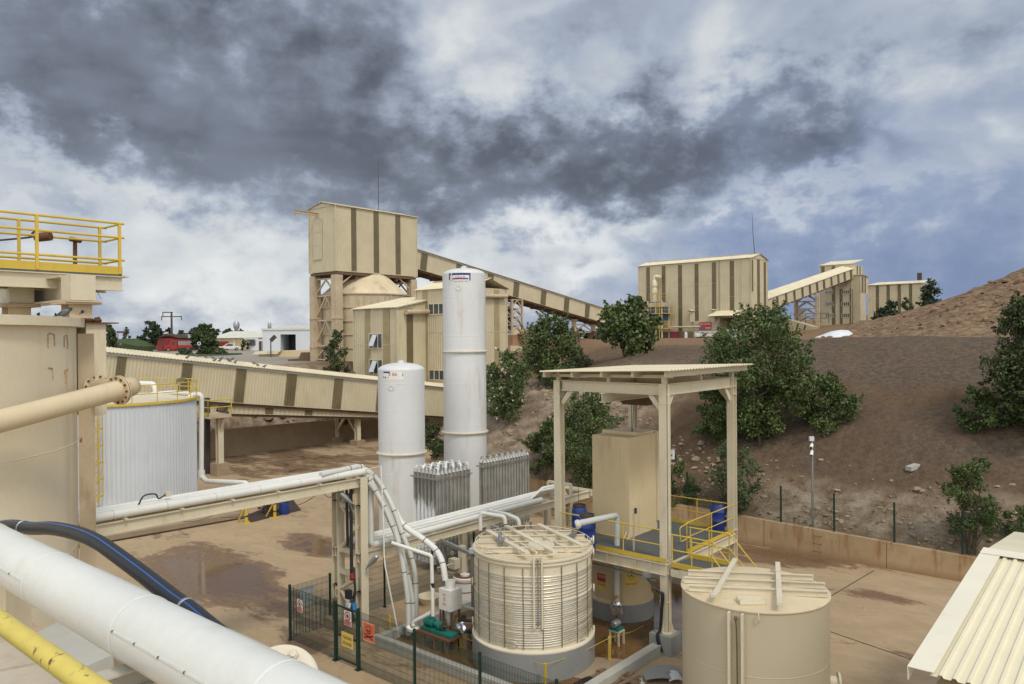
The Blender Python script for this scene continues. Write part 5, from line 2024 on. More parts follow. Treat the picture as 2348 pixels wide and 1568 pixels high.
labs = ['far tree right behind the garage roof', 'far tree above the red truck', 'second far tree right of the power pole', 'far tree above the round tree', 'far tree at the left chimney', 'far tree beyond the long shed roof', 'low far bush left of the garage', 'far bush left of the conifer']
for i, (px, yt, w) in enumerate(((388, 752, 26), (414, 757, 30), (438, 754, 34), (492, 752, 30), (524, 753, 34), (556, 755, 34), (372, 764, 40), (320, 772, 18))):
 tree_px('tree', labs[i], px, 790, yt, w, Y=250, nleaf=900, leaf=.7, lobes=12, seed=50 + i, mat='leaffar', group='skyline trees at the far left', low=.25)
for i, (px, yt, w, lab) in enumerate(((1322, 754, 36, 'far round tree left of the two legged trestle'), (1382, 752, 40, 'far tree between the trestle and the mill tree'), (1352, 766, 30, 'low far bush framed by the two legged trestle'), (1285, 742, 40, 'far conifer behind the feathery tree'), (660, 751, 14, 'tiny far treetop above the white hall'), (86, 716, 30, 'dark treetops seen above the big tank rim at far left'), (128, 716, 18, 'small treetop left of the pigeons'), (222, 724, 26, 'treetop behind the launder box'))):
 tree_px('tree', lab, px, 790, yt, w, Y=170 if px > 700 else 230, nleaf=800, leaf=.6, lobes=12, seed=70 + i, mat='leaffar', group='skyline trees beyond the plant', low=.2)
b = MB()
vs = []
c0 = P(cl(1420), rl(560), 140)
for k in range(18):
 a = 2 * math.pi * k / 18
 vs.append(Vector((c0.x + 5.6 * math.cos(a), c0.y + 11 * math.sin(a), PZ + .12)))
b.add(vs + [v - Z * .6 for v in vs], [tuple(range(18))] + [(i, 18 + i, 18 + (i + 1) % 18, (i + 1) % 18) for i in range(18)])
struct(b.build('planted_island', M['grass']), 'planted island in the upper yard', 'traffic island')
for i, (px, pyb, pyt, w, lab) in enumerate(((cl(1380), rl(560), rl(478), 34, 'clipped hedge on the planted island'), (cl(1500), rl(555), rl(482), 34, 'hedge end at the right of the planted island'), (cl(1200), rl(555), rl(505), 24, 'pale grey shrub at the left of the island'), (cl(1620), rl(565), rl(505), 34, 'low weedy shrub right on the island'), (cl(1110), rl(550), rl(520), 18, 'dark low shrub left of the island'), (cl(1925), rl(492), rl(370), 20, 'narrow cypress bush by the white hut'))):
 tree_px('shrub', lab, px, pyb, pyt, w, Y=140 if i < 5 else 189, nleaf=700, leaf=.4, lobes=10, seed=90 + i, mat='leafdark' if i in (0, 1, 4, 5) else 'leafgrey', group='shrubs on the upper yard', low=.05)

def pigeon_parts(b_body, b_dark, p, f, s=1.0, peck=False):
 f = Vector(f).normalized()
 t = (f + Z * (.45 if not peck else -.1)).normalized()
 p = Vector(p)
 c = p + Z * .10 * s
 prof = [(.004, -.17), (.03, -.14), (.06, -.06), (.072, .02), (.06, .08), (.035, .125), (.03, .15)]
 b_body.lathe(c, [(r * s, h * s) for r, h in prof], 10, t, caps=True)
 hd = c + t * .155 * s + (Z * .025 - f * .005) * s
 b_dark.lathe(hd - Z * .03 * s, [(.004, -.02), (.032, .0), (.034, .02), (.024, .045), (.004, .055)], 8, Z)
 b_dark.lathe(hd + f * .025 * s, [(.01, 0), (.002, .035)], 6, f)
 tl = c - t * .13 * s
 sd = f.cross(Z).normalized()
 b_dark.box(tl - t * .07 * s, (.15 * s, .055 * s, .014 * s), (t, sd, t.cross(sd)))
 for k in (-1, 1):
  b_dark.box(c - t * .04 * s + sd * k * .058 * s + Z * .012 * s, (.17 * s, .014 * s, .022 * s), (t, sd, t.cross(sd)))
  b_dark.tube([c + sd * k * .025 * s - Z * .05 * s, p + sd * k * .03 * s], .006 * s, 5)

def pigeon(p, f, label, s=1.0, group='pigeons', peck=False):
 g = thing('pigeon', label, 'pigeon', p, group)
 a, d = MB(), MB()
 pigeon_parts(a, d, p, f, s, peck)
 a.build('body', M['skin'], g)
 d.build('dark_feathers', M['pigeondark'], g)
 return g

e_ = g0 + V * .35 + t1 * (gt.z - ge.z)
roofn = []
spots = [(1195, 618), (1315, 600), (1425, 612), (1518, 625), (1540, 655), (1606, 657), (1622, 632), (1714, 645), (1725, 662), (1765, 637), (1800, 678), (2035, 690), (2083, 712), (2170, 730), (1075, 573), (347, 460)]
words_ = ['leftmost of the flock, by itself', 'second from left of the flock, near the ridge', 'third from left of the flock', 'fourth, above another near the eave', 'near the eave under its neighbour', 'tiny one in the middle of the flock', 'facing right in the middle of the flock', 'tall one right of the middle', 'just below the tall one', 'spread winged one near the ridge', 'large one near the eave', 'first right of the main flock', 'second right of the main flock', 'rightmost near the white tank', 'at the ridge left of the flock', 'alone at the far left end of the roof']
m_off = Vector((0, 0, 0))
H1 = (gt.z - ge.z) * .99
el0 = g0 + V * .35 + t1 * (H1 + .02)
rg0 = g0 - V * 1.6 + t1 * (H1 + .42)
rn = d1.cross(rg0 - el0).normalized()
if rn.z < 0:
 rn = -rn
for i, (x, y) in enumerate(spots):
 d = ray(cl(x), rl(y + 12))
 t_ = (el0 - CAM).dot(rn) / d.dot(rn)
 p = CAM + d * t_
 pigeon(p + rn * .05, (rr.choice((-1, 1)) * rr.uniform(.5, 1), rr.uniform(-.6, .4), 0), 'pigeon on the long gallery roof, ' + words_[i], 1.1, 'pigeons on the gallery roof')
for (x, y, lab, pk_) in ((388, 785, 'pigeon pecking on the yard, left of three', True), (716, 783, 'pigeon standing on the yard, right of three', False), (615, 757, 'pigeon with raised wings on the yard, middle of three', False)):
 p = G((640 + x / 3.913) * .70906, (1260 + y / 3.913) * .70906)
 pigeon(p, (1, -.2, 0) if pk_ else (.5, .8, 0), lab, 1.6, 'pigeons on the yard', pk_)
# big cream tank on the left with its bridge
tT = P(178, 1000, 16.0)
tdir = Vector((tT.x, tT.y, 0)).normalized()
tn = Vector((-tdir.y, tdir.x, 0))
TR = 4.39
tc = Vector((tT.x, tT.y, 0)) + tn * TR
rimz = P(195, 731, 15.8).z
bt = thing('leach_tank', 'huge cream steel tank cut by the left edge with rusty weld scars', 'tank', (tc.x, tc.y, 0))
b = MB()
b.lathe(tc, [(TR, -.05), (TR, rimz - .17)], 96, caps=False)
b.lathe(tc, [(0, rimz - .6), (TR, rimz - .6)], 64, caps=False)
b.build('shell', M['tankcream'], bt)
b = MB()
for z_ in (3.6, 5.9, 7.97):
 b.lathe(tc, [(TR, z_ - .012), (TR + .006, z_), (TR, z_ + .012)], 96, caps=False)
b.build('weld_seam', M['tankcream'], bt)
b = MB()
b.lathe(tc, [(TR, rimz - .17), (TR + .15, rimz - .17), (TR + .15, rimz), (TR - .05, rimz), (TR - .05, rimz - .17)], 96, caps=False)
b.build('rim', M['tankcream'], bt)
m, w, bs_ = newmat('scar_rust')
oc = w.n('ShaderNodeTexCoord').outputs['Object']
w.set(bs_.inputs['Base Color'], w.mixc(w.mrange(w.noise(oc, 20, 6, .7), .35, .65), (.28, .13, .06), (.52, .40, .26)))
bs_.inputs['Roughness'].default_value = .8
M['scar'] = m

def on_tank(px, py, c, r):
 d = ray(px, py)
 a = d.x * d.x + d.y * d.y
 bb = -2 * (d.x * c.x + d.y * c.y)
 cc = c.x * c.x + c.y * c.y - r * r
 disc = max(0.0, bb * bb - 4 * a * cc)
 t = (-bb - math.sqrt(disc)) / (2 * a)
 return CAM + d * t

for (pts) in ([(110, 798), (110, 768), (113, 764), (124, 767), (125, 793)], [(147, 796), (147, 771), (153, 769), (155, 788), (155, 799)], [(110, 843), (120, 844), (121, 868)], [(147, 866), (148, 849), (155, 846), (152, 857), (151, 880)]):
 b = MB()
 qs = [on_tank(x, y, tc, TR + .004) for x, y in pts]
 b.tube(qs, .014, 5)
 b.build('weld_scar', M['scar'], bt)
b = MB()
q0 = P(197, 760, 16.6) - V * .9
lw = .9
bzl = P(230, 950, 17).z
lu_ = along(q0 + V * lw, U, 243)
bz = P(243, 742, 17).z
b.box(Vector((q0.x, q0.y, 0)) + V * (lw / 2) + U * lu_ / 2 + Z * ((bz + bzl) / 2), (lu_, lw, bz - bzl), (U, V, Z))
b.build('launder_box', M['tankcream'], bt)
b = MB()
b.box(Vector((q0.x, q0.y, 0)) + V * (lw / 2 + .05) + U * (lu_ / 2 + .08) + Z * (bz + .012), (lu_ + .3, lw + .1, .025), (U, V, Z))
b.build('launder_lid', M['rusty'], bt)
b = MB()
qa = on_tank(184, 900, tc, TR + .02)
b.box(Vector((qa.x, qa.y, (rimz + 4) / 2 - .1)) + Vector((.10, .05, 0)), (.14, .3, rimz - 4.4), (tdir, tn, Z))
b.build('corner_angle', M['dirtysteel'], bt)
rr = random.Random(8)
b = MB()
for k in range(7):
 c = Vector((q0.x, q0.y, bz + .07)) + V * (.2 + .09 * k) + U * rr.uniform(.1, .3)
 b.lathe(c - Z * .05, [(.07, 0), (.10, .05), (.05, .12)], 7)
tag(b.build('mud_lumps', M['rusty'], loc=Vector((q0.x, q0.y, bz))), 'small lumps of brown mud lying on the launder box lid', 'mud')

E = P(280, 628, 17.0)
fz_ = E.z
wk = thing('walkway', 'yellow railed steel walkway carried on cream beams above the big tank', 'walkway', (E.x, E.y, fz_))
ww = along(E, -V, 240)
LW = 9.5
b = MB()
b.box(E - U * (LW / 2) - V * (ww / 2) - Z * .03, (LW, ww, .05), (U, V, Z))
b.build('deck', M['grating'], wk)
b = MB()
for k in (0, 1):
 b.box(E - U * (LW / 2) - V * (ww * k) + Z * .07, (LW, .012, .17), (U, V, Z))
b.box(E - V * (ww / 2) + Z * .07, (.012, ww, .17), (U, V, Z))
b.build('kick_plate', M['yellow'], wk)
b = MB()
rl_h = P(280, 513, 17).z - fz_
for k, vo in enumerate((0, ww)):
 o = E - V * vo
 for z_ in (rl_h, rl_h * .72, rl_h * .27):
  b.tube([o + U * .05 + Z * z_, o - U * LW + Z * z_], .026, 8)
for z_ in (rl_h, rl_h * .72, rl_h * .27):
 b.tube([E + Z * z_, E - V * ww + Z * z_], .024, 8)
for s in (.05, along(E, -U, 85), along(E, -U, 85) * 2 + .1, 4.5, 6):
 b.bar(E - U * s, E - U * s + Z * rl_h, .055, .055)
for s in (.1, along(E - V * ww, -U, 44), 4.4, 6):
 b.bar(E - U * s - V * ww, E - U * s - V * ww + Z * rl_h, .055, .055)
b.build('handrail', M['yellow'], wk)
b = MB()
for vo in (.02, ww - .02):
 b.ibeam(E - V * vo - Z * .22, E - U * LW - V * vo - Z * .22, .16, .32, .02)
b.bar(E + U * .08 - V * -.05 - Z * .06, E + U * .08 - V * (ww + .05) - Z * .06, .1, .03)
b.build('edge_beam', M['creamsteel'], wk)
for px_, Y_ in ((176, 15.45), (38, 16.4)):
 q = P(px_, 745, Y_)
 b = MB()
 pz0, pz1 = rimz, fz_ - .75
 b.ibeam(Vector((q.x, q.y, pz0)), Vector((q.x, q.y, pz1)), .42, .44, .03, V)
 b.box(Vector((q.x, q.y, pz1 + .02)), (.72, .72, .035), (U, V, Z))
 b.box(Vector((q.x, q.y, pz1 + .055)), (.66, .80, .03), (U, V, Z))
 b.build('post', M['dirtysteel'], wk)
 b = MB()
 b.ibeam(Vector((q.x, q.y, pz1 + .33)) - V * .15, Vector((q.x, q.y, pz1 + .33)) - V * 3.2, .5, .52, .03)
 b.box(Vector((q.x, q.y, pz1 + .33)) + V * .1, (.46, .5, .50), (U, V, Z))
 b.build('cap_beam', M['creamsteel'], wk)
fl = P(96, 771 - 0, 17)
fl = P(97, 544, 16.6)
lam = thing('work_lamp', 'rusty cylinder work lamp on a bent arm at the walkway rail', 'lamp', fl)
b = MB()
b.lathe(P(78, 545, 16.6), [(.03, 0), (.085, .03), (.10, .12), (.10, .36), (.0, .37)], 12, P(117, 541, 16.6) - P(78, 545, 16.6))
b.build('housing', M['rusty'], lam)
b = MB()
b.tube(spline([P(-60, 556, 16.6), P(40, 547, 16.6), P(72, 543, 16.6), P(72, 538, 16.6), P(82, 527, 16.6)], 6), .022, 6)
b.build('arm', M['darksteel'], lam)
vp = thing('stub_pipe', 'rusty T shaped stub pipe standing on the walkway deck', 'pipe', P(172, 612, 17.3))
b = MB()
b.tube([P(172, 617, 17.3), P(172, 551, 17.3)], .045, 8)
b.tube([P(162, 548, 17.1), P(183, 552, 17.5)], .055, 10)
b.build('pipe', M['rusty'], vp)
pigeon(P(147, 728, 14.75) * 1.0 + Z * 0 if False else Vector((on_tank(147, 735, tc, TR + .08).x, on_tank(147, 735, tc, TR + .08).y, rimz)), (.9, .1, 0), 'larger of two pigeons resting on the big tank rim', .85, 'pigeons on the tank rim')
pigeon(Vector((on_tank(176, 735, tc, TR + .08).x, on_tank(176, 735, tc, TR + .08).y, rimz)), (.9, .3, 0), 'smaller right pigeon beside the post on the tank rim', .7, 'pigeons on the tank rim')

pe0, pe1 = P(303, 886, 14.7), P(-70, 984, 11.8)
pf = P(222, 890, 16.2)
pr = .185
pd = (pe1 - pe0).normalized()
tp = thing('process_pipe', 'thick tan pipe with bolted rusty flanges leaving the big tank', 'pipe', pe0)
b = MB()
b.tube([pe0 + pd * .32, pe0 + pd * .5, (pe0 + pe1) / 2, pe1], pr, 24)
b.build('pipe_run', M['tanpipe'], tp)
b = MB()
pin = (pf - pe0).normalized()
b.tube(bent([pe0 + pd * .30, pe0, pf], .26, 10), pr, 24)
b.build('elbow', M['tanpipe'], tp)

def flange(parent, c, ax, R_, t=.03, bolts=12, pair=True, mat='tanpipe'):
 ax = Vector(ax).normalized()
 b = MB()
 b.lathe(Vector(c) - ax * t * 1.1, [(R_, 0), (R_, t)], 36, ax)
 if pair:
  b.lathe(Vector(c) + ax * t * .25, [(R_, 0), (R_, t)], 36, ax)
 f = b.build('flange', M[mat], parent)
 g = MB()
 g.lathe(Vector(c) - ax * t * .1, [(R_ * 1.01, 0), (R_ * 1.01, t * .35)], 36, ax)
 g.build('gasket', M['darksteel'], f)
 k = MB()
 s = ax.orthogonal().normalized()
 q = ax.cross(s)
 for i in range(bolts):
  a = 2 * math.pi * (i + .5) / bolts
  p = Vector(c) + (s * math.cos(a) + q * math.sin(a)) * (R_ * .85)
  k.lathe(p - ax * t * 2.2, [(.024 * R_ / .28, 0), (.024 * R_ / .28, t * 4.2)], 6, ax)
 k.parts('bolt', M['rusty'], f)
 return f

flange(tp, pe0 + pd * .31, pd, .275)
flange(tp, pf - pin * .05, pin, .285)

# grey ribbed tank
GR = 4.69
_a = math.atan(.5255)
gc_ = Vector((-math.sin(_a) * 50.7, math.cos(_a) * 50.7, 0))
gz = P(330, 932, gc_.y - 4.1).z
gt_ = thing('water_tank', 'round tank in pale grey ribbed cladding with yellow caged ladder', 'tank', gc_)
b = MB()
n = 132
vs, fs = [], []
for k in range(n):
 for (o_, r_) in ((0, 0), (.34, 0), (.42, .045), (.58, .045), (.66, 0)):
  a = 2 * math.pi * (k + o_) / n
  for z_ in (.35, gz):
   vs.append(gc_ + Vector((math.cos(a), math.sin(a), 0)) * (GR + r_) + Z * z_)
m_ = n * 5
for i in range(m_):
 j = (i + 1) % m_
 fs.append((2 * i, 2 * j, 2 * j + 1, 2 * i + 1))
b.add(vs, fs)
b.build('ribbed_cladding', M['greytank'], gt_, sharp=20)
b = MB()
b.lathe(gc_, [(GR + .12, gz - .02), (GR + .12, gz + .06), (GR * .6, gz + .28), (0, gz + .42)], 72, caps=False)
b.lathe(gc_, [(GR - .4, .05), (GR - .4, .4)], 48)
b.build('roof', M['creamroof'], gt_)
b = MB()
b.lathe(gc_, [(GR + .14, gz + .0), (GR + .14, gz + .13), (GR + .10, gz + .13)], 72, caps=False)
b.build('kick_plate', M['yellow'], gt_)
b = MB()
n = 22
ring = [gc_ + Vector((math.cos(2 * math.pi * i / 66), math.sin(2 * math.pi * i / 66), 0)) * (GR + .08) for i in range(66)]
for z_ in (1.08, .6):
 b.tube([p + Z * (gz + z_) for p in ring], .03, 6, closed=True)
for i in range(0, 66, 3):
 b.tube([ring[i] + Z * gz, ring[i] + Z * (gz + 1.08)], .028, 6)
b.build('railing', M['yellow'], gt_)
lq = on_tank(214, 1000, gc_, GR + .25)
ln = (Vector((lq.x, lq.y, 0)) - gc_).normalized()
lt_ = Vector((-ln.y, ln.x, 0))
lz0 = P(214, 1190, lq.y).z
lc = Vector((lq.x, lq.y, 0))
b = MB()
for s in (-.22, .22):
 b.bar(lc + lt_ * s + Z * lz0, lc + lt_ * s + Z * (gz + 1.0), .05)
for k in range(int((gz - lz0) / .3)):
 b.bar(lc - lt_ * .22 + Z * (lz0 + .3 * k), lc + lt_ * .22 + Z * (lz0 + .3 * k), .03)
b.build('ladder', M['yellow'], gt_)
b = MB()
cz0 = P(214, 1136, lq.y).z
for k in range(6):
 z_ = cz0 + (gz - .2 - cz0) * k / 5
 pts = [lc + lt_ * (.44 * math.cos(a)) + ln * (.02 + .68 * math.sin(a)) + Z * z_ for a in [math.pi * i / 10 for i in range(11)]]
 for p, q in zip(pts[:-1], pts[1:]):
  b.bar(p, q, .02, .09)
for i in (0, 2, 4, 5, 6, 8, 10):
 a = math.pi * i / 10
 p = lc + lt_ * (.44 * math.cos(a)) + ln * (.02 + .68 * math.sin(a))
 b.bar(p + Z * cz0, p + Z * (gz - .2), .045, .02)
b.build('ladder_cage', M['yellow'], gt_)
b = MB()
Yp = 46.6
b.tube(bent([P(432, 914, Yp), P(440, 905, Yp), P(462, 903, Yp), P(461, 1092, Yp), P(474, 1103, Yp - .4), P(568, 1107, Yp - 3), P(573, 1160, Yp - 3)], .4, 6), .15, 12)
b.lathe(P(461, 1086, Yp) - Z * .2, [(.22, 0), (.22, .4)], 12)
wp = tag(b.build('outlet_pipe', M['whitepipe'], loc=P(461, 1092, Yp)), 'white pipe dropping down the right side of the grey ribbed tank', 'pipe')
b = MB()
b.tube(bent([P(270, 878, 49), P(356, 880, 48), P(357, 912, 48)], .4, 5), .17, 10)
tag(b.build('roof_pipe', M['whitepipe'], loc=P(300, 880, 48)), 'white pipe bent over the far rim of the grey tank', 'pipe')
b = MB()
b.tube(spline([P(345, 905, 46), P(400, 900, 46.5), P(432, 902, 47)], 5), .14, 8)
tag(b.build('roof_pipe', M['whitepipe'], loc=P(400, 905, 46)), 'white pipe lying across the grey tank roof', 'pipe')
b = MB()
pts = []
a0 = math.atan2(-gc_.y, -gc_.x)
for i in range(16):
 a = a0 - .75 + 1.55 * i / 15
 pts.append(gc_ + Vector((math.cos(a), math.sin(a), 0)) * (GR + .42) + Z * .62)
b.tube(pts, .17, 10)
tag(b.build('ring_pipe', M['whitepipe'], loc=pts[8]), 'white pipe curving round the foot of the grey tank', 'pipe')
b = MB()
for i in range(22):
 a1, a2_ = a0 - 1.2 + 2.4 * i / 22, a0 - 1.2 + 2.4 * (i + 1) / 22 - .008
 k0 = [gc_ + Vector((math.cos(a), math.sin(a), 0)) * r_ for r_ in (GR + .75, GR + .9) for a in (a1, a2_)]
 b.prism([k0[0], k0[1], k0[3], k0[2]], Z * .42)
tag(b.build('ring_kerb', M['muddyconcrete'], loc=gc_), 'low stained concrete kerb ring round the grey tank', 'kerb')
sp_q = P(408, 915, 46.5)
slr = thing('flood_panel', 'slatted flood panel on a thin pole at the grey tank rail', 'lamp', sp_q)
b = MB()
c = P(413, 872, 46.5)
nx = Vector((1, .1, .25)).normalized()
ny = Vector((-.15, .75, .6)).normalized()
for k in range(4):
 b.box(c + ny * (.13 * (k - 1.5)), (.50, .10, .03), (nx, ny, nx.cross(ny)))
b.build('panel', M['strip'], slr)
b = MB()
b.tube(spline([P(392, 921, 46.2), P(402, 918, 46.4), P(407, 905, 46.5), P(410, 882, 46.5)], 5), .025, 6)
b.build('pole', M['black'], slr)

pq = P(524, 948, 57)
apz = pq.z
ap = thing('access_platform', 'small yellow railed platform on one cream column behind the grey tank', 'platform', (pq.x, pq.y, 0))
al = 4.0
b = MB()
b.box(pq - V * 1.6 - U * .9 - Z * .12, (1.8, al, .22), (U, V, Z))
b.build('deck', M['dirtysteel'], ap)
b = MB()
b.box(pq - V * 1.6 - U * 1.8 + Z * .1, (.03, al, .22), (U, V, Z))
rail(b, [pq - V * 3.6 - U * 1.8, pq + V * .4 - U * 1.8, pq + V * .4], 1.1, .05)
b.build('railing', M['yellow'], ap)
cq = P(504, 1060, 57)
cq.z = 0
b = MB()
top_ = Vector((cq.x, cq.y, apz - .2))
b.ibeam(cq + Z * .9, top_, .42, .42, .05, V)
b.bar(Vector((cq.x, cq.y, 2.9)), top_ + V * .75, .14)
b.build('column', M['creamsteel'], ap)
MB().box(cq + Z * .42, (1.0, 1.0, .98), (U, V, Z)).build('footing', M['muddyconcrete'], ap)
b = MB()
p_ = P(474, 940, 57.6)
b.bar(Vector((p_.x, p_.y, 0)), Vector((p_.x, p_.y, P(470, 912, 57.6).z)), .35)
b.bar(P(474, 933, 57.6), P(488, 929, 57.6), .08)
b.bar(P(496, 941, 56.6), P(524, 946, 56.6), .14)
b.bar(P(497, 940, 56.6), P(503, 929, 56.6), .08)
b.bar(P(512, 944, 56.6), P(520, 934, 56.6), .08)
b.build('dark_frame', M['darksteel'], ap)
cq2 = P(487, 1066, 60)
rr = random.Random(3)
hh = MB()
for k in range(16):
 a_ = G(rr.uniform(545, 640), rr.uniform(990, 1008))
 e_ = a_ + U * rr.uniform(3, 9) + V * rr.uniform(-1.4, .8)
 md = (a_ + e_) / 2 + V * rr.uniform(-.8, .8) + Z * rr.uniform(.1, .5)
 hh.tube(spline([a_ + Z * .15, md, e_ + Z * .1], 6), rr.choice((.06, .08, .10)), 7)
struct(hh.build('hose_heap', M['black'], loc=G(590, 1000)), 'tangled heap of black hoses under the gallery', 'hoses', 'stuff')
b = MB()
b.tube([G(627, 1008) + Z * .3, G(668, 996) + Z * .4], .22, 12)
tag(b.build('pipe_offcut', M['greypipe'], loc=G(627, 1008)), 'short pale pipe offcut lying on the hose heap', 'pipe')
b = MB()
b.tube(spline([G(610, 1012) + Z * .1, G(642, 1008) + Z * .25, G(660, 1018) + Z * .05], 6), .08, 7)
tag(b.build('hose_length', M['strip'], loc=G(640, 1010)), 'single bent grey hose in front of the hose heap', 'hose')
for k, (px, py, lab) in enumerate(((846, 990, 'taller stack of dark pallets by the short white tank'), (834, 1000, 'lower pallet stack left of the tall pallet stack'))):
 q = G(px, py)
 ps_ = thing('pallet_stack', lab, 'pallets', q, 'pallets under the gallery')
 b = MB()
 for j in range(8 - 5 * k):
  z_ = .06 + j * .15
  for i in range(5):
   b.box(q + V * ((i - 2) * .26) + Z * (z_ + .05), (1.2, .16, .03), (U, V, Z))
  for i in (-1, 0, 1):
   b.box(q + U * (i * .5) + Z * z_, (.1, 1.3, .07), (U, V, Z))
 b.build('boards', M['soffit'] if k == 0 else M['wood'], ps_)

# kerb, drain, bollards left of the rack
kb = MB()
p, q = G(150, 1258), G(560, 1186)
kd = (q - p).normalized()
ks = kd.cross(Z)
kb.box((p + q) / 2 - ks * .2 + Z * .12, ((q - p).length, .28, .26), (kd, ks, Z))
kb.box((p + q) / 2 - ks * 1.3 + Z * .05, ((q - p).length, 1.7, .12), (kd, ks, Z))
tag(kb.build('drain_kerb', M['muddyconcrete'], loc=p), 'long stained concrete kerb beside the drain below the pipe rack', 'kerb')
def gratestrip(name, label, pts, wd, mat='drain', bars=True):
 t = thing(name, label, 'drain', pts[0])
 b = MB()
 for p, q in zip(pts[:-1], pts[1:]):
  d = (q - p).normalized()
  s = d.cross(Z)
  L = (q - p).length
  b.box((p + q) / 2 + Z * .008, (L, wd, .012), (d, s, Z))
 b.build('channel', M['black'], t)
 if bars:
  b = MB()
  for p, q in zip(pts[:-1], pts[1:]):
   d = (q - p).normalized()
   s = d.cross(Z)
   L = (q - p).length
   n = int(L / .07)
   for i in range(n):
    c = p + d * (L * (i + .5) / n) + Z * .022
    b.box(c, (.028, wd, .016), (d, s, Z))
   for k in (-.5, 0, .5):
    b.box((p + q) / 2 + s * wd * k + Z * .026, (L, .03, .02), (d, s, Z))
  b.build('grating', M[mat], t)
 return t

gratestrip('drain_grating', 'straight drain grating along the far kerb', [p + ks * .18, q + ks * .18], .22)
dl0 = G(185, 1268)
dlu = tuv(G(690, 1535))[0]
def UVp(px, py):
 g = G(px, py)
 return tuv(g)
v_a, v_b = tuv(G(200, 1262))[1], -10.0
gu = 13.1
gratestrip('drain_grating', 'wide rusty drain grating running outside the mesh fence', [uv(gu, -40), uv(gu, -8)], .62)
eb = MB()
eb.box(uv(gu + .47, -20, .03), (.3, 34, .08), (U, V, Z))
tag(eb.build('edge_kerb', M['kerb'], loc=uv(gu + .47, -20)), 'flush pale concrete edge between drain grating and mesh fence', 'kerb')
dk = MB()
c0 = [G(x, y) for x, y in ((560, 1183), (668, 1140), (690, 1170), (575, 1198))]
dk.prism([c + Z * .006 for c in c0], Z * .006)
struct(dk.build('sump_mat', M['drain']), 'dark sump strip behind the bollards', 'drain')

def bollard(px, pyb, pyt, label, dx):
 q = G(px, pyb)
 h = P(px, pyt, q.y).z
 t = thing('bollard', label, 'bollard', q, 'striped bollards')
 MB().lathe(q, [(.085, 0), (.085, h), (.0, h)], 16).build('post', M['yellow'], t)
 b = MB()
 for k in (.26, .82):
  b.lathe(q, [(.089, h * k), (.089, h * k + .07)], 16, caps=False)
 b.build('black_band', M['black'], t)
 MB().lathe(q, [(.089, h * .58), (.089, h * .58 + .09)], 16, caps=False).build('red_band', M['red'], t)
 MB().box(q + Z * .012, (.45, .45, .022), (U, V, Z)).build('base_plate', M['yellow'], t)
 MB().bar(q + Z * h * .72, q - V * .62 - U * .15 + Z * .03, .07).build('brace', M['yellow'], t)

bollard(565, 1200, 1141, 'striped yellow bollard farther from the blue barrel', -1)
bollard(630, 1187, 1133, 'striped yellow bollard next to the open blue barrel', -1)

def barrel(px, pyb, hpx, rpx, label, z=0.0, hoops=True, mat='blue', group='blue plastic barrels', open_=False):
 q = G(px, pyb, z)
 k = q.y / FPX
 h, r = hpx * k, rpx * k
 t = thing('barrel', label, 'barrel', q, group)
 prof = [(r * .90, 0), (r * .96, h * .04)]
 if hoops:
  prof += [(r * .98, h * .28), (r * 1.02, h * .30), (r * 1.02, h * .33), (r * .98, h * .35), (r * .98, h * .62), (r * 1.02, h * .64), (r * 1.02, h * .67), (r * .98, h * .69), (r * .97, h * .82), (r * .82, h * .92), (r * .80, h * .93)]
 else:
  prof += [(r, h * .3), (r, h * .97)]
 MB().lathe(q, prof, 24).build('body', M[mat], t)
 b = MB()
 rt = r * .80 if hoops else r
 b.lathe(q, [(rt, h * .93), (rt * 1.06, h * .94), (rt * 1.06, h), (rt * .95, h), (rt * .93, h * .96), (0, h * .965)], 24, caps=False)
 b.build('lid', M['darksteel'] if not open_ else M['galv'], t)
 return t

barrel(652, 1178, 37, 11.5, 'plain open topped blue barrel beside the bollard', 0, False, open_=True)
pq = G(586, 1182)
pm = thing('dosing_pump', 'blue dosing pump unit behind the striped bollards', 'pump', pq)
b = MB()
b.box(pq + U * .5 + Z * .75, (.3, .3, .5), (U, V, Z))
b.box(pq + U * .6 + V * .25 + Z * .95, (.22, .7, .18), (U, V, Z))
b.build('body', plain('pump_blue', (.03, .09, .30), .4), pm)
b = MB()
b.bar(pq + U * .5 + V * .2, pq + U * .5 + V * .2 + Z * .7, .08)
b.box(pq + U * 1.0 - V * .3 + Z * .25, (.5, .5, .5), (U, V, Z))
for k in range(4):
 b.tube([pq + U * .7 + Z * (.12 + .05 * k), pq + U * 1.4 + V * (.9 + .1 * k) + Z * (.12 + .05 * k)], .035, 6)
b.build('base_frame', M['darksteel'], pm)
rw_ = thing('warning_tube', 'red and white striped tube lying behind the bollards', 'tube', G(606, 1176))
MB().tube([G(592, 1177) + Z * .3, G(617, 1172) + Z * .3], .07, 8).build('tube', M['red'], rw_)
b = MB()
for k in (.15, .32, .5):
 c0, c1 = G(592, 1177) + Z * .3, G(617, 1172) + Z * .3
 b.tube([c0.lerp(c1, k), c0.lerp(c1, k + .08)], .073, 8)
b.build('white_band', M['paper'], rw_)
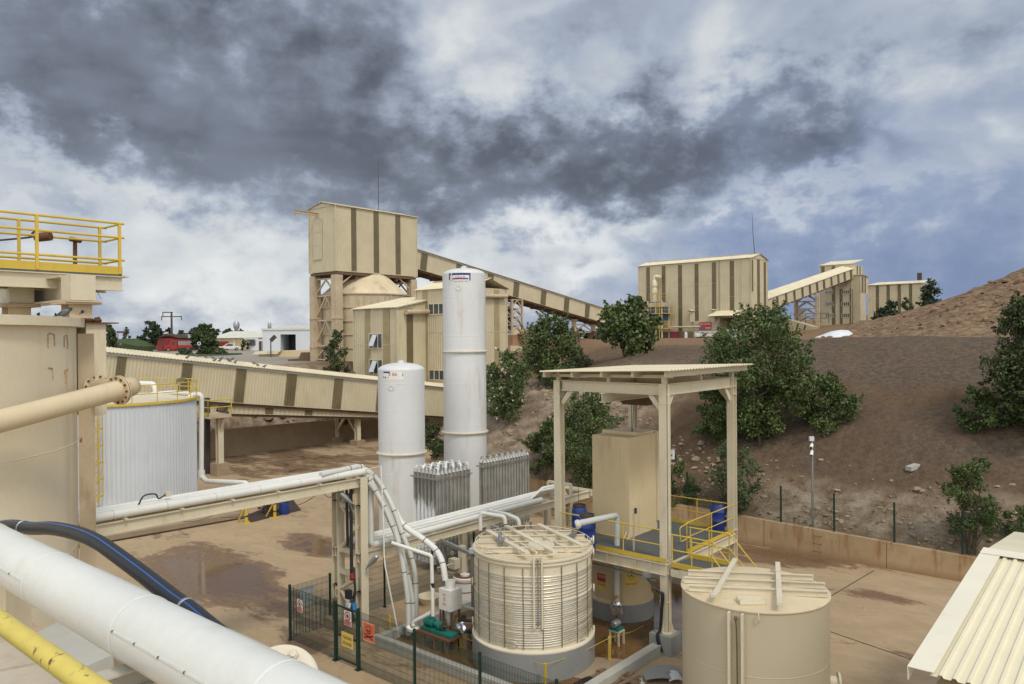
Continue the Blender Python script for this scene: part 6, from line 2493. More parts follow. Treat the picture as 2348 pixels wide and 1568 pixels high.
# pipe rack
RC = G(831, 1458)
ru, rv = tuv(RC)
RW = along(RC, -V, 777)
rackz = P(833, 1094, RC.y).z          # top of the upper beam
rack = thing('pipe_rack', 'cream steel pipe rack tower with a long beam arm to the left', 'pipe rack', RC)
for vo in (0, RW):
 q = RC - V * vo
 b = MB()
 b.ibeam(q + Z * .35, q + Z * (rackz + .02), .30, .32, .025, V if vo == 0 else V)
 for z_ in (1.5, 2.75, 4.4):
  for s in (-1, 1):
   b.box(q + Z * z_ + V * 0 + U * 0, (.30, .28, .02), (U, V, Z))
 b.build('column', M['creamsteel'], rack)
 MB().box(q + Z * .17, (.75, .75, .42), (U, V, Z)).build('footing', M['muddyconcrete'], rack)
b = MB()
ls = [.45, 1.35, 2.0, 2.75, 3.65, 4.3, rackz - .3]
for i, z_ in enumerate(ls):
 p, q = RC - V * .1 + Z * z_, RC - V * (RW - .1) + Z * z_
 if i in (2, 3, 5):
  b.bar(p, q, .15, .15)
 if i + 1 < len(ls) and i != 2:
  a_, c_ = (p, RC - V * (RW - .1) + Z * ls[i + 1]) if i % 2 == 0 else (q, RC - V * .1 + Z * ls[i + 1])
  b.tube([a_, c_], .075, 10)
b.build('bracing', M['creamsteel'], rack)
b = MB()
for k in (-.13, .13):
 b.bar(RC - V * (RW * .45 + k) + U * .5 + Z * .3, RC - V * (RW * .45 + k) + U * .5 + Z * (rackz), .06)
for k in range(16):
 b.bar(RC - V * (RW * .45 - .13) + U * .5 + Z * (.5 + .3 * k), RC - V * (RW * .45 + .13) + U * .5 + Z * (.5 + .3 * k), .03)
b.build('ladder', M['darksteel'], rack)
LL = 13.0
b = MB()
for vo in (.02, RW - .02):
 b.ibeam(RC - V * vo + U * .32 + Z * (rackz - .16), RC - V * vo - U * LL + Z * (rackz - .16), .16, .30, .02)
for k in range(9):
 s = .2 + k * 1.5
 b.box(RC - V * (RW / 2) - U * s + Z * (rackz + .02), (.08, RW + .25, .05), (U, V, Z))
b.build('upper_beam', M['creamsteel'], rack)
lowz = P(845, 1266, RC.y).z
LR = 13.4
b = MB()
for vo in (.02, RW - .02):
 b.ibeam(RC - V * vo - U * .15 + Z * (lowz - .16), RC - V * vo + U * LR + Z * (lowz - .16), .16, .30, .02)
n = 10
for k in range(n):
 s = .4 + k * (LR - .5) / (n - 1)
 b.box(RC - V * (RW / 2) + U * s + Z * (lowz - .05), (.12, RW, .10), (U, V, Z))
b.bar(RC + U * LR + V * .1 + Z * (lowz - .1), RC + U * LR - V * (RW + .1) + Z * (lowz - .1), .14, .3)
for k in (0, 1):
 b.bar(RC + U * (LR - 1.5) - V * RW * k + Z * lowz, RC + U * (LR - 1.5) - V * RW * k + Z * (lowz + .5), .1)
b.bar(RC + U * (LR - 1.5) + Z * (lowz + .5), RC + U * (LR - 1.5) - V * RW + Z * (lowz + .5), .1)
b.build('lower_beam', M['creamsteel'], rack)
q = RC + U * (LR - 1.6)
q2 = RC + U * 6.2
for o_ in (q, q2):
 for vo in (0, RW):
  MB().ibeam(o_ - V * vo, o_ - V * vo + Z * (lowz - .3), .26, .26, .02, V).build('rear_post', M['creamsteel'], rack)
RP = 'white pipes on the pipe rack'
offs = [(.06, .115), (.33, .085), (.52, .075), (.70, .085), (.90, .075), (1.08, .09), (1.30, .07)]
lab = ['thick front white pipe on the upper rack, turning straight down at the tower', 'white pipe second from the front of the upper rack', 'white pipe third from the front of the upper rack', 'white pipe in the middle of the upper rack', 'white pipe fifth from the front of the upper rack', 'white pipe second from the back of the upper rack', 'thin pipe along the back edge of the upper rack']
for i, (vo, r_) in enumerate(offs):
 zc = rackz + .05 + r_
 o = RC - V * vo * (RW / 1.4)
 b = MB()
 if i == 0:
  f = o + V * .14
  pts = bent([o - U * LL + Z * zc, o + U * .42 + Z * zc, o + U * .42 + Z * (lowz + .14), o + U * 9.8 + Z * (lowz + .14)], .22, 6)
  b.tube(pts, r_, 14)
  jn = MB()
  for k in range(9):
   c = o - U * (1 + 1.4 * k) + Z * zc
   jn.tube([c, c + U * .03], r_ + .006, 14)
  g_ = b.build('pipe', M['whitepipe'], loc=RC)
  tag(g_, lab[i], 'pipe', RP)
  jn.parts('joint_band', M['greypipe'], g_)
  continue
 e = .25 + .12 * i
 b.tube([o - U * LL + Z * zc, o - U * 4 + Z * zc, o + U * e + Z * zc], r_, 12)
 tag(b.build('pipe', M['whitepipe'], loc=RC), lab[i], 'pipe', RP)
lab = ['thick white pipe at the back of the lower rack', 'white pipe in the middle of the lower rack', 'white pipe beside the middle one on the lower rack, rising near its far end']
for i, (vo, r_, L_) in enumerate(((1.20, .10, 12.2), (.98, .075, 12.6), (.70, .06, 12.0))):
 o = RC - V * vo * (RW / 1.4)
 b = MB()
 zc = lowz + .04 + r_
 b.tube(bent([o + U * .3 + Z * zc, o + U * (L_ - 2.2) + Z * zc, o + U * (L_ - 1.6) + Z * (zc + (.25 if i else 0)), o + U * L_ + Z * (zc + (.2 if i else 0))], .3, 5), r_, 12)
 tag(b.build('pipe', M['whitepipe'], loc=RC), lab[i], 'pipe', RP)
q = RC - U * along(RC, -U, 392) - V * .6
jb = thing('cable_box', 'little box with a looping black cable on the rack pipes', 'box', q + Z * rackz)
MB().box(q + Z * (rackz + .36) + U * .25, (.14, .14, .12), (U, V, Z)).build('box', M['creamsteel'], jb)
MB().tube(spline([q - U * .55 + Z * (rackz + .2), q - U * .4 + Z * (rackz + .42), q - U * .1 + Z * (rackz + .42), q + Z * (rackz + .28), q + U * .2 + Z * (rackz + .36)], 6), .022, 6).build('cable', M['black'], jb)

HP = 'grey white hoses hanging from the rack tower'
def hose(pts, r, label, mat='greypipe', seg=12, group=HP, n=8, name='hose', rings=True):
 p3 = [P(x, y, Y_) for x, y, Y_ in pts]
 sp = spline(p3, n)
 b = MB()
 b.tube(sp, r, seg)
 o = tag(b.build(name, M[mat], loc=p3[0]), label, name, group)
 if rings:
  k = MB()
  for i in range(n, len(sp) - 1, n):
   k.tube([sp[i], sp[i] + (sp[i + 1] - sp[i]).normalized() * .03], r + .007, seg)
  k.parts('clamp_band', M['strip'], o)
 return o

hose([(735, 1089, 24.6), (800, 1074, 25.6), (824, 1071, 26), (854, 1088, 26.4), (879, 1121, 26.4), (903, 1170, 26.2), (921, 1222, 26.1), (943, 1278, 26), (952, 1335, 26), (953, 1436, 26)], .092, 'outermost grey hose arching off the rack tower to the ground')
hose([(800, 1090, 25.6), (828, 1085, 26), (848, 1100, 26.1), (872, 1148, 26.1), (893, 1192, 26), (915, 1245, 25.9), (933, 1314, 25.8), (945, 1380, 25.8), (945, 1440, 25.8)], .088, 'middle grey hose falling from the rack tower')
hose([(845, 1105, 25.9), (860, 1125, 25.9), (880, 1160, 25.8), (900, 1205, 25.7), (914, 1245, 25.6), (926, 1310, 25.5), (935, 1380, 25.5), (936, 1455, 25.5)], .085, 'innermost grey hose falling from the rack tower')
hose([(905, 1170, 26.6), (926, 1205, 26.4), (973, 1238, 26), (1000, 1262, 25.8), (1014, 1290, 25.5), (1021, 1331, 25.3)], .105, 'white hose bending into the top of the white control box', 'whitepipe')
b = MB()
b.tube(bent([P(898, 1244, 25.4), P(989, 1274, 25.2), P(992.5, 1412, 25.0)], .12, 6), .062, 12)
o_ = tag(b.build('drop_pipe', M['whitepipe'], loc=P(989, 1274, 25.2)), 'white pipe with a right angle bend left of the white control box', 'pipe')
b = MB()
for (y0, y1) in ((1336, 1347), (1361, 1370)):
 b.tube([P(991.2, y0, 25.1), P(991.6, y1, 25.1)], .066, 12)
k_ = b.build('dark_band', M['ink'], o_)
b = MB().tube([P(991.3, 1348, 25.1), P(991.5, 1360, 25.1)], .065, 12)
b.build('white_band', M['paper'], o_)
b = MB()
b.tube(spline([P(992, 1402, 25.1), P(975, 1412, 25.2), P(950, 1425, 25.4), P(948, 1434, 25.4)], 6), .075, 10)
tag(b.build('elbow_pipe', M['whitepipe'], loc=P(960, 1418, 25.3)), 'short white elbow pipe above the green pump', 'pipe')
b = MB()
b.tube(spline([P(934, 1436, 25.3), P(942, 1446, 25.2), P(958, 1441, 25.1)], 6), .08, 10)
tag(b.build('elbow_pipe', M['whitepipe'], loc=P(942, 1446, 25.2)), 'short white elbow at the foot of the grey hoses', 'pipe')
b = MB()
b.tube(spline([P(873, 1068, 25.3), P(879, 1200, 25.1), P(881, 1280, 25.0), P(889, 1330, 25.0), P(913, 1452, 25.2)], 6), .024, 8)
b.tube([P(873, 1069, 25.3), P(838, 1077, 25.9)], .02, 6)
rod = tag(b.build('earth_rod', M['whitepipe'], loc=P(880, 1280, 25)), 'thin white rod bowing down past the hoses to a black foot', 'rod')
MB().lathe(G(914, 1458), [(.16, 0), (.16, .08), (.07, .12), (.07, .2)], 14).build('foot', M['darksteel'], rod)
def head_lamp(pa, pb, pc, label):
 t = thing('lamp', label, 'lamp', pb)
 d = (pb - pa).normalized()
 b = MB()
 b.lathe(pa, [(.02, 0), (.085, .05), (.10, .25), (.05, .52), (.03, .6)], 12, d)
 b.build('lamp_head', M['galv'], t)
 MB().tube([pa + d * .55, pb, pc], .024, 8).build('arm', M['galv'], t)

head_lamp(P(866, 1273, 25.4), P(849, 1292, 25.5), P(838, 1305, 25.8), 'grey lamp head pointing right off the rack tower')
head_lamp(P(777, 1128, 25.3), P(802, 1150, 25.4), P(812, 1185, 25.7), 'grey lamp head inside the top of the rack tower')
gq = P(806, 1390, 25.4)
sw = thing('control_switch', 'blue and grey control switch with red button and cables on the rack tower', 'switch', gq)
MB().box(P(808, 1391, 25.4), (.26, .16, .26), (V, U, Z)).build('blue_box', plain('switch_blue', (.04, .20, .50), .4), sw)
MB().box(P(798, 1389, 25.3), (.16, .1, .2), (V, U, Z)).build('grey_face', M['greytank'], sw)
MB().box(P(799, 1362, 25.3), (.2, .16, .28), (V, U, Z)).build('black_box', M['black'], sw)
b = MB()
for k in range(5):
 b.tube(spline([P(806 + k * 1.5, 1300, 25.7), P(812 + k, 1350, 25.5), P(806 + k * 2, 1372, 25.4), P(790 + k * 4, 1400 + k * 3, 25.3), P(806 + k * 2, 1418 + k, 25.2), P(799 + k, 1385, 25.3)], 6), .014, 5)
b.tube([P(804, 1100, 26), P(806, 1330, 25.8)], .06, 6)
b.tube([P(794, 1110, 26.1), P(797, 1250, 26)], .05, 6)
b.build('cables', M['black'], sw)
MB().tube([P(806, 1315, 25.4), P(808, 1326, 25.4)], .07, 10).build('red_button', M['red'], sw)
b = MB()
fe = P(745, 1389, 24.8)
ext = thing('fire_extinguisher', 'dark red fire extinguisher strapped to the gate post', 'extinguisher', P(767, 1405, 24.2))
MB().lathe(P(767, 1376, 24.1) - Z * .3, [(.05, -.3), (.06, -.28), (.06, .1), (.075, .14), (.075, .34), (.03, .4)], 12).build('body', M['rusty'], ext)

# white gas tanks
def gas_tank(px, Yc, rpx, ytop, yring, label, rings=(), base=0.0):
 k = Yc / FPX
 c = P(px, 900, Yc)
 c = Vector((c.x, c.y, 0))
 r = rpx * k
 zt = P(px, ytop, Yc).z
 t = thing('gas_tank', label, 'tank', c, 'white upright gas tanks')
 dome = [(r * math.cos(a), zt - .34 * r + .30 * r * math.sin(a)) for a in [math.pi / 2 * i / 8 for i in range(9)]]
 zd = zt - .34 * r
 zr = [P(px, y, Yc - r).z for y in yring]
 b = MB()
 prof = [(r, 0)] + [(r, zd)] + dome[1:]
 seams = sorted([P(px, y, Yc - r).z for y in rings])
 prof = [(r, 0)]
 prof += [(r, zd - .01)] + dome
 b.lathe(c, prof, 64, caps=False)
 for s in seams:
  b.lathe(c, [(r, s - .018), (r + .007, s), (r, s + .018)], 64, caps=False)
 b.lathe(c, [(.18, zt - .06), (.18, zt + .03), (.12, zt + .03), (.12, zt + .08), (0, zt + .08)], 16, caps=False)
 b.build('shell', M['white'], t)
 b = MB()
 b.lathe(c, [(r + .005, zd - .22), (r * .80, zt - .1), (r * .3, zt + .02)][1:], 48, caps=False)
 for z_ in zr:
  b = MB()
  b.lathe(c, [(r, z_ - .06), (r + .11, z_ - .05), (r + .12, z_), (r + .10, z_ + .03), (r, z_ + .04)], 64, caps=False)
  b.build('ring_flange', M['creamsteel'], t)
 return t, c, r

ts, cs_, rs_ = gas_tank(920, 39.2, 53, 829, (1043,), 'shorter white upright gas tank with peeling label and rust streaks', (880, 943, 1014, 1090, 1170))
tl_, ct_, rt_ = gas_tank(1065.5, 43.0, 49, 613, (994, 806), 'tallest white upright gas tank with blue edged label near its top', (680, 770, 880, 976))

def wrap(parent, c, r, px, py, flat, name, mat):
 """flat shape (list of polygons in metres, x right / y up) laid round a cylinder at a picture point"""
 q = on_tank(px, py, c, r)
 a0 = math.atan2(q.y - c.y, q.x - c.x)
 b = MB()
 for poly in flat:
  out = []
  for (x, y) in poly:
   a = a0 + x / r
   out.append(Vector((c.x + math.cos(a) * r, c.y + math.sin(a) * r, q.z + y)))
  b.add(out, [tuple(range(len(out)))])
 return b.build(name, M[mat] if isinstance(mat, str) else mat, parent)

def text_polys(txt, h, w=None, wrapn=None):
 cu = bpy.data.curves.new('t', 'FONT')
 cu.body = txt
 ob = bpy.data.objects.new('t', cu)
 C.objects.link(ob)
 dg = bpy.context.evaluated_depsgraph_get()
 dg.update()
 me = bpy.data.meshes.new_from_object(ob.evaluated_get(dg))
 bpy.data.objects.remove(ob)
 vs = [v.co.copy() for v in me.vertices]
 x0, x1 = min(v.x for v in vs), max(v.x for v in vs)
 k = h / .72
 kx = k if w is None else w / (x1 - x0)
 out = [[((vs[i].x - x0) * kx, vs[i].y * k) for i in p.vertices] for p in me.polygons]
 bpy.data.meshes.remove(me)
 return out

def rect(x0, y0, x1, y1, n=6):
 return [[(x0 + (x1 - x0) * i / n, y0), (x0 + (x1 - x0) * (i + 1) / n, y0), (x0 + (x1 - x0) * (i + 1) / n, y1), (x0 + (x1 - x0) * i / n, y1)] for i in range(n)]

M['logoblue'] = plain('logo_blue', (.02, .035, .20), .5)
M['logored'] = plain('logo_red', (.42, .02, .03), .5)
k_ = 43.0 / FPX
w_ = 52 * k_
h_ = 17 * k_
wrap(tl_, ct_, rt_ + .004, 1029, 644, rect(0, 0, w_, h_, 10), 'label_white', 'paper')
wrap(tl_, ct_, rt_ + .008, 1029, 644, rect(0, h_ * .72, w_, h_, 10) + rect(0, h_ * .12, w_ * .06, h_ * .72, 1) + rect(w_ * .94, 0, w_, h_ * .72, 1) + rect(w_ * .2, h_ * .16, w_ * .9, h_ * .34, 8), 'label_blue', 'logoblue')
wrap(tl_, ct_, rt_ + .010, 1042, 640, text_polys('ABAŞ', h_ * .40, w_ * .46), 'label_text', 'logored')
wrap(tl_, ct_, rt_ + .008, 1036, 646, sum([rect(x * w_, 0, (x + .05) * w_, h_ * .07, 1) for x in (.1, .18, .3, .38, .46, .58, .66)], []), 'label_marks', 'logoblue')
k_ = 39.2 / FPX
w_, h_ = 50 * k_, 18 * k_
wrap(ts, cs_, rs_ + .004, 879, 870, rect(0, 0, w_, h_, 10), 'label_white', 'paper')
wrap(ts, cs_, rs_ + .008, 879, 870, rect(0, h_ * .80, w_ * .36, h_, 5) + rect(0, h_ * .2, w_ * .04, h_ * .42, 1) + rect(w_ * .09, h_ * .1, w_ * .14, h_ * .38, 1) + rect(w_ * .24, h_ * .18, w_ * .28, h_ * .34, 1) + rect(w_ * .94, h_ * .4, w_ * .97, h_ * .8, 1), 'label_blue', 'logoblue')
wrap(ts, cs_, rs_ + .010, 890, 862, text_polys('A', h_ * .42, w_ * .12), 'label_text', 'logored')
wrap(ts, cs_, rs_ + .010, 899.5, 862, text_polys('BA', h_ * .42, w_ * .22), 'label_text', 'logored')
for t_, c_, r_, px, py in ((tl_, ct_, rt_, 1051, 660), (ts, cs_, rs_, 897, 889)):
 q = on_tank(px, py, c_, r_)
 n_ = (q - c_)
 n_.z = 0
 n_.normalize()
 b = MB()
 b.lathe(q - n_ * .02, [(.10, 0), (.14, .02), (.14, .05), (.10, .05), (.10, .03), (0, .03)], 18, n_)
 b.build('nozzle_cap', M['white'], t_)
q = on_tank(1033, 632, ct_, rt_)
MB().box(Vector((q.x, q.y, P(1033, 634, q.y).z)) - Vector((-.05, 0, .0)), (.06, .3, .4)).build('lifting_lug', M['creamsteel'], tl_)

# ambient vaporisers
def finned_row(mat):
 """one finned aluminium tube, 8 fins, at the origin, unit height"""
 b = MB()
 for k in range(4):
  a = math.pi * k / 4
  d = Vector((math.cos(a), math.sin(a), 0))
  b.box(Z * .5, (.205, .012, 1.0), (d, Z.cross(d), Z))
 return b

m, w, bs_ = newmat('aluminium_fin')
oc = w.n('ShaderNodeTexCoord').outputs['Object']
w.set(bs_.inputs['Base Color'], w.mixc(w.mrange(w.noise(oc, 2.0, 4, .6), .3, .7), (.36, .345, .31), (.52, .50, .455)))
bs_.inputs['Roughness'].default_value = .45
bs_.inputs['Metallic'].default_value = .15
M['fin'] = m
m, w, bs_ = newmat('frosted_fin')
oc = w.n('ShaderNodeTexCoord').outputs['Object']
sp_ = w.n('ShaderNodeSeparateXYZ', inp={0: oc})
nn_ = w.noise(w.mapping(oc, (7, 7, 1.2)), 1.0, 4, .6)
f = w.m('ADD', w.mrange(sp_.outputs[2], 2.0, 3.9, 1.0, -.1), w.m('MULTIPLY', w.m('SUBTRACT', nn_, .5), 1.6))
w.set(bs_.inputs['Base Color'], w.mixc(w.mrange(f, .35, .55), (.38, .365, .335), (.86, .87, .88)))
w.set(bs_.inputs['Metallic'], w.mrange(f, .35, .55, .15, 0))
bs_.inputs['Roughness'].default_value = .6
M['frost'] = m

def vaporiser(name, label, cpx, lpx, rpx, ytop, Y, frost, zbase=.35):
 c = P(cpx, 1100, Y)
 c = Vector((c.x, c.y, 0))
 W, L = along(c, -V, lpx), along(c, U, rpx)
 zt = P(cpx, ytop, Y).z
 t = thing(name, label, 'vaporiser', c, 'finned gas vaporisers')
 step = .225
 nw, nl = max(2, int(round(W / step))), max(2, int(round(L / step)))
 H = zt - zbase
 for i in range(nw):
  b = MB()
  for j in range(nl):
   o = c - V * (W * (i + .5) / nw) + U * (L * (j + .5) / nl) + Z * zbase
   for k in range(4):
    a = math.pi * k / 4 + .39
    d = Vector((math.cos(a), math.sin(a), 0))
    zc = H / 2
    b.box(o + Z * zc, (.205, .011, H), (d, Z.cross(d), Z))
   b.lathe(o + Z * H, [(.10, 0), (.03, .16)], 8)
  fr_ = frost and i >= nw * .3
  b.build('finned_tube_bank', M['frost'] if frost and i > 0 else M['fin'], t)
  b = MB()
  for j in range(0, nl - 1):
   o = c - V * (W * (i + .5) / nw) + U * (L * (j + .5) / nl) + Z * (zbase + H)
   if (j + i) % 2 == 0:
    s = U * (L / nl) if j + 1 < nl else -U * (L / nl)
    pts = [o] + [o + s * (.5 - .5 * math.cos(a)) + Z * (.13 + .12 * math.sin(a)) for a in [math.pi * q / 7 for q in range(8)]] + [o + s]
    b.tube(pts, .024, 7)
  if b.v:
   b.parts('return_bend', M['whiteplain'] if frost and i >= nw - 3 else M['galv'], t)
 b = MB()
 for j in range(0, nl, 2):
  for i in range(0, nw - 1, 2):
   o = c - V * (W * (i + .5) / nw) + U * (L * (j + .5) / nl) + Z * (zbase + H)
   s = -V * (W / nw)
   pts = [o] + [o + s * (.5 - .5 * math.cos(a)) + Z * (.17 + .12 * math.sin(a)) for a in [math.pi * q / 7 for q in range(8)]] + [o + s]
   b.tube(pts, .026, 7)
 b.parts('return_bend', M['whiteplain'] if frost else M['galv'], t)
 b = MB()
 for z_ in (zt - .18, zbase + .3):
  b.bar(c - U * .03 + V * .05 + Z * z_, c - U * .03 - V * (W + .05) + Z * z_, .05, .07)
  b.bar(c + V * .03 + Z * z_, c + V * .03 + U * L + Z * z_, .02, .05)
 for (a_, e_) in ((0, 0), (W, 0), (0, L), (W, L)):
  b.bar(c - V * a_ + U * e_, c - V * a_ + U * e_ + Z * zbase, .1)
 b.build('frame', M['galv'], t)
 return t

vaporiser('vaporiser', 'nearer vaporiser, a block of grey finned tubes frosted white on its left', 1004, 946, 1083, 1090, 32.5, True)
vaporiser('vaporiser', 'farther dark grey finned vaporiser on the right, behind the rack', 1112, 1096, 1217, 1062, 37.5, False)

# bund with liquid
kx = G(879, 1456, .30)
ky = G(1512, 1466, .30)
ku = tuv(kx)[0]                 # near kerb runs along V at this u
kv = tuv(ky)[1]                 # right kerb runs along U at this v
v_left = tuv(kx)[1]
ku2 = tuv(G(1545, 1395))[0] + 2.5
m, w, bs_ = newmat('brown_liquid')
oc = w.n('ShaderNodeTexCoord').outputs['Object']
n_ = w.noise(oc, .5, 5, .6, .5)
w.set(bs_.inputs['Base Color'], w.mixc(w.mrange(n_, .3, .7), (.085, .040, .012), (.20, .11, .04)))
bs_.inputs['Roughness'].default_value = .07
bp = w.n('ShaderNodeBump', inp={'Strength': .05, 'Distance': .02, 'Height': w.noise(oc, 4, 3, .5)})
w.set(bs_.inputs['Normal'], bp.outputs[0])
M['liquid'] = m
b = MB()
b.quad(uv(ku, v_left, .03), uv(ku2, v_left, .03), uv(ku2, kv, .03), uv(ku, kv, .03))
struct(b.build('bund_liquid', M['liquid']), 'brown liquid standing in the bund round the coiled tank', 'water')
b = MB()
th = .24
b.ubox(ku - th, ku, v_left - th, kv + th, 0, .32)
tag(b.build('bund_kerb', M['kerb'], loc=uv(ku, (v_left + kv) / 2)), 'pale concrete bund kerb parallel to the mesh fence', 'kerb')
bu = tuv(G(1512, 1466, .3))[0]
b = MB()
b.ubox(ku + .002, bu, kv, kv + th + .06, 0, .34)
tag(b.build('bund_kerb', M['kerb'], loc=uv((ku + bu) / 2, kv)), 'pale concrete bund kerb running back to the canopy column', 'kerb')
b = MB()
b.ubox(ku2, ku2 + th, v_left - th, kv, 0, .3)
b.ubox(ku + .002, ku2, v_left - th, v_left, 0, .3)
tag(b.build('bund_kerb', M['kerb'], loc=uv(ku2, 0)), 'rear concrete bund kerb behind the tanks', 'kerb')
sb = MB()
for k in range(12):
 pass
c0 = G(1370, 1535)
vs = [c0 + Vector((1.25 * math.cos(a) * (1 + .1 * math.sin(3 * a)), .8 * math.sin(a), 0)) for a in [2 * math.pi * i / 20 for i in range(20)]]
sb.add([v + Z * .045 for v in vs] + [c0 + Z * .10], [(i, (i + 1) % 20, 20) for i in range(20)])
struct(sb.build('silt_patch', M['muddyconcrete'], loc=c0), 'patch of pale silt in the bund beside the tank foot', 'silt')

# coiled tank
cq = G(1222, 1566)
CD = cq.y / (1 - .0768)
cc_ = P(1222, 1400, CD)
cc_ = Vector((cc_.x, cc_.y, 0))
CRr = 133 / FPX * CD
cz = P(1222, 1287, CD - CRr).z
pz = P(1222, 1497, CD - CRr).z
ct = thing('coiled_tank', 'pale cream round tank wrapped in bright heating coil on a grey plinth', 'tank', cc_)
MB().lathe(cc_, [(CRr + .10, 0), (CRr + .10, pz - .02), (0, pz - .02)], 72, caps=False).build('plinth', M['plinth'], ct)
b = MB()
b.lathe(cc_, [(CRr + .10, pz - .02), (CRr + .10, pz + .02), (CRr, pz + .07), (CRr, cz)], 96, caps=False)
for z_ in (pz + .75, pz + 1.45, pz + 2.2):
 b.lathe(cc_, [(CRr, z_ - .02), (CRr + .03, z_ - .02), (CRr + .03, z_ + .02), (CRr, z_ + .02)], 96, caps=False)
b.build('shell', M['coilcream'], ct)
b = MB()
b.lathe(cc_, [(CRr, cz - .16), (CRr + .055, cz - .15), (CRr + .055, cz - .11), (CRr + .01, cz - .1), (CRr + .01, cz - .05), (CRr + .07, cz - .04), (CRr + .07, cz), (CRr - .05, cz)], 96, caps=False)
b.build('rim_angle', M['coilcream'], ct)
MB().lathe(cc_, [(CRr, cz - .01), (CRr * .5, cz + .02), (0, cz + .04)], 72, caps=False).build('roof_plate', M['tanktop'], ct)
b = MB()
rr = random.Random(2)
zs_ = [cz - .30]
z_ = cz - .34
gaps = [.11, .09, .07, .14, .11, .11, .11, .10, .12] + [.07] * 10 + [.075] * 9 + [.08] * 6 + [.055] * 8
for g_ in gaps:
 z_ -= g_ * (cz - pz) / 2.92
 if z_ < pz + .14:
  break
 ph, am = rr.uniform(0, 6.28), rr.uniform(.004, .016)
 pts = []
 for i in range(72):
  a = 2 * math.pi * i / 72
  pts.append(cc_ + Vector((math.cos(a), math.sin(a), 0)) * (CRr + .022) + Z * (z_ + am * math.sin(2 * a + ph) + .02 * math.sin(a + 1)))
 b.tube(pts, .0125, 6, closed=True)
b.build('heating_coil', M['chrome'], ct)
b = MB()
for i in range(20):
 a = math.atan2(-cc_.y, -cc_.x) + 2 * math.pi * (i + .5) / 20
 q = cc_ + Vector((math.cos(a), math.sin(a), 0)) * (CRr + .036)
 b.box(q + Z * ((pz + .1 + cz - .2) / 2), (.012, .022, cz - .3 - pz), (Vector((math.cos(a), math.sin(a), 0)), Vector((-math.sin(a), math.cos(a), 0)), Z))
b.build('coil_strap', M['strip'], ct)
b = MB()
for (px, py, s) in ((1375, 1462, 1), (1375 - 27, 1470, 1), (1200 + 22, 1528, -1)):
 pass
for (pts_) in ([(1330, 1468), (1352, 1466), (1357, 1472), (1345, 1478), (1334, 1478)], [(1162, 1526 - 55), (1180, 1528 - 55), (1186, 1534 - 55), (1178, 1539 - 55), (1164, 1538 - 55)]):
 q = [on_tank(x, y, cc_, CRr + .04) for x, y in pts_]
 b.tube(spline(q, 5), .014, 6)
b.build('coil_end', M['chrome'], ct)
b = MB()
gr = [cc_ + Vector((math.cos(2 * math.pi * i / 60), math.sin(2 * math.pi * i / 60), 0)) * (CRr - .02) for i in range(60)]
b.tube([p + Z * (cz + .16) for p in gr], .014, 6, closed=True)
for i in range(0, 60, 2):
 b.tube([gr[i] + Z * cz, gr[i] + Z * (cz + .16)], .012, 5)
b.build('guard_ring', M['coilcream'], ct)
b = MB()
def roof_beam(b, c, r, z, d, off, w_, h_, kind='i'):
 s = Vector((-d.y, d.x, 0))
 hl = math.sqrt(max(.05, r * r - off * off)) - .08
 p, q = c + s * off - d * hl + Z * (z + h_ / 2), c + s * off + d * hl + Z * (z + h_ / 2)
 if kind == 'i':
  b.ibeam(p, q, w_, h_, .016)
 else:
  b.bar(p, q, w_, h_)
dA = (V * .80 + U * .10).normalized()
dA = Vector((.9995, .03, 0)).normalized()
dB = Vector((-.42, .91, 0)).normalized()
for off in (-.95, -.30, .42, .98):
 roof_beam(b, cc_, CRr, cz + .03, dA, off, .09, .16)
b.build('roof_joist', M['coilcream'], ct)
b = MB()
for off in (-.95, .12, .90):
 roof_beam(b, cc_, CRr, cz + .19, dB, off, .16, .05, 'b')
b.build('roof_channel', M['coilcream'], ct)
b = MB()
for off in (-.5, .5):
 roof_beam(b, cc_, CRr * .8, cz + .1, dB, off, .06, .06, 'b')
b.build('roof_angle', M['coilcream'], ct)
mh = P(1240, 1238, CD - .75)
mh = Vector((mh.x, mh.y, cz))
b = MB()
b.lathe(mh, [(.32, 0), (.32, .14), (.41, .14), (.41, .17), (.41, .18), (.41, .215), (0, .225)], 36, caps=False)
for i in range(18):
 a = 2 * math.pi * i / 18
 b.lathe(mh + Vector((math.cos(a), math.sin(a), 0)) * .365 + Z * .12, [(.016, 0), (.016, .14)], 6)
b.build('manhole', M['coilcream'], ct)
nz = P(1146, 1215, CD - .3)
nz = Vector((nz.x, nz.y, cz))
b = MB()
b.lathe(nz, [(.09, 0), (.09, .2), (.15, .2), (.15, .24), (.15, .25), (.15, .29), (.06, .30), (.05, .42)], 18)
b.tube(spline([nz + Z * .4, nz + Z * .5 + V * .05, nz + Z * .62 - V * .1, nz + Z * .65 - V * .5], 6), .02, 6)
b.build('instrument', M['galv'], ct)
nz2 = P(1313, 1200, CD + .4)
nz2 = Vector((nz2.x, nz2.y, cz))
MB().lathe(nz2, [(.07, 0), (.07, .16), (.12, .17), (.12, .21), (.05, .22), (.05, .34)], 14).build('vent_nozzle', M['galv'], ct)
lgq = on_tank(1232, 1290, cc_, CRr)
lgn = (Vector((lgq.x, lgq.y, 0)) - cc_).normalized()
lgt = Vector((-lgn.y, lgn.x, 0))
lb = cc_ + lgn * (CRr + .10)
zb_, zt_ = P(1232, 1442, lb.y).z, P(1232, 1274, lb.y).z
b = MB()
for s in (-.12, .12):
 b.box(lb + lgt * s + Z * ((zb_ + zt_) / 2), (.08, .05, zt_ - zb_), (lgn, lgt, Z))
for z_ in (zb_ + .05, zt_ - .1):
 b.box(lb + Z * z_ - lgn * .05, (.05, .30, .05), (lgn, lgt, Z))
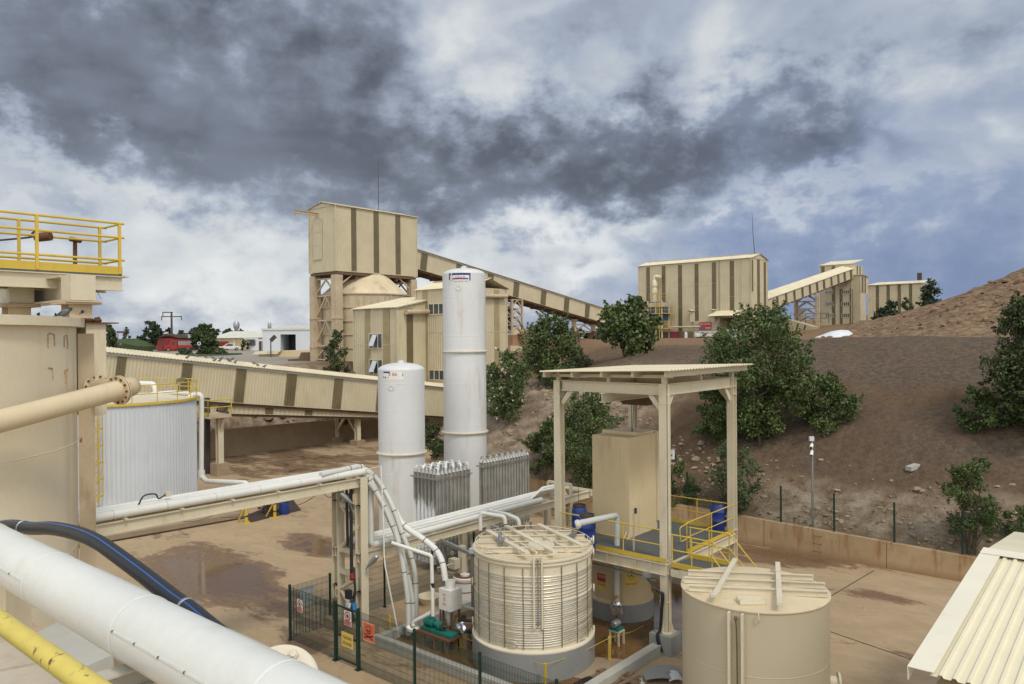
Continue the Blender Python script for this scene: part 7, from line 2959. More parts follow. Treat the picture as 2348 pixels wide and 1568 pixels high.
b.build('gauge_guard', M['coilcream'], ct)
b = MB()
b.tube([lb + Z * (zb_ + .12), lb + Z * (zt_ - .15)], .018, 8)
b.lathe(lb + Z * (zt_ - .16), [(.03, 0), (.045, .04), (.03, .08)], 10)
b.lathe(lb + Z * (zb_ + .1), [(.035, 0), (.045, .04), (.03, .12)], 10)
b.build('gauge_glass', M['galv'], ct)
b = MB()
for (px, ys) in ((1356, (1235, 1263, 1345, 1440)), (1088, (1330, 1420))):
 sgn = 1 if px > 1200 else -1
 for y in ys:
  z_ = P(px, y, CD).z
  d = Vector((sgn, -.05, 0)).normalized()
  b.lathe(cc_ + d * CRr + Z * z_, [(.06, 0), (.06, .06), (.13, .06), (.13, .10)], 16, d)
b.parts('side_nozzle', M['coilcream'], ct)
b = MB()
Yb = CD + .8
b.tube(bent([P(1101, 1215, Yb), P(1101, 1175, Yb), P(1156, 1184, Yb - .2), P(1158, 1200, Yb - .2)], .12, 5), .065, 10)
b.tube(bent([P(1120, 1170, Yb + 1.2), P(1165, 1180, Yb + .3), P(1188, 1190, Yb), P(1190, 1203, Yb)], .12, 5), .065, 10)
tag(b.build('inlet_pipe', M['greypipe'], loc=P(1130, 1180, Yb)), 'pair of bent grey pipes entering the coiled tank roof at the left', 'pipe')
b = MB()
b.tube(bent([P(1325, 1200, CD + .2), P(1414, 1181, 26.4), P(1414, 1388, 26.2)], .16, 6), .10, 14)
b.lathe(P(1319, 1203, CD + .15), [(.11, 0), (.14, .04), (.14, .12), (.10, .16)], 14, (.9, .1, .25))
tp_ = tag(b.build('transfer_pipe', M['greypipe'], loc=P(1414, 1181, 26.4)), 'white transfer pipe from the coiled tank roof down to the foil wrapped pump', 'pipe')
b = MB()
b.tube([P(1412, 1363, 26.2), P(1412, 1370, 26.2)], .106, 12)
b.build('orange_band', plain('band_orange', (.55, .22, .06), .5), tp_)
# small plant beside the coiled tank
bq = P(1006, 1395, 24.9)
cbz = bq.z
cbx = thing('feed_box', 'small white metal box with a round inlet on rusty legs left of the coiled tank', 'box', G(1015, 1487))
k = 24.9 / FPX
bw, bd, bh = along(bq, V, 1033), .52, 47 * k
bo = Vector((bq.x, bq.y, cbz)) - V * along(P(1033, 1395, 24.9), -V, 1006) * 0
MB().box(bo + V * bw / 2 + U * bd / 2 + Z * bh / 2, (bd, bw, bh), (U, V, Z)).build('box', M['whitepipe'], cbx)
MB().lathe(bo + V * bw / 2 + U * bd / 2 + Z * bh, [(.17, -.01), (.17, .24), (.145, .24), (.145, .1)], 24, caps=False).build('inlet_collar', M['whitepipe'], cbx)
b = MB()
for a_, e_ in ((.1, .1), (.1, bd - .1), (bw - .06, .1), (bw - .06, bd - .08)):
 q = bo + V * a_ + U * e_
 b.bar(Vector((q.x, q.y, 0)), Vector((q.x, q.y, cbz)), .06)
b.build('leg', M['rusty'], cbx)
MB().lathe(bo + V * bw * .45 + U * bd / 2, [(.09, -.55), (.13, -.3), (.13, 0)], 16).build('outlet', M['greypipe'], cbx)
b = MB()
lo = bo + V * bw * .36 - U * .006
b.box(lo + V * .07 + Z * .36 * 1, (.004, .13, .38), (U, V, Z))
b.build('label', M['paper'], cbx)
b = MB()
for z_ in (.21, .51):
 for kx_ in range(3):
  b.box(lo + V * (.02 + .05 * kx_) + Z * z_ - U * .004, (.004, .03, .06), (U, V, Z))
b.build('label_marks', M['orange'], cbx)
b = MB()
b.box(lo + V * .045 + Z * .36 - U * .004, (.004, .014, .14), (U, V, Z))
b.box(lo + V * .095 + Z * .36 - U * .004, (.004, .014, .14), (U, V, Z))
b.build('label_dashes', M['ink'], cbx)
b = MB()
b.tube([P(1043, 1384, 25.1), P(1090, 1398, 25.3)], .055, 10)
tag(b.build('outlet_pipe', M['greypipe'], loc=P(1060, 1390, 25.1)), 'short grey pipe from the white box to the coiled tank side', 'pipe')
pg = G(985, 1487)
tz_ = P(985, 1449, pg.y).z
table = thing('pump_table', 'rusty low table with timber legs carrying the green pump', 'table', pg)
to_ = P(957, 1449, 25.0)
tl2 = along(to_, V, 1031)
tc_ = Vector((to_.x, to_.y, 0)) + V * tl2 / 2 + U * .25
MB().box(tc_ + Z * (tz_ - .04), (.62, tl2, .06), (U, V, Z)).build('table_top', M['rusty'], table)
for a_ in (-.33, .02, .36):
 for e_ in (-.22, .22):
  MB().bar(tc_ + V * a_ * tl2 + U * e_, tc_ + V * a_ * tl2 + U * e_ + Z * (tz_ - .07), .09).build('leg', M['wood'], table)
pmp = thing('green_pump', 'teal green electric pump and motor on its base plate', 'pump', tc_ + Z * tz_)
b = MB()
b.box(tc_ + Z * (tz_ + .05), (.36, tl2 * .92, .09), (U, V, Z))
b.build('base_plate', M['pumpgreen'], pmp)
b = MB()
ax0 = tc_ - V * tl2 * .42 + Z * (tz_ + .24)
b.lathe(ax0, [(.0, 0), (.11, .0), (.135, .03), (.135, .16), (.14, .17), (.14, .36), (.11, .38), (.05, .4)], 18, V)
b.box(ax0 + V * .26 + Z * .15, (.12, .14, .08), (U, V, Z))
for k_ in range(7):
 a = math.pi * k_ / 6
 b.box(ax0 + V * .26 + U * math.cos(a) * .145 + Z * math.sin(a) * .145, (.02, .2, .02), (U, V, Z))
b.build('motor', M['pumpgreen'], pmp)
b = MB()
b.lathe(ax0 + V * .42, [(.06, 0), (.06, .06), (.10, .07), (.10, .22), (.15, .23), (.15, .30), (.11, .32), (.11, .40)], 18, V)
b.box(ax0 + V * .62 - Z * .12, (.1, .2, .16), (U, V, Z))
b.build('pump_casing', M['pumpgreen'], pmp)
b = MB()
b.lathe(ax0 + V * .80, [(.13, 0), (.13, .03), (.05, .04), (.05, .2)], 14, V)
b.tube([ax0 + V * .7 + Z * .1, ax0 + V * .7 + Z * .5], .03, 8)
b.build('coupling', M['darksteel'], pmp)
vq = P(1062, 1432, 25.0)
vl = thing('valve_cluster', 'dark valve cluster at the lower left flank of the coiled tank', 'valve', G(1065, 1485))
b = MB()
b.tube([P(1052, 1420, 25.0), P(1092, 1424, 24.9)], .05, 10)
b.tube([P(1070, 1448, 24.9), P(1095, 1446, 24.8)], .055, 10)
b.lathe(P(1078, 1446, 24.85), [(.10, 0), (.10, .03), (.05, .04), (.05, .08), (.10, .09), (.10, .12)], 14, (1, 0, 0))
b.tube([P(1052, 1420, 25), P(1050, 1450, 25), P(1050, 1478, 25)], .05, 8)
b.lathe(P(1062, 1416, 25), [(.02, -.05), (.09, -.04), (.09, .04), (.02, .05)], 12, (0, 1, .2))
b.tube(spline([P(1075, 1440, 24.9), P(1079, 1470, 24.9), P(1084, 1478, 24.9), P(1088, 1455, 24.9)], 5), .022, 6)
b.build('valves', M['darksteel'], vl)
b = MB()
b.tube(bent([P(1050, 1452, 25.1), P(1050, 1420, 25.1), P(1063, 1416, 25.1)], .1, 5), .085, 12)
b.build('grey_elbow', M['greypipe'], vl)
def crumple(name, label, c, sx, sy, sz, seed, cat='foil wrap', mat='foil'):
 r = random.Random(seed)
 b = MB()
 n, m_ = 14, 8
 vs, fs = [], []
 for i in range(m_ + 1):
  th = math.pi * i / m_
  for j in range(n):
   a = 2 * math.pi * j / n
   k = 1 + r.uniform(-.22, .22)
   vs.append(Vector(c) + V * (math.cos(a) * math.sin(th) * sx * k) + U * (math.sin(a) * math.sin(th) * sy * k) + Z * (math.cos(th) * sz * k + (.2 * sz if j % 3 == 0 else 0)))
 for i in range(m_):
  for j in range(n):
   fs.append((i * n + j, i * n + (j + 1) % n, (i + 1) * n + (j + 1) % n, (i + 1) * n + j))
 b.add(vs, fs)
 return tag(b.build(name, M[mat], loc=c, sharp=20), label, cat)

crumple('foil_wrap', 'crumpled silver foil bag tied over a motor left of the coiled tank', P(1055, 1441, 24.7), .26, .2, .17, 4)
dq_ = P(1062, 1376, 29.2)
drum = thing('white_drum', 'white plastic drum with red stripes and brown lid behind the coiled tank', 'drum', (dq_.x, dq_.y, 0))
dR = 43 * .96 / FPX * 29.2 * .62
dz1 = P(1062, 1318, 29.2).z
dc_ = Vector((dq_.x, dq_.y, 0)) + V * .1
MB().lathe(dc_, [(dR * .96, 0), (dR, dz1 - .12), (dR * 1.06, dz1 - .1), (dR * 1.06, dz1 - .03), (dR * .98, dz1)], 32, caps=False).build('body', M['whitepipe'], drum)
MB().lathe(dc_, [(dR * .99, dz1 - .02), (0, dz1 + .01)], 32, caps=False).build('stained_lid', M['rusty'], drum)
MB().lathe(dc_, [(dR * .42, dz1), (dR * .42, dz1 + .06), (dR * .16, dz1 + .07), (dR * .16, dz1 + .1), (0, dz1 + .1)], 24, caps=False).build('lid_cap', M['whitepipe'], drum)
b = MB()
for z_ in (dz1 * .45, dz1 - .2):
 b.lathe(dc_, [(dR * 1.005, z_), (dR * 1.005, z_ + .035)], 32, caps=False)
b.build('red_stripe', M['red'], drum)
bs2 = G(984, 1383)
MB_ = MB()
MB_.lathe(bs2, [(.28, 0), (.40, .26), (.44, .27), (.44, .30), (.36, .28), (.26, .04), (0, .03)], 24, caps=False)
tag(MB_.build('basin', M['creamroof'], loc=bs2), 'shallow cream plastic basin on the ground behind the white box', 'basin')
gs = thing('pipe_stand', 'grey channel steel stand with a horizontal arm left of the coiled tank', 'stand', G(1086, 1430))
b = MB()
b.bar(P(1086, 1275, 26.6), Vector((P(1086, 1275, 26.6).x, P(1086, 1275, 26.6).y, 0)), .15, .15)
b.bar(P(1085, 1272, 26.6), P(1010, 1238, 28.4), .11, .11)
b.bar(P(1018, 1250, 28.2), Vector((P(1018, 1250, 28.2).x, P(1018, 1250, 28.2).y, 0)), .13, .13)
b.build('frame', M['galv'], gs)
MB().box(P(1084, 1262, 26.5), (.2, .2, .16), (U, V, Z)).build('junction_box', M['greytank'], gs)
iq = P(1057, 1280, 29.5)
ins_ = thing('instrument_panel', 'cream post with gauges and a thin pipe manifold behind the grey stand', 'instrument', (iq.x, iq.y, 0))
b = MB()
b.bar(Vector((iq.x, iq.y, 0)) + V * .05, iq + Z * .5 + V * .05, .22, .22)
b.build('post', M['creamsteel'], ins_)
b = MB()
b.box(P(1041, 1291, 29.3), (.3, .35, .36), (U, V, Z))
b.build('box', M['creamsteel'], ins_)
b = MB()
b.tube([P(1002, 1302, 28.6), P(1040, 1292, 29)], .035, 8)
b.tube([P(1005, 1308, 28.6), P(1042, 1314, 29)], .03, 8)
b.tube([P(1002, 1320, 28.6), P(1036, 1318, 29)], .025, 8)
b.lathe(P(1036, 1268, 29), [(.08, -.03), (.08, .03)], 14, (0, 1, .3))
b.build('manifold', M['chrome'], ins_)

# tan tank below the deck
tf = G(1424, 1432)
TD = tf.y / (1 - .044)
tcn = P(1424, 1400, TD)
tcn = Vector((tcn.x, tcn.y, 0))
TRr = 68 / FPX * TD
DZ = P(1517, 1280, 24.7).z                 # deck level
plz = P(1424, 1385, TD - TRr).z
tan = thing('cyanide_tank', 'round tan rendered tank with two warning signs under the deck', 'tank', tcn)
MB().lathe(tcn, [(TRr + .09, 0), (TRr + .09, plz - .02), (0, plz - .02)], 56, caps=False).build('plinth', M['plinth'], tan)
MB().lathe(tcn, [(TRr + .09, plz - .02), (TRr + .09, plz + .02), (TRr, plz + .10), (TRr, DZ - .45)], 64, caps=False).build('shell', M['tan'], tan)

def tank_sign(parent, px0, py0, px1, py1, mat, name):
 q0 = on_tank(px0, py1, tcn, TRr + .01)
 w_ = (px1 - px0) / FPX * q0.y * 1.02
 h_ = (py1 - py0) / FPX * q0.y
 return w_, h_

k_ = (TD - TRr) / FPX
sg1 = thing('warning_sign', 'red and yellow danger sign TEHLİKE SİYANÜR on the tan tank', 'sign', on_tank(1381, 1325, tcn, TRr))
w_, h_ = 25 * k_ * 1.03, 38 * k_
wrap(sg1, tcn, TRr + .006, 1369, 1349, rect(0, 0, w_ * 1.0, h_ * .52, 6), 'yellow_panel', 'signyellow')
wrap(sg1, tcn, TRr + .006, 1369, 1349, rect(0, h_ * .52, w_ * 1.0, h_, 6), 'red_panel', 'redsign')
wrap(sg1, tcn, TRr + .010, 1370.5, 1321, text_polys('TEHLİKE', h_ * .16, w_ * .84), 'lettering', 'paper')
wrap(sg1, tcn, TRr + .010, 1370.5, 1340, text_polys('SİYANÜR', h_ * .17, w_ * .88), 'lettering', 'ink')
sg2 = thing('warning_sign', 'square yellow sign with black harmful symbol diamond on the tan tank', 'sign', on_tank(1448, 1325, tcn, TRr))
w_, h_ = 32 * k_, 40 * k_
wrap(sg2, tcn, TRr + .006, 1432, 1345, rect(0, 0, w_, h_, 8), 'panel', 'signyellow')
def diamond(cx, cy, r, w):
 o = [(cx, cy + r), (cx + r, cy), (cx, cy - r), (cx - r, cy)]
 i = [(cx, cy + r - w), (cx + r - w, cy), (cx, cy - r + w), (cx - r + w, cy)]
 return [[o[k], o[(k + 1) % 4], i[(k + 1) % 4], i[k]] for k in range(4)]
dm = diamond(w_ / 2, h_ * .64, w_ * .34, w_ * .035)
cx, cy = w_ / 2, h_ * .64
dm += [[(cx + .05 * w_ * math.cos(a) * 1.5, cy + .06 * w_ + .05 * w_ * math.sin(a) * 1.6) for a in [2 * math.pi * i / 12 for i in range(12)]]]
dm += [[(cx - .10 * w_, cy - .02 * w_), (cx + .10 * w_, cy - .02 * w_), (cx + .14 * w_, cy - .12 * w_), (cx, cy - .06 * w_), (cx - .14 * w_, cy - .12 * w_)]]
dm += [[(w_ * .06, h_ * .06), (w_ * .94, h_ * .06), (w_ * .94, h_ * .08), (w_ * .06, h_ * .08)], [(w_ * .06, h_ * .26), (w_ * .94, h_ * .26), (w_ * .94, h_ * .28), (w_ * .06, h_ * .28)]]
wrap(sg2, tcn, TRr + .010, 1432, 1345, dm, 'symbol', 'ink')
wrap(sg2, tcn, TRr + .010, 1434.5, 1341, text_polys('ZARARLI MADDE', h_ * .10, w_ * .80), 'lettering', 'ink')
fq = G(1414, 1478)
fp = thing('small_pump', 'small grey motor pump on a spindly stand under silver foil', 'pump', fq)
ptz = P(1414, 1437, fq.y).z
b = MB()
for a_ in (-.16, .16):
 for e_ in (-.15, .15):
  b.bar(fq + V * a_ + U * e_, fq + V * a_ + U * e_ + Z * (ptz - .1), .05)
b.box(fq + Z * (ptz - .1), (.34, .4, .05), (U, V, Z))
b.build('stand', M['creamsteel'], fp)
MB().lathe(fq + Z * (ptz + .12) - U * .22, [(0, 0), (.10, .01), (.12, .05), (.12, .3), (.08, .33)], 14, U).build('motor', M['galv'], fp)
MB().box(fq + Z * (ptz - .04), (.36, .34, .06), (U, V, Z)).build('base_plate', M['pumpgreen'], fp)
crumple('foil_wrap', 'silver foil wrapped round the foot of the white transfer pipe', P(1413, 1397, 26.1), .24, .2, .24, 9)
YP = 'yellow stakes with a rope round the bund'
stk = []
for (px, pyb, pyt, lab) in ((1056, 1488, 1455, 'yellow stake left of the coiled tank'), (1397, 1517, 1459, 'yellow stake between the coiled tank and the right bund kerb'), (1250, 1580, 1520, 'yellow stake in front of the coiled tank plinth'), (893, 1450, 1410, 'yellow stake by the black foot of the white rod')):
 q = G(px, pyb)
 zt_ = P(px, pyt, q.y).z
 b = MB()
 b.bar(q, Vector((q.x, q.y, zt_)), .06)
 tag(b.build('yellow_stake', M['yellow'], loc=q), lab, 'stake', YP)
 stk.append(Vector((q.x, q.y, zt_ - .04)))
b = MB()
for p, q in ((stk[3], stk[0]), (stk[0], stk[2]), (stk[2], stk[1]), (stk[1], P(1496, 1422, 27.4))):
 b.tube([p, (p + q) / 2 - Z * .10, q], .008, 5)
tag(b.build('barrier_rope', M['yellowline'], loc=stk[0]), 'thin yellow rope strung between the yellow stakes', 'rope')

# canopy
FC = G(1527, 1492)
fu, fv = tuv(FC)
lw_ = along(FC, -V, 1285)
rw2 = along(FC, U, 1680)
CZ = P(1525, 880, FC.y).z                     # column top
canopy = thing('canopy', 'open steel canopy on four tall cream columns with ribbed roof', 'canopy', FC)
cols = [FC, FC - V * lw_, FC + U * rw2, FC + U * rw2 - V * lw_]
for i, q in enumerate(cols):
 b = MB()
 if i == 0:
  b.ibeam(q + Z * .62, q + Z * CZ, .26, .28, .03, U)
  b.ibeam(q + Z * .62, q + Z * CZ, .12, .30, .03, V)
 else:
  b.ibeam(q + Z * .0, q + Z * CZ, .26, .28, .03, U)
 for z_ in (DZ - .35, DZ + .05, 1.6, CZ - .62, CZ - .33):
  b.box(q + Z * z_, (.30, .29, .02), (U, V, Z))
 b.build('column', M['creamsteel'], canopy)
b = MB()
b.box(FC + Z * .3, (.75, .78, .62), (U, V, Z))
b.box(FC + V * .12 - U * .55 + Z * .26, (.5, .5, .52), (U, V, Z)) if False else None
b.build('footing', M['plinth'], canopy)
b = MB()
b.box(FC + Z * .625, (.5, .5, .03), (U, V, Z))
for s in (-1, 1):
 b.prism([FC + V * s * .16 + Z * .64, FC + V * s * .27 + Z * .64, FC + V * s * .27 + Z * .74, FC + V * s * .16 + Z * 1.0], U * .02)
 b.prism([FC + U * s * .17 + Z * .64, FC + U * s * .27 + Z * .64, FC + U * s * .27 + Z * .74, FC + U * s * .17 + Z * 1.0], V * .02)
b.build('base_plate', M['creamsteel'], canopy)
b = MB()
bh_ = .36
zz = CZ - bh_ / 2
for a_, e_ in ((0, 1), (0, 2), (2, 3), (1, 3)):
 d = (cols[e_] - cols[a_]).normalized()
 b.ibeam(cols[a_] + d * .16 + Z * zz, cols[e_] - d * .16 + Z * zz, .20, bh_, .025)
 L = (cols[e_] - cols[a_]).length
 for k in range(1, 4):
  c = cols[a_] + d * (L * k / 4) + Z * zz
  b.bar(c - Z * .17, c + Z * .17, .02, .18, d)
 for c, sg in ((cols[a_], 1), (cols[e_], -1)):
  b.bar(c + d * sg * .14 + Z * (CZ - .82), c + d * sg * .52 + Z * (CZ - .36), .04, .16)
b.build('beam', M['creamsteel'], canopy)
b = MB()
for q in cols:
 b.bar(q + Z * CZ, q + Z * (CZ + .28), .14)
for q in (cols[0].lerp(cols[1], .5), cols[2].lerp(cols[3], .5), cols[0].lerp(cols[2], .5), cols[1].lerp(cols[3], .5)):
 b.bar(q + Z * CZ, q + Z * (CZ + .26), .10)
b.parts('stub_post', M['creamsteel'], canopy)
ov = .55
rz0 = CZ + .44
def roofz(u, v):
 return rz0 + .028 * (v - fv) - .0 * (u - fu)
b = MB()
for k in range(5):
 vv_ = fv - lw_ - .28 + (lw_ + .6) * k / 4
 p, q = uv(fu - ov + .05, vv_, roofz(fu, vv_) - .11), uv(fu + rw2 + ov, vv_, roofz(fu, vv_) - .11)
 b.box((p + q) / 2, ((q - p).length, .09, .18), (U, V, Z))
 b.box((p + q) / 2 - Z * .085 + V * .05, ((q - p).length, .12, .012), (U, V, Z))
b.bar(uv(fu - .02, fv - lw_ - .4, CZ + .16), uv(fu - .02, fv + .3, CZ + .24), .10, .10)
b.bar(uv(fu + rw2, fv - lw_ - .4, CZ + .16), uv(fu + rw2, fv + .3, CZ + .24), .10, .10)
b.build('purlin', M['creamsteel'], canopy)
b = MB()
o = uv(fu - ov - .1, fv - lw_ - ov + .2, 0)
o.z = roofz(fu, fv - lw_ - ov + .2)
ribd = (V * 1.0 + Z * .028).normalized()
b.sheet(o + U * (rw2 + 2 * ov + .2), U * -1, ribd, rw2 + 2 * ov + .2, lw_ + 2 * ov - .15, .20, .035, thick=.012) if (U * -1).cross(ribd).z > 0 else b.sheet(o, U, ribd, rw2 + 2 * ov + .2, lw_ + 2 * ov - .15, .20, .035, thick=.012)
b.build('roof_sheet', M['creamroof'], canopy)
hz_ = CZ - bh_ - .17
mono = thing('monorail_hoist', 'dark electric hoist hanging from a cream monorail under the canopy roof', 'hoist', cols[0].lerp(cols[1], .5) + Z * hz_)
ma = FC - V * (lw_ * .52)
b = MB()
b.ibeam(ma - U * .3 + Z * (CZ - bh_ - .16), ma + U * (rw2 + .3) + Z * (CZ - bh_ - .16), .2, .32, .03)
b.build('monorail_beam', M['creamsteel'], mono)
hc_ = P(1458, 917, 28.4)
b = MB()
b.box(hc_, (.34, 1.0, .34), (U, V, Z))
b.lathe(hc_ - V * .62 + Z * .02, [(.15, 0), (.17, .05), (.17, .3)], 14, V)
b.box(hc_ + V * .45 + Z * .03, (.4, .26, .40), (U, V, Z))
b.box(hc_ + Z * .25, (.3, .5, .2), (U, V, Z))
b.build('hoist_body', M['soffit'], mono)
b = MB()
b.tube([hc_ - Z * .1 - V * .2, hc_ - Z * 1.9 - V * .2], .012, 6)
b.tube([hc_ - Z * .1 - V * .1, hc_ - Z * 1.9 - V * .2], .012, 6)
pc = P(1336, 892, 27.5)
for k in range(4):
 b.tube(spline([P(1335 + k * 18, 888, 27.6), P(1338 + k * 20, 915, 27.6), P(1334 + k * 20, 940, 27.6)], 5), .012, 5)
b.tube([P(1326, 892, 27.6), P(1326, 1170, 27.6)], .008, 5)
b.build('chain', M['darksteel'], mono)

deck = thing('deck_platform', 'steel deck with grey grating and yellow railings under the canopy', 'platform', FC + Z * DZ)
du0, du1, dv0, dv1 = fu - .12, fu + rw2 - .1, fv - lw_ - .1, fv + .1
b = MB()
b.ubox(du0 + .05, du1, dv0, dv1 - .03, DZ - .05, DZ)
b.build('grating', M['grating'], deck)
b = MB()
for vv_ in (dv0, (dv0 + dv1) / 2, dv1):
 b.ibeam(uv(du0, vv_, DZ - .22), uv(du1, vv_, DZ - .22), .16, .32, .02)
for uu_ in (du0, (du0 + du1) / 2, du1):
 b.ibeam(uv(uu_, dv0, DZ - .23), uv(uu_, dv1, DZ - .23), .16, .36, .02)
for k in range(1, 8):
 c = uv(du0 - .07, dv0 + (dv1 - dv0) * k / 8, DZ - .22)
 b.box(c, (.02, .02, .30), (U, V, Z))
b.build('deck_beam', M['creamsteel'], deck)
b = MB()
b.box(uv(du0 - .05, (dv0 + dv1) / 2, DZ + .06), (.012, dv1 - dv0, .14), (U, V, Z))
b.box(uv((du0 + du1) / 2, dv0, DZ + .06), (du1 - du0, .012, .14), (U, V, Z))
b.box(uv(du1, (dv0 + dv1) / 2, DZ + .06), (.012, dv1 - dv0, .14), (U, V, Z))
su0 = du0 + 1.35
b.box(uv((su0 + du1) / 2, dv1 + .02, DZ + .06), (du1 - su0, .012, .14), (U, V, Z))
b.build('kick_plate', M['yellow'], deck)
b = MB()
rail(b, [uv(du0, dv1 - .2, DZ), uv(du0, dv0, DZ)], 1.0, .022, step=1.35)
rail(b, [uv(du0, dv0, DZ), uv(du1, dv0, DZ), uv(du1, dv1, DZ), uv(su0, dv1, DZ)], 1.0, .022, step=1.5)
b.build('railing', M['yellow'], deck)
stair = thing('stair', 'yellow railed landing and steps descending on the right of the deck', 'stair', uv(du0, dv1 + .6, 0))
lu0, lu1, lv0, lv1 = du0 + .05, du0 + 1.25, dv1 + .14, dv1 + 1.55
lz = DZ - .10
b = MB()
b.ubox(lu0, lu1, lv0, lv1, lz - .05, lz)
for k in range(8):
 b.ubox(lu0 + .05, lu1 - .05, lv1 + .02 + .26 * k, lv1 + .27 + .26 * k, lz - .25 - .27 * k, lz - .22 - .27 * k)
b.build('tread', M['grating'], stair)
b = MB()
b.ubox(lu0 - .03, lu0, lv0, lv1, lz - .02, lz + .14)
b.ubox(lu1, lu1 + .03, lv0, lv1, lz - .02, lz + .14)
b.build('kick_plate', M['yellow'], stair)
b = MB()
for uu_ in (lu0 - .02, lu1 + .02):
 b.bar(uv(uu_, lv0, lz - .2), uv(uu_, lv1, lz - .2), .06, .22)
 b.bar(uv(uu_, lv1 - .05, lz - .2), uv(uu_, lv1 + 2.25, lz - 2.45), .06, .24)
b.build('stringer', M['creamsteel'], stair)
b = MB()
for uu_ in (lu0, lu1):
 for h_ in (1.0, .52):
  b.tube(bent([uv(uu_, lv0, lz + h_), uv(uu_, lv1, lz + h_), uv(uu_, lv1 + 2.2, lz + h_ - 2.28)], .1, 4), .022, 8)
 for vv_ in (lv0 + .04, (lv0 + lv1) / 2, lv1 - .02):
  b.tube([uv(uu_, vv_, lz), uv(uu_, vv_, lz + 1.0)], .02, 6)
 for k in (.9, 1.9):
  b.tube([uv(uu_, lv1 + k, lz - k * 1.035), uv(uu_, lv1 + k, lz + 1.0 - k * 1.035)], .02, 6)
b.build('railing', M['yellow'], stair)
b = MB()
gl = uv(su0, dv1 + .04, DZ)
b.tube(bent([gl + U * .0 + Z * 1.0, gl - U * .55 + Z * .95, gl - U * .5 + Z * .48, gl + Z * .5], .08, 4), .02, 8)
b.build('rail_return', M['yellow'], stair)
ex = thing('exit_sign', 'small green and white exit sign hanging at the stair foot', 'sign', P(1680, 1330, 28.2))
MB().box(P(1681, 1326, 28.0), (.03, .22, .62), (U, V, Z)).build('panel', plain('sign_green', (.02, .25, .07), .5), ex)
b = MB()
for k in (.12, -.12):
 b.box(P(1681, 1326, 28.0) + Z * k - U * .02, (.01, .15, .16), (U, V, Z))
b.build('pictogram', M['paper'], ex)

bx0 = P(1443, 1228, 27.2)
bx0 = Vector((bx0.x, bx0.y, DZ))
bxw, bxl = along(bx0, -V, 1359), along(bx0, U, 1507)
bxz = P(1443, 1004, bx0.y).z
blk = thing('concrete_box', 'tall blank tan rendered box standing on the deck under the canopy', 'box', bx0)
b = MB()
c = bx0 + U * bxl / 2 - V * bxw / 2
b.box(c + Z * ((bxz - DZ) / 2), (bxl, bxw, bxz - DZ), (U, V, Z))
b.build('body', M['tan'], blk)
b = MB()
b.box(c + Z * (bxz - DZ + .04) + U * .3, (bxl - .5, bxw * .9, .10), (U, V, Z))
b.box(bx0 + U * (bxl + .0) - V * bxw * .5 + Z * (bxz - DZ - .6), (.05, bxw + .14, 1.8), (U, V, Z)) if False else None
b.bar(bx0 + U * (bxl - .05) + V * .03 + Z * .3, bx0 + U * (bxl - .05) + V * .03 + Z * (bxz - DZ + .07), .10, .10)
b.bar(bx0 + U * .55 - V * (bxw - .1) + Z * (bxz - DZ + .09), bx0 + U * .55 + V * .04 + Z * (bxz - DZ + .09), .1, .12)
b.build('lid_frame', M['tanpipe'], blk)
b = MB()
for s in (-.05, .10):
 b.prism([bx0 - V * (.0 + s) - U * .22, bx0 - V * s + U * .0, bx0 - V * s + Z * .22, bx0 - V * s - U * .05 + Z * .2], -V * .04)
b.build('foot_bracket', M['tan'], blk)
BG = 'blue screw top barrels on the deck'
barrel(1324, 1226, 70, 18.5, 'left blue barrel of the pair on the deck behind the railing', DZ, group=BG) if False else None
for (px, pyb, h, r, lab) in ((1328, 1232, 76, 18, 'farther left blue barrel of the deck pair'), (1346, 1262, 84, 20, 'nearer right blue barrel of the deck pair, by the tan box'), (1647, 1212, 62, 18.5, 'blue barrel alone at the right end of the deck')):
 barrel(px, pyb, h, r, lab, DZ, group=BG)
tpz = P(1452, 1168, 25.6)
po = thing('sensor_post', 'thin cream post with a small dark box at the deck front edge', 'post', P(1452, 1310, 25.6))
MB().bar(P(1453, 1308, 25.6), P(1452, 1165, 25.6), .05).build('post', M['creamsteel'], po)
MB().box(P(1457, 1171, 25.6), (.05, .08, .18), (V, U, Z)).build('sensor', M['darksteel'], po)
gb2 = thing('cable_bracket', 'white bracket with black cable at the left end of the deck front', 'bracket', P(1336, 1235, 26.8))
MB().box(P(1337, 1238, 26.6), (.08, .22, .36), (U, V, Z)).build('bracket', M['creamroof'], gb2)
MB().tube(spline([P(1330, 1224, 26.6), P(1326, 1250, 26.5), P(1320, 1275, 26.5), P(1316, 1285, 26.6)], 6), .022, 6).build('cable', M['black'], gb2)
b = MB()
cb0 = P(1330, 1282, 26.5)
b.bar(P(1330, 1284, 26.4), P(1505, 1330, 24.6), .08, .05)
tag(b.build('cable_tray', M['galv'], loc=cb0), 'thin grey cable tray slung below the deck front beam', 'cable tray')
cbl = thing('cable_bundle', 'black cable bundle hanging down the front canopy column', 'cables', P(1515, 1400, 24.4))
b = MB()
for k in range(6):
 o_ = k * 2.0
 b.tube(spline([P(1478 + o_, 1318 + o_ * .8, 24.4), P(1496 + o_, 1345 + o_, 24.3), P(1514 + o_ * .7, 1360, 24.2), P(1514 + o_ * .5, 1400, 24.2), P(1511 + o_ * .5, 1440, 24.2), P(1504 + o_ * .6, 1460, 24.1), P(1512 + o_ * .7, 1494, 24.0)], 6), .018, 5)
b.build('cables', M['black'], cbl)
MB().box(P(1482, 1318, 24.4), (.14, .22, .14), (U, V, Z)).box(P(1537, 1325, 24.3), (.1, .12, .1), (U, V, Z)).build('junction_box', M['galv'], cbl)
fl2 = thing('floodlight', 'pale floodlight peeking right of the front canopy column', 'lamp', P(1541, 1040, 25.2))
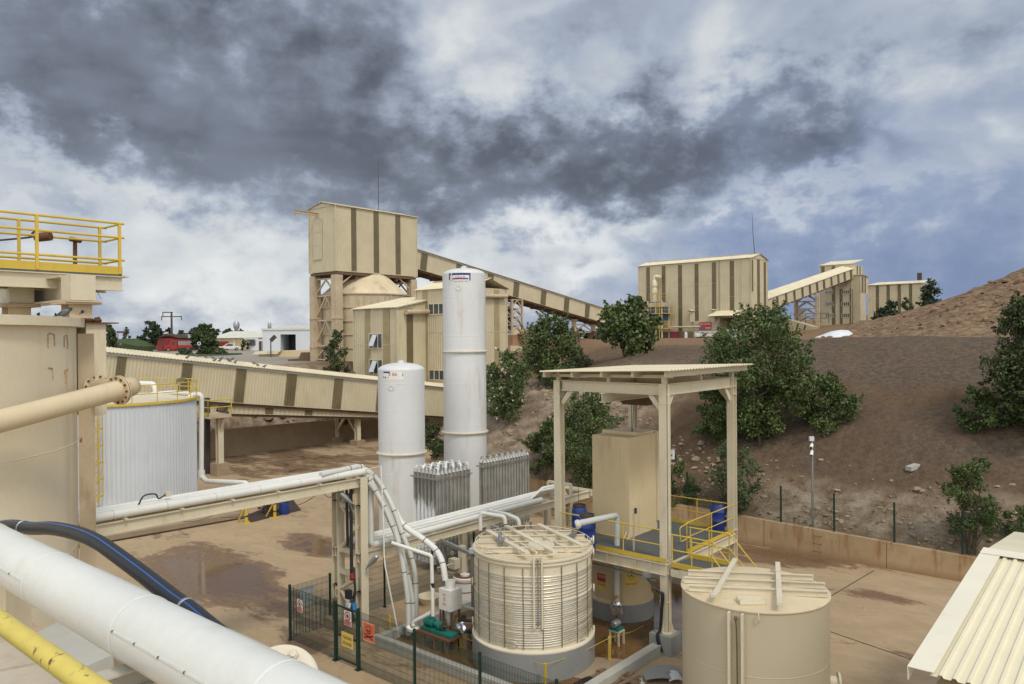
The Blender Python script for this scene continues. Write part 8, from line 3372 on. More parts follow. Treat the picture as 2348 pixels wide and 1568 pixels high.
MB().box(P(1541, 1042, 26), (.1, .13, .32), (V, U, Z)).build('housing', M['greytank'], fl2)
MB().bar(P(1541, 1042, 26), P(1528, 1052, 24.9), .03).build('arm', M['darksteel'], fl2)

# right foreground tank
RY = 20.3
rtc = P(1728, 1347, RY)
rtz = rtc.z + .0
rtc = Vector((rtc.x, rtc.y, 0))
rR = 164 / FPX * RY
rt = thing('reagent_tank', 'large smooth beige tank with crossed roof beams at the lower right', 'tank', rtc)
b = MB()
b.lathe(rtc, [(rR * .985, 0), (rR * .985, rtz)], 96, caps=False)
m = paint('beige_tank', (.50, .435, .315), .42, (.30, .24, .16), .16, 1.5, .1, .05, grime=.06)
b.build('shell', m, rt)
MB().lathe(rtc, [(rR * .985, rtz - 1.615), (rR * .985 + .007, rtz - 1.6), (rR * .985, rtz - 1.585)], 96, caps=False).build('weld_seam', m, rt)
MB().lathe(rtc, [(rR * .98, rtz - .035), (rR, rtz - .03), (rR, rtz), (rR * .97, rtz + .01), (0, rtz + .05)], 96, caps=False).build('roof_plate', M['tanktop'], rt)
dR_ = Vector((.985, -.165, 0)).normalized()
dC_ = Vector((.20, .98, 0)).normalized()
b = MB()
for off in (-.58, .10, .75):
 roof_beam(b, rtc, rR, rtz + .03, dR_, off, .10, .15)
b.build('roof_joist', M['coilcream'], rt)
for off, dd in ((.74, Vector((.42, .91, 0)).normalized()), (-.62, Vector((.315, .95, 0)).normalized())):
 b = MB()
 roof_beam(b, rtc, rR * 1.04, rtz + .18, dd, off, .13, .06, 'b')
 b.build('roof_channel', M['coilcream'], rt)
hp_ = P(1720, 1377, RY - 1.2)
hp_ = Vector((hp_.x, hp_.y, rtz + .02))
b = MB()
b.box(hp_ + Z * .06, (.62, .36, .10))
for i in (-.27, .27):
 for j in (-.14, .14):
  b.lathe(hp_ + Vector((i, j, .1)), [(.02, 0), (.02, .04)], 6)
b.build('hatch', M['creamroof'], rt)
b = MB()
q = P(1630, 1363, RY - .4)
b.lathe(Vector((q.x, q.y, rtz + .02)), [(.09, 0), (.09, .03), (.04, .04), (.04, .08), (0, .09)], 14)
q = P(1834, 1357, RY - .5)
b.box(Vector((q.x, q.y, rtz + .03)), (.24, .2, .03))
b.build('roof_fitting', M['coilcream'], rt)
q = P(1834, 1357, RY - .5)
MB().box(Vector((q.x, q.y, rtz + .05)), (.1, .08, .02)).build('roof_hole', M['black'], rt)
g1 = on_tank(1688, 1400, rtc, rR)
gn = (Vector((g1.x, g1.y, 0)) - rtc).normalized()
gt2 = Vector((-gn.y, gn.x, 0))
gb1 = rtc + gn * (rR + .08)
zt_ = P(1690, 1405, gb1.y).z
b = MB()
for s in (-.16, .16):
 b.box(gb1 + gt2 * s + Z * (zt_ / 2 + .1), (.15, .05, zt_ - .2), (gn, gt2, Z))
b.build('gauge_guard', M['coilcream'], rt)
b = MB()
b.tube(spline([gb1 + Z * (zt_ - .12) - gt2 * .02, gb1 + Z * (zt_ - .6) + gt2 * .02, gb1 + Z * .2 + gt2 * .03], 5), .018, 8)
b.lathe(gb1 + Z * (zt_ - .14), [(.03, -.05), (.05, 0), (.03, .06)], 10)
b.build('gauge_glass', M['strip'], rt)
lgq2 = on_tank(1738, 1400, rtc, rR)
b = MB()
ln2 = (Vector((lgq2.x, lgq2.y, 0)) - rtc).normalized()
c = rtc + ln2 * (rR + .01) + Z * (rtz - .02)
b.tube([c + ln2 * .05 + Z * .02, c + ln2 * .07 - Z * .1, c + ln2 * .03 - Z * .2, c - Z * .22], .02, 6)
b.build('lifting_hook', M['coilcream'], rt)
nd = Vector((.97, -.24, 0)).normalized()
b = MB()
b.lathe(rtc + nd * rR * .97 + Z * P(1905, 1558, 20).z, [(.17, 0), (.17, .22), (.27, .23), (.27, .28), (0, .285)], 24, nd)
b.build('side_nozzle', M['coilcream'], rt)

# ribbed roof, lower right
RY0 = 12.5
ec = P(2089, 1537, RY0)
ap_t = along(ec, U, 2258)
apx = P(2258, 1266, (ec + U * ap_t).y)
rd = (apx - ec)
rlen = rd.length
rdn = rd.normalized()
rb = thing('shed_roof_building', 'cream ribbed sheet roofed shed cut by the lower right corner', 'building', (ec.x, ec.y, 0))
tr_w = .27
b = MB()
o = ec + V * tr_w
nn_ = V.cross(rdn)
if nn_.z > 0:
 b.sheet(o, V, rdn, 7.5, rlen - .12, .2, .04, thick=.004)
else:
 b.sheet(o + V * 7.5, V * -1, rdn, 7.5, rlen - .12, .2, .04, thick=.004)
roofm = paint('near_cream_sheet', (.76, .69, .50), .4, (.42, .33, .18), .18, 2, .6, .05, rust=.285, rs=13, grime=.08)
b.build('roof_sheet', roofm, rb)
b = MB()
upn = rdn.cross(V)
if upn.z < 0:
 upn = -upn
b.box(ec + rdn * rlen / 2 + V * (tr_w / 2 + .0) + upn * .055, (rlen, tr_w + .12, .012), (rdn, V, upn))
b.box(ec + rdn * rlen / 2 - V * .055 - upn * .06, (rlen, .012, .22), (rdn, V, upn))
b.box(apx + V * 3.7 + upn * .075 - rdn * .10, (.42, 7.5, .012), (rdn, V, upn))
far = apx + (U * 1.0 - Z * .12) * 3.0
b.build('ridge_trim', paint('trim_sheet', (.78, .73, .58), .4, (.45, .36, .2), .15, 2, .6, .04, rust=.27, rs=20, grime=.05), rb)
b = MB()
fd = (U - Z * .10).normalized()
b.box(apx + fd * 2.2 + V * 3.75 + Z * .04, (4.4, 7.5, .02), (fd, V, fd.cross(V) * -1 if fd.cross(V).z < 0 else fd.cross(V)))
b.build('far_slope', roofm, rb)
b = MB()
b.box(ec + U * 3.9 + V * 3.85 - Z * .2 + Z * (-ec.z / 2 + .05), (7.4, 7.2, ec.z - .35), (U, V, Z))
b.build('wall', M['tankcream'], rb)
b = MB()
for k in range(3):
 q = apx + V * (tr_w + .05 + .35 * k) - rdn * .14
 b.box(q + upn * .03, (.10, .34, .03), (rdn, V, upn))
b.build('closure_strip', M['rusty'], rb)
# mesh fences
def mesh_panel(b, p, q, z0, z1, sx=.05, sz=.2, r=.0042, zq=None):
 """welded wire panel between two foot points; zq = (z0,z1) at the far end"""
 d = q - p
 d.z = 0
 L = d.length
 d.normalize()
 nn = d.cross(Z)
 za0, za1 = z0, z1
 zb0, zb1 = zq if zq else (z0, z1)
 n = max(1, int(L / sx))
 for i in range(n + 1):
  t = i / n
  c = p + d * (L * t)
  lo, hi = za0 + (zb0 - za0) * t, za1 + (zb1 - za1) * t
  b.box(Vector((c.x, c.y, (lo + hi) / 2)), (r * 2.2, r * 2.2, hi - lo), (d, nn, Z))
 m_ = max(1, int((z1 - z0) / sz))
 for k in range(m_ + 1):
  t = k / m_
  a = Vector((p.x, p.y, za0 + (za1 - za0) * t))
  e = Vector((q.x, q.y, zb0 + (zb1 - zb0) * t))
  b.bar(a + nn * .006, e + nn * .006, r * 1.5)
  if k in (1, m_ // 2, m_ - 1):   # stiffening fold
   b.bar(a + nn * .03 + Z * .05, e + nn * .03 + Z * .05, r * 1.5)

ff = thing('mesh_fence', 'dark green welded mesh fence with posts enclosing the tank bund', 'fence', G(665, 1467))
F0 = G(665, 1467)
fu_, fv_ = tuv(F0)
def fpt(px):
 return F0 + V * along(F0, V, px)
front = [F0, fpt(770), fpt(822), fpt(951), fpt(1101), fpt(1101) + V * 2.5, fpt(1101) + V * 5]
side = [F0, F0 + U * along(F0, U, 757), F0 + U * along(F0, U, 757) + U * 2.45, F0 + U * along(F0, U, 757) + U * 4.9, F0 + U * along(F0, U, 757) + U * 7.3]
FH = 1.82
mb_ = MB()
for i in range(len(front) - 1):
 if i == 1:
  continue
 m_ = MB()
 mesh_panel(m_, front[i] + V * .05, front[i + 1] - V * .05, .06, FH - .04)
 m_.build('mesh_panel', M['wire'], ff)
for i in range(len(side) - 1):
 m_ = MB()
 mesh_panel(m_, side[i] + U * .05, side[i + 1] - U * .05, .06, FH - .04)
 m_.build('mesh_panel', M['wire'], ff)
back0 = side[-1]
m_ = MB()
for i, q in enumerate(front[:1] + front[3:] + side[1:]):
 b = MB()
 b.box(q + Z * (FH + .03) / 2, (.065, .065, FH + .03), (U, V, Z))
 b.box(q + Z * .006, (.15, .15, .012), (U, V, Z))
 b.build('post', M['green'], ff)
for a_, e_ in ((side[-1], side[-1] + V * 2.5), (side[-1] + V * 2.5, side[-1] + V * 5)):
 m_ = MB()
 mesh_panel(m_, a_ + V * .05, e_ - V * .05, .06, FH - .04)
 m_.build('mesh_panel', M['wire'], ff)
 b = MB()
 b.box(e_ + Z * FH / 2, (.065, .065, FH), (U, V, Z))
 b.build('post', M['green'], ff)
gate = thing('mesh_gate', 'narrow dark green mesh gate between two thick posts', 'gate', front[1])
for q in (front[1], front[2]):
 b = MB()
 b.box(q + Z * .93, (.085, .085, 1.86), (U, V, Z))
 b.box(q + Z * .006, (.2, .2, .012), (U, V, Z))
 b.build('post', M['green'], gate)
b = MB()
a_, e_ = front[1] + V * .07, front[2] - V * .07
for z_ in (.12, .85, 1.74):
 b.bar(a_ + Z * z_, e_ + Z * z_, .04)
b.bar(a_ + Z * .12, a_ + Z * 1.74, .04)
b.bar(e_ + Z * .12, e_ + Z * 1.74, .04)
b.build('gate_frame', M['green'], gate)
m_ = MB()
mesh_panel(m_, a_, e_, .14, 1.72)
m_.build('mesh_panel', M['wire'], gate)

def fsign(name, label, px0, py0, px1, py1, mat, cat='sign', u_out=.05):
 """flat sign hung on the front fence line"""
 d = F0 - U * u_out
 uu_ = tuv(d)[0]
 p0, p1, p2 = PU(px0, py1, uu_), PU(px1, py1, uu_), PU(px0, py0, uu_)
 w_, h_ = tuv(p1)[1] - tuv(p0)[1], p2.z - p0.z
 p0 = uv(uu_, tuv(p0)[1], p0.z)
 t = thing(name, label, cat, p0)
 b = MB()
 b.box(p0 + V * w_ / 2 + Z * h_ / 2, (.012, w_, h_), (U, V, Z))
 b.build('panel', M[mat], t)
 return t, p0, w_, h_

def flat(parent, p0, polys, name, mat, off=.010):
 b = MB()
 for po_ in polys:
  b.add([p0 + V * x + Z * y - U * off for x, y in po_], [tuple(range(len(po_)))])
 return b.build(name, M[mat] if isinstance(mat, str) else mat, parent)

def circ(cx, cy, r, n=24):
 return [(cx + r * math.cos(2 * math.pi * i / n), cy + r * math.sin(2 * math.pi * i / n)) for i in range(n)]

def ring(cx, cy, r0, r1, n=24):
 a, c = circ(cx, cy, r0, n), circ(cx, cy, r1, n)
 return [[a[i], a[(i + 1) % n], c[(i + 1) % n], c[i]] for i in range(n)]

t, p0, w_, h_ = fsign('warning_sign', 'orange toxic sign with black skull and crossed bones on the fence', 833, 1423, 858, 1467, 'orange')
cx, cy = w_ * .5, h_ * .56
sk = [circ(cx, cy + h_ * .06, w_ * .25, 20)]
sk += [[(cx - w_ * .13, cy - h_ * .02), (cx + w_ * .13, cy - h_ * .02), (cx + w_ * .12, cy - h_ * .14), (cx - w_ * .12, cy - h_ * .14)]]
flat(t, p0, [ [(cx - w_ * .42, cy - h_ * .22), (cx - w_ * .40, cy - h_ * .15), (cx + w_ * .42, cy - h_ * .36), (cx + w_ * .40, cy - h_ * .42)], [(cx + w_ * .42, cy - h_ * .22), (cx + w_ * .40, cy - h_ * .15), (cx - w_ * .42, cy - h_ * .36), (cx - w_ * .40, cy - h_ * .42)] ], 'bones', 'ink', .008)
flat(t, p0, sk, 'skull_outline', 'ink', .010)
flat(t, p0, [circ(cx, cy + h_ * .06, w_ * .21, 20), [(cx - w_ * .10, cy - h_ * .03), (cx + w_ * .10, cy - h_ * .03), (cx + w_ * .09, cy - h_ * .12), (cx - w_ * .09, cy - h_ * .12)]], 'skull', 'orange', .012)
flat(t, p0, [circ(cx - w_ * .09, cy + h_ * .03, w_ * .065, 12), circ(cx + w_ * .09, cy + h_ * .03, w_ * .065, 12), [(cx - .02 * w_, cy - h_ * .05), (cx + .02 * w_, cy - h_ * .05), (cx, cy)]] + [[(cx + w_ * k - .008 * w_, cy - h_ * .12), (cx + w_ * k + .008 * w_, cy - h_ * .12), (cx + w_ * k + .008 * w_, cy - h_ * .065), (cx + w_ * k - .008 * w_, cy - h_ * .065)] for k in (-.06, 0, .06)], 'skull_features', 'ink', .014)
lettering(t, 'T+', p0 + V * w_ * .10 + Z * h_ * .88 - U * .012, V, Z, h_ * .07, 'ink')
b_ = .03 * w_
flat(t, p0, [[(b_, b_), (w_ - b_, b_), (w_ - b_, b_ * 1.8), (b_, b_ * 1.8)], [(b_, h_ - b_ * 1.8), (w_ - b_, h_ - b_ * 1.8), (w_ - b_, h_ - b_), (b_, h_ - b_)]], 'border', 'paper', .008)
t, p0, w_, h_ = fsign('warning_sign', 'yellow sign reading TEHLİKE SİYANÜR low on the mesh gate', 783, 1446, 809, 1479, 'signyellow')
lettering(t, 'TEHLİKE', p0 + V * w_ * .12 + Z * h_ * .56 - U * .012, V, Z, h_ * .22, 'ink', w_ * .78)
lettering(t, 'SİYANÜR', p0 + V * w_ * .12 + Z * h_ * .16 - U * .012, V, Z, h_ * .22, 'ink', w_ * .78)
for (nm, x0, y0, x1, y1) in (('white no touching sign with red ring at the left end of the fence', 681, 1373, 693, 1400), ('white no touching sign with red ring high on the mesh gate', 789, 1398, 805, 1431)):
 t, p0, w_, h_ = fsign('prohibition_sign', nm, x0, y0, x1, y1, 'paper')
 flat(t, p0, ring(w_ / 2, h_ * .66, w_ * .30, w_ * .41), 'red_ring', 'redsign')
 flat(t, p0, [circ(w_ * .5, h_ * .65, w_ * .17, 10)], 'hand_symbol', 'ink', .009)
 flat(t, p0, [[(w_ * .28, h_ * .78), (w_ * .34, h_ * .81), (w_ * .72, h_ * .53), (w_ * .66, h_ * .50)]], 'red_bar', 'redsign', .011)
 flat(t, p0, [[(w_ * .04, h_ * y_), (w_ * .96, h_ * y_), (w_ * .96, h_ * (y_ + .085)), (w_ * .04, h_ * (y_ + .085))] for y_ in (.04, .15, .26)], 'red_lines', 'redsign', .009)
su_ = tuv(F0)[1] - .05
p0, p1, p2 = PV(689, 1393, su_), PV(719, 1382, su_), PV(689, 1348, su_)
t = thing('notice_plate', 'blank pale blue grey plate tied behind the left fence mesh', 'sign', p0)
b = MB()
d = (p1 - p0)
d.z = 0
b.box((p0 + d / 2) + Z * (p2.z - p0.z) / 2, (d.length, .012, p2.z - p0.z), (d.normalized(), d.normalized().cross(Z), Z))
b.build('panel', M['greytank'], t)
t = thing('tower_label', 'small white number plate reading 0 on the rack tower column', 'label', PU(772, 1360, ru - .2))
uu_ = ru - .17
q0, q1, q2 = PU(768.5, 1367, uu_), PU(777, 1367, uu_), PU(768.5, 1344, uu_)
w_, h_ = tuv(q1)[1] - tuv(q0)[1], q2.z - q0.z
q0 = uv(uu_, tuv(q0)[1], q0.z)
MB().box(q0 + V * w_ / 2 + Z * h_ / 2, (.008, w_, h_), (U, V, Z)).build('plate', M['creamroof'], t)
lettering(t, '0', q0 + V * w_ * .28 + Z * h_ * .2 - U * .008, V, Z, h_ * .6, 'ink', w_ * .4)

hf = thing('mesh_fence', 'tall thin mesh fence with dark posts on the retaining wall top', 'fence', uv(WALL_U + .16, -10, 1.1))
fu2 = WALL_U + .2
pp_ = [(1576, 1157, 1085), (1790, 1203, 1116), (1912, 1220, 1134), (2050, 1253, 1153), (2206, 1287, 1174)]
vs_, tops = [], []
for (px, pyb, pyt) in pp_:
 q = PU(px, pyb, fu2)
 vs_.append(tuv(q)[1])
step_ = vs_[2] - vs_[1]
vs_ = [vs_[1] - 2 * step_, vs_[1] - step_] + vs_[1:] + [vs_[-1] + 2.5, vs_[-1] + 5]
HFH = 1.72
for v_ in vs_:
 q = uv(fu2, v_, wall_top(v_))
 b = MB()
 b.box(q + Z * HFH / 2, (.065, .065, HFH), (U, V, Z))
 b.build('post', M['green'], hf)
for a_, e_ in zip(vs_[:-1], vs_[1:]):
 m_ = MB()
 mesh_panel(m_, uv(fu2, a_ + .05), uv(fu2, e_ - .05), wall_top(a_) + .03, wall_top(a_) + HFH - .05, .05, .2, .0022, (wall_top(e_) + .03, wall_top(e_) + HFH - .05))
 m_.build('mesh_panel', M['wire'], hf)
cp = PU(1863, 1217, fu2 + .3)
cpv = tuv(cp)[1]
cp = uv(fu2 + .3, cpv, wall_top(cpv) - .1)
czt = P(1862, 1002, cp.y).z
cmp_ = thing('camera_pole', 'slim grey pole with two white surveillance cameras behind the wall', 'pole', cp)
MB().tube([cp, Vector((cp.x, cp.y, czt))], [.055, .045], 10).build('pole', M['galv'], cmp_)
top = Vector((cp.x, cp.y, czt))
MB().box(top + Vector((-.07, -.08, -.06)), (.2, .14, .2)).build('junction_box', M['greytank'], cmp_)
for dz, tilt in ((-.32, -.5), (-.62, -.9)):
 d = Vector((-.45, -.75, tilt)).normalized()
 c = top + Vector((-.04, -.06, dz))
 b = MB()
 b.lathe(c, [(.03, 0), (.075, .03), (.078, .26), (.06, .27)], 12, d)
 b.bar(c, c + Vector((.06, .07, .1)), .03)
 g_ = b.build('camera', M['whiteplain'], cmp_)
 MB().lathe(c + d * .262, [(.062, 0), (.055, .03), (0, .03)], 12, d).build('lens', M['black'], g_)

# foreground
def plane_pt(px, py, dist_u):
 d = ray(px, py)
 return CAM + d * (dist_u / d.dot(U))

d_lo, d_hi = ray(257, 1503), ray(257, 1318)
def dep(d):
 return math.atan2(-d.z, d.dot(U))
a_lo, a_hi = dep(d_lo), dep(d_hi)
BR = .22
dist = BR / math.sin((a_lo - a_hi) / 2)
am = (a_lo + a_hi) / 2
bu_, bz_ = dist * math.cos(am), CAM_H - dist * math.sin(am)
big = thing('insulated_pipe', 'thick white clad pipe crossing the lower left corner in front', 'pipe', uv(bu_, -3, bz_))
MB().tube([uv(bu_, -9.5, bz_), uv(bu_, -5, bz_), uv(bu_, -2, bz_), uv(bu_, 3.2, bz_)], BR, 64).build('cladding', M['bigpipe'], big)
b = MB()
def pipe_v(px, py):
 """v of the pipe surface seen at a picture point"""
 d = ray(px, py)
 du, dz = d.dot(U), d.z
 a = du * du + dz * dz
 bb = 2 * (du * (-bu_) + dz * (CAM_H - bz_))
 cc = bu_ ** 2 + (CAM_H - bz_) ** 2 - BR * BR
 disc = max(0, bb * bb - 4 * a * cc)
 t = (-bb - math.sqrt(disc)) / (2 * a)
 p = CAM + d * t
 return p
sv = [tuv(pipe_v(*p))[1] for p in ((45, 1290), (253, 1440), (20, 1300))]
v1, v2 = tuv(pipe_v(110, 1275))[1], tuv(pipe_v(420, 1400))[1]
seam_v = [tuv(pipe_v(55, 1320))[1], tuv(pipe_v(250, 1452))[1]]
gap = seam_v[1] - seam_v[0]
allv = [seam_v[0] - 2 * gap, seam_v[0] - gap, seam_v[0], seam_v[1], seam_v[1] + gap, seam_v[1] + 2 * gap]
sm = MB()
for v_ in allv:
 sm.lathe(uv(bu_, v_, bz_) - V * .014, [(BR, 0), (BR + .0045, .003), (BR + .0045, .022), (BR + .001, .028)], 64, V, caps=False)
sm.parts('seam_band', M['bigpipe'], big)
pl0 = pipe_v(363, 1530 - 1)
p_l = pipe_v(365, 1502) if False else pipe_v(470, 1540)
ang = math.atan2(p_l.z - bz_, tuv(p_l)[0] - bu_)
d0 = U * math.cos(ang) + Z * math.sin(ang)
q_l = pipe_v(258, 1507 - 55)
q1_ = pipe_v(365, 1457)
def lap(px0, py0, va, vb):
 p = pipe_v(px0, py0)
 a = math.atan2(p.z - bz_, tuv(p)[0] - bu_)
 dd = U * math.cos(a) + Z * math.sin(a)
 e1 = uv(bu_, va, bz_) + dd * (BR + .003)
 e2 = uv(bu_, vb, bz_) + dd * (BR + .003)
 l = MB()
 l.bar(e1, e2, .012, .006, dd)
 o = l.build('lap_joint', M['bigpipe'], big)
 r_ = MB()
 n = 5
 for k in range(n):
  c = e1.lerp(e2, (k + .12) / n)
  r_.lathe(c, [(.009, -.002), (.009, .005), (.004, .009), (0, .01)], 10, dd)
 r_.parts('rivet', M['strip'], o)

lap(264, 1587 - 95 - 42, allv[3] + .01, allv[4] - .03)
lap(45, 1393 - 65, allv[1] + .01, allv[2] - .01)

hpts = [(-40, 1215), (20, 1205), (70, 1211), (120, 1211), (179, 1223), (225, 1243), (266, 1271), (332, 1320), (398, 1372), (440, 1402), (500, 1452), (600, 1530), (720, 1610)]
hp3 = spline([PU(x, y, bu_ + .42 - .00012 * max(0, x - 300)) for x, y in hpts], 6)
bh = thing('black_hose', 'fat black hose with a blue stripe strapped above the white pipe', 'hose', hp3[len(hp3) // 3])
hr = .064
MB().tube(hp3, hr, 24).build('hose', M['black'], bh)
b = MB()
off = []
for i, p in enumerate(hp3):
 t_ = (hp3[min(i + 1, len(hp3) - 1)] - hp3[max(i - 1, 0)]).normalized()
 tocam = (CAM - p).normalized()
 tocam = (tocam - t_ * tocam.dot(t_)).normalized()
 side_ = t_.cross(tocam)
 if side_.z < 0:
  side_ = -side_
 dd = (Z * .9 - U * .45)
 dd = (dd - t_ * dd.dot(t_)).normalized()
 off.append(p + dd * (hr - .003))
b.tube(off, .0065, 6)
b.build('blue_stripe', M['bluestripe'], bh)
for kk in ((52, 1197), (424, 1392)):
 best = min(range(1, len(hp3) - 1), key=lambda i: (proj(hp3[i])[0] - kk[0]) ** 2 + (proj(hp3[i])[1] - kk[1]) ** 2)
 p, t_ = hp3[best], (hp3[best + 1] - hp3[best - 1]).normalized()
 b = MB()
 b.lathe(p - t_ * .012, [(hr + .001, 0), (hr + .007, .004), (hr + .007, .024), (hr + .001, .028)], 28, t_, caps=False)
 b.box(p + t_.cross(Z).normalized() * (hr + .02) * (1 if t_.cross(Z).y > 0 else -1), (.05, .02, .03), (t_, t_.cross(Z).normalized(), Z))
 b.build('hose_clamp', M['galv'], bh)

fq_ = PU(642, 1558, bu_ + .42)
bf = thing('blind_flange', 'cream blind flange with big hex bolts behind the white pipe', 'flange', fq_)
fn = (Vector((.15, -.70, .68))).normalized()
b = MB()
fR = .225
b.lathe(fq_, [(fR - .004, -.03), (fR, -.026), (fR, -.004), (fR - .004, 0), (0, 0)], 56, fn)
b.build('disc', M['coilcream'], bf)
b = MB()
b.lathe(fq_, [(fR + .012, -.062), (fR + .012, -.034)], 56, fn)
b.build('gasket_ring', M['galv'], bf)
b = MB()
s_a = fn.orthogonal().normalized()
s_b = fn.cross(s_a)
for k in range(8):
 a = 2 * math.pi * (k + .3) / 8
 c = fq_ + (s_a * math.cos(a) + s_b * math.sin(a)) * (fR * .70)
 b.lathe(c, [(.04, 0), (.04, .006), (.035, .006), (.035, .03), (.03, .036), (.022, .036), (.022, .05), (0, .052)], 6, fn)
b.parts('bolt', M['coilcream'], bf)
b = MB()
b.cyl(fq_ - fn * .06, fq_ - fn * .5, .13, 20)
b.build('pipe_neck', M['bigpipe'], bf)

dl, dh = ray(60, 1500), ray(60, 1430)
a_lo, a_hi = dep(ray(70, 1511)), dep(ray(70, 1440))
HR = .025
dist = HR / math.sin((a_lo - a_hi) / 2)
am = (a_lo + a_hi) / 2
hu_, hzz = dist * math.cos(am), CAM_H - dist * math.sin(am)
hr_ = thing('handrail', 'close yellow handrail with chipped rusty paint in the lower left corner', 'handrail', uv(hu_, -1, hzz))
MB().tube([uv(hu_, -4, hzz), uv(hu_, -1.5, hzz), uv(hu_, .9, hzz)], HR, 40).build('top_rail', M['railpaint'], hr_)
b = MB()
b.tube([uv(hu_, -3.6, hzz), uv(hu_, -3.6, hzz - 1.1)], HR, 20)
b.tube([uv(hu_, .2, hzz), uv(hu_, .2, hzz - 1.1)], HR, 20)
b.tube([uv(hu_, -4, hzz - .5), uv(hu_, .9, hzz - .5)], HR * .8, 20)
b.build('post', M['railpaint'], hr_)

sup = thing('pipe_support', 'grey white support beam with flaking rust under the white pipe', 'beam', PU(240, 1520, bu_))
b = MB()
bq_ = PU(232, 1500, bu_ - .1)
zb_ = bz_ - BR - .01
vv0 = tuv(PU(240, 1490, bu_ - .15))[1]
m_ = paint('flaked_beam', (.52, .50, .42), .5, (.2, .10, .05), .35, 3, .6, .1, rust=.335, rustcol=(.10, .03, .012), rs=9)
sv_ = tuv(PU(235, 1500, bu_ - .25))[1]
b.ibeam(uv(bu_ - .9, sv_, zb_ - .07), uv(bu_ + .5, sv_, zb_ - .07), .16, .14, .012)
b.build('beam', m_, sup)
slabs = thing('concrete_ledge', 'low pale concrete ledge blocks far below the white pipe', 'ledge', G(160, 1500, 2.0))
b = MB()
def slab_quad(pts, z, h):
 qs = [G(x, y, z) for x, y in pts]
 b.prism([q - Z * h for q in qs], Z * h)
slab_quad([(85, 1450), (150, 1415), (260, 1500), (180, 1535)], 5.6, .25)
b.build('pale_slab', M['kerb'], slabs)
b = MB()
qs = [G(x, y, 5.2) for x, y in ((-120, 1470), (60, 1420), (190, 1490), (420, 1640), (260, 1760), (-200, 1560))]
b.prism([q - Z * .2 for q in qs], Z * .2)
b.build('brown_slab', paint('brown_slab', (.42, .31, .22), .85, (.2, .12, .07), .4, 2, 1, .15, bump=.3), slabs)
pl_ = thing('floor_plates', 'stained floor plates with a dark seam in the lower left corner', 'floor plate', G(40, 1540, 7.4))
b = MB()
fp0 = tuv(G(60, 1535, 7.4))
b.prism([G(x, y, 7.4) for x, y in ((-80, 1460), (30, 1440), (105, 1500), (85, 1523), (-80, 1555))], Z * .02)
b.prism([G(x, y, 7.4) for x, y in ((-80, 1562), (88, 1528), (150, 1580), (120, 1640), (-80, 1700))], Z * .02)
b.build('plate', paint('spotted_plate', (.50, .44, .35), .7, (.25, .18, .12), .35, 4, 1, .12, rust=.30, rustcol=(.12, .08, .06), rs=16), pl_)
cl_ = thing('pipe_post', 'cream square post below the left end of the white pipe', 'post', uv(bu_ + .3, tuv(PU(30, 1330, bu_))[1], 0))
q = PU(34, 1340, bu_ + .25)
MB().box(Vector((q.x, q.y, 4.2)), (.22, .22, 7.1), (U, V, Z)).build('post', M['tankcream'], cl_)

pal = thing('broken_pallet', 'broken wooden pallet with white scraps at the lower edge', 'pallet', G(1410, 1562))
b = MB()
pc_ = G(1408, 1566)
for i in range(3):
 b.box(pc_ + V * (i - 1) * .42 + U * .1 + Z * .16, (1.0, .11, .03), ((U + V * .2).normalized(), (V - U * .2).normalized(), Z))
for i in range(6):
 b.box(pc_ + V * (.24 * (i - 2.5)) + Z * .10, (.9, .12, .025), ((U - V * .08).normalized(), (V + U * .08).normalized(), Z))
b.box(pc_ + U * .15 + Z * .13, (.09, 1.4, .05), (U, V, Z))
b.build('boards', M['wood'], pal)
sc_ = MB()
rr = random.Random(6)
for i in range(8):
 q = pc_ + V * rr.uniform(-.7, .9) + U * rr.uniform(-.2, .7)
 a = rr.uniform(0, 3.1)
 d = Vector((math.cos(a), math.sin(a), .05)).normalized()
 sc_.box(q + Z * .05, (rr.uniform(.2, .5), .08, .03), (d, d.cross(Z).normalized(), Z))
struct(sc_.build('scrap_boards', M['paper'], loc=pc_), 'white board scraps around the broken pallet', 'scraps', 'stuff')
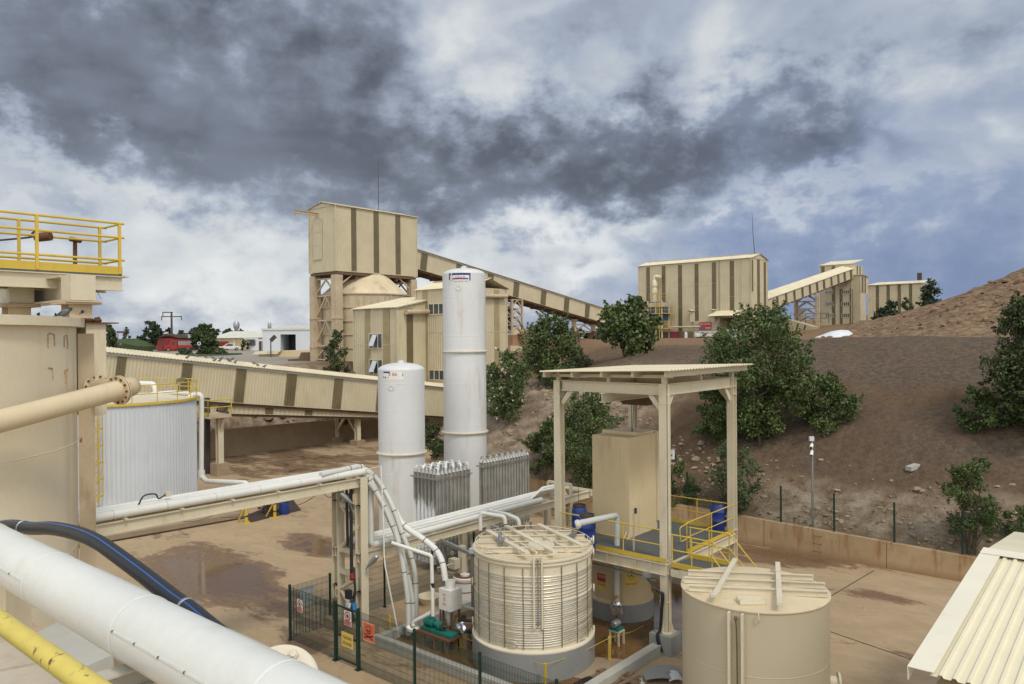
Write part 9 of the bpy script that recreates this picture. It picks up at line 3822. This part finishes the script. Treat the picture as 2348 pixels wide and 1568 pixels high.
for i, (px, py, w_, h_, lab, mt) in enumerate(((1523, 1548, .95, .55, 'upper curved grey sheet piece by the reagent tank', 'plinth'), (1512, 1560, .95, .55, 'lower curved grey sheet piece in front of the other', 'plinth'), (1546, 1562, .42, .6, 'light blue grey sheet next to the curved pieces', 'greytank'))):
 q = G(px, py)
 b = MB()
 n = 8
 vs = []
 for k in range(n + 1):
  a = -.5 + 1.0 * k / n
  for e in (-.5, .5):
   vs.append(q + Vector((math.sin(a) * w_, e * h_, .12 + (math.cos(a) - .85) * .5)))
 vs2 = [v - Z * .012 for v in vs]
 m_ = len(vs)
 fs = [(2 * k, 2 * k + 2, 2 * k + 3, 2 * k + 1) for k in range(n)] + [(m_ + 2 * k, m_ + 2 * k + 1, m_ + 2 * k + 3, m_ + 2 * k + 2) for k in range(n)]
 b.add(vs + vs2, fs)
 tag(b.build('sheet_offcut', M[mt], loc=q), lab, 'sheet metal', 'curved sheet offcuts')
hz2 = MB()
for k in range(5):
 hz2.tube(spline([G(1300 + 12 * k, 1580) + Z * .05, G(1345 + 5 * k, 1562 + k) + Z * .12, G(1380 + 4 * k, 1556 + k) + Z * .06], 6), .02, 6)
struct(hz2.build('cable_heap', M['black'], loc=G(1350, 1565)), 'black cables coiled beside the pallet', 'cables', 'stuff')
b = MB()
for (p, q, sag) in ((P(505, 1185, 42), P(640, 1150, 39), .3), (P(640, 1150, 39), P(735, 1125, 27), .35), (P(420, 1195, 40), P(505, 1170, 42), .2)):
 pts = [p.lerp(q, i / 10) - Z * (sag * 4 * (i / 10) * (1 - i / 10)) for i in range(11)]
 b.tube(pts, .014, 5)
tag(b.build('slack_wire', M['darksteel'], loc=P(640, 1150, 39)), 'thin slack wire running behind the bollards to the rack tower', 'wire')
b = MB()
for k in range(4):
 b.tube(spline([P(733, 1124, 26.5), P(752 + k * 4, 1112 - k * 2, 26.3), P(775, 1104, 26.1)], 5), .012, 5)
b.tube(spline([P(733, 1124, 26.5), P(755, 1140, 26.3), P(775, 1128, 26.1), P(782, 1150, 26)], 5), .012, 5)
b.lathe(P(731, 1124, 26.4) - V * .15, [(.03, 0), (.05, .05), (.05, .2), (.02, .25)], 8, V)
tag(b.build('wire_bundle', M['black'], loc=P(733, 1124, 26.5)), 'knotted black wire bundle left of the rack tower top', 'wire')
b = MB()
rw3 = P(155, 655, 16.3)
b.tube(spline([P(226, 657, 16.9), P(224, 668, 16.9), P(229, 680, 16.9), P(233, 685, 16.9)], 5), .008, 5)
tag(b.build('string_end', M['whitepipe'], loc=P(226, 657, 16.9)), 'loose pale string hanging under the walkway end', 'string')

fl_ = MB()
fl_.ubox(-1.2, hu_ + .05, -6, 4, hzz - 1.16, hzz - 1.1)
struct(fl_.build('near_floor', M['grating']), 'walkway floor the picture is taken from', 'floor')
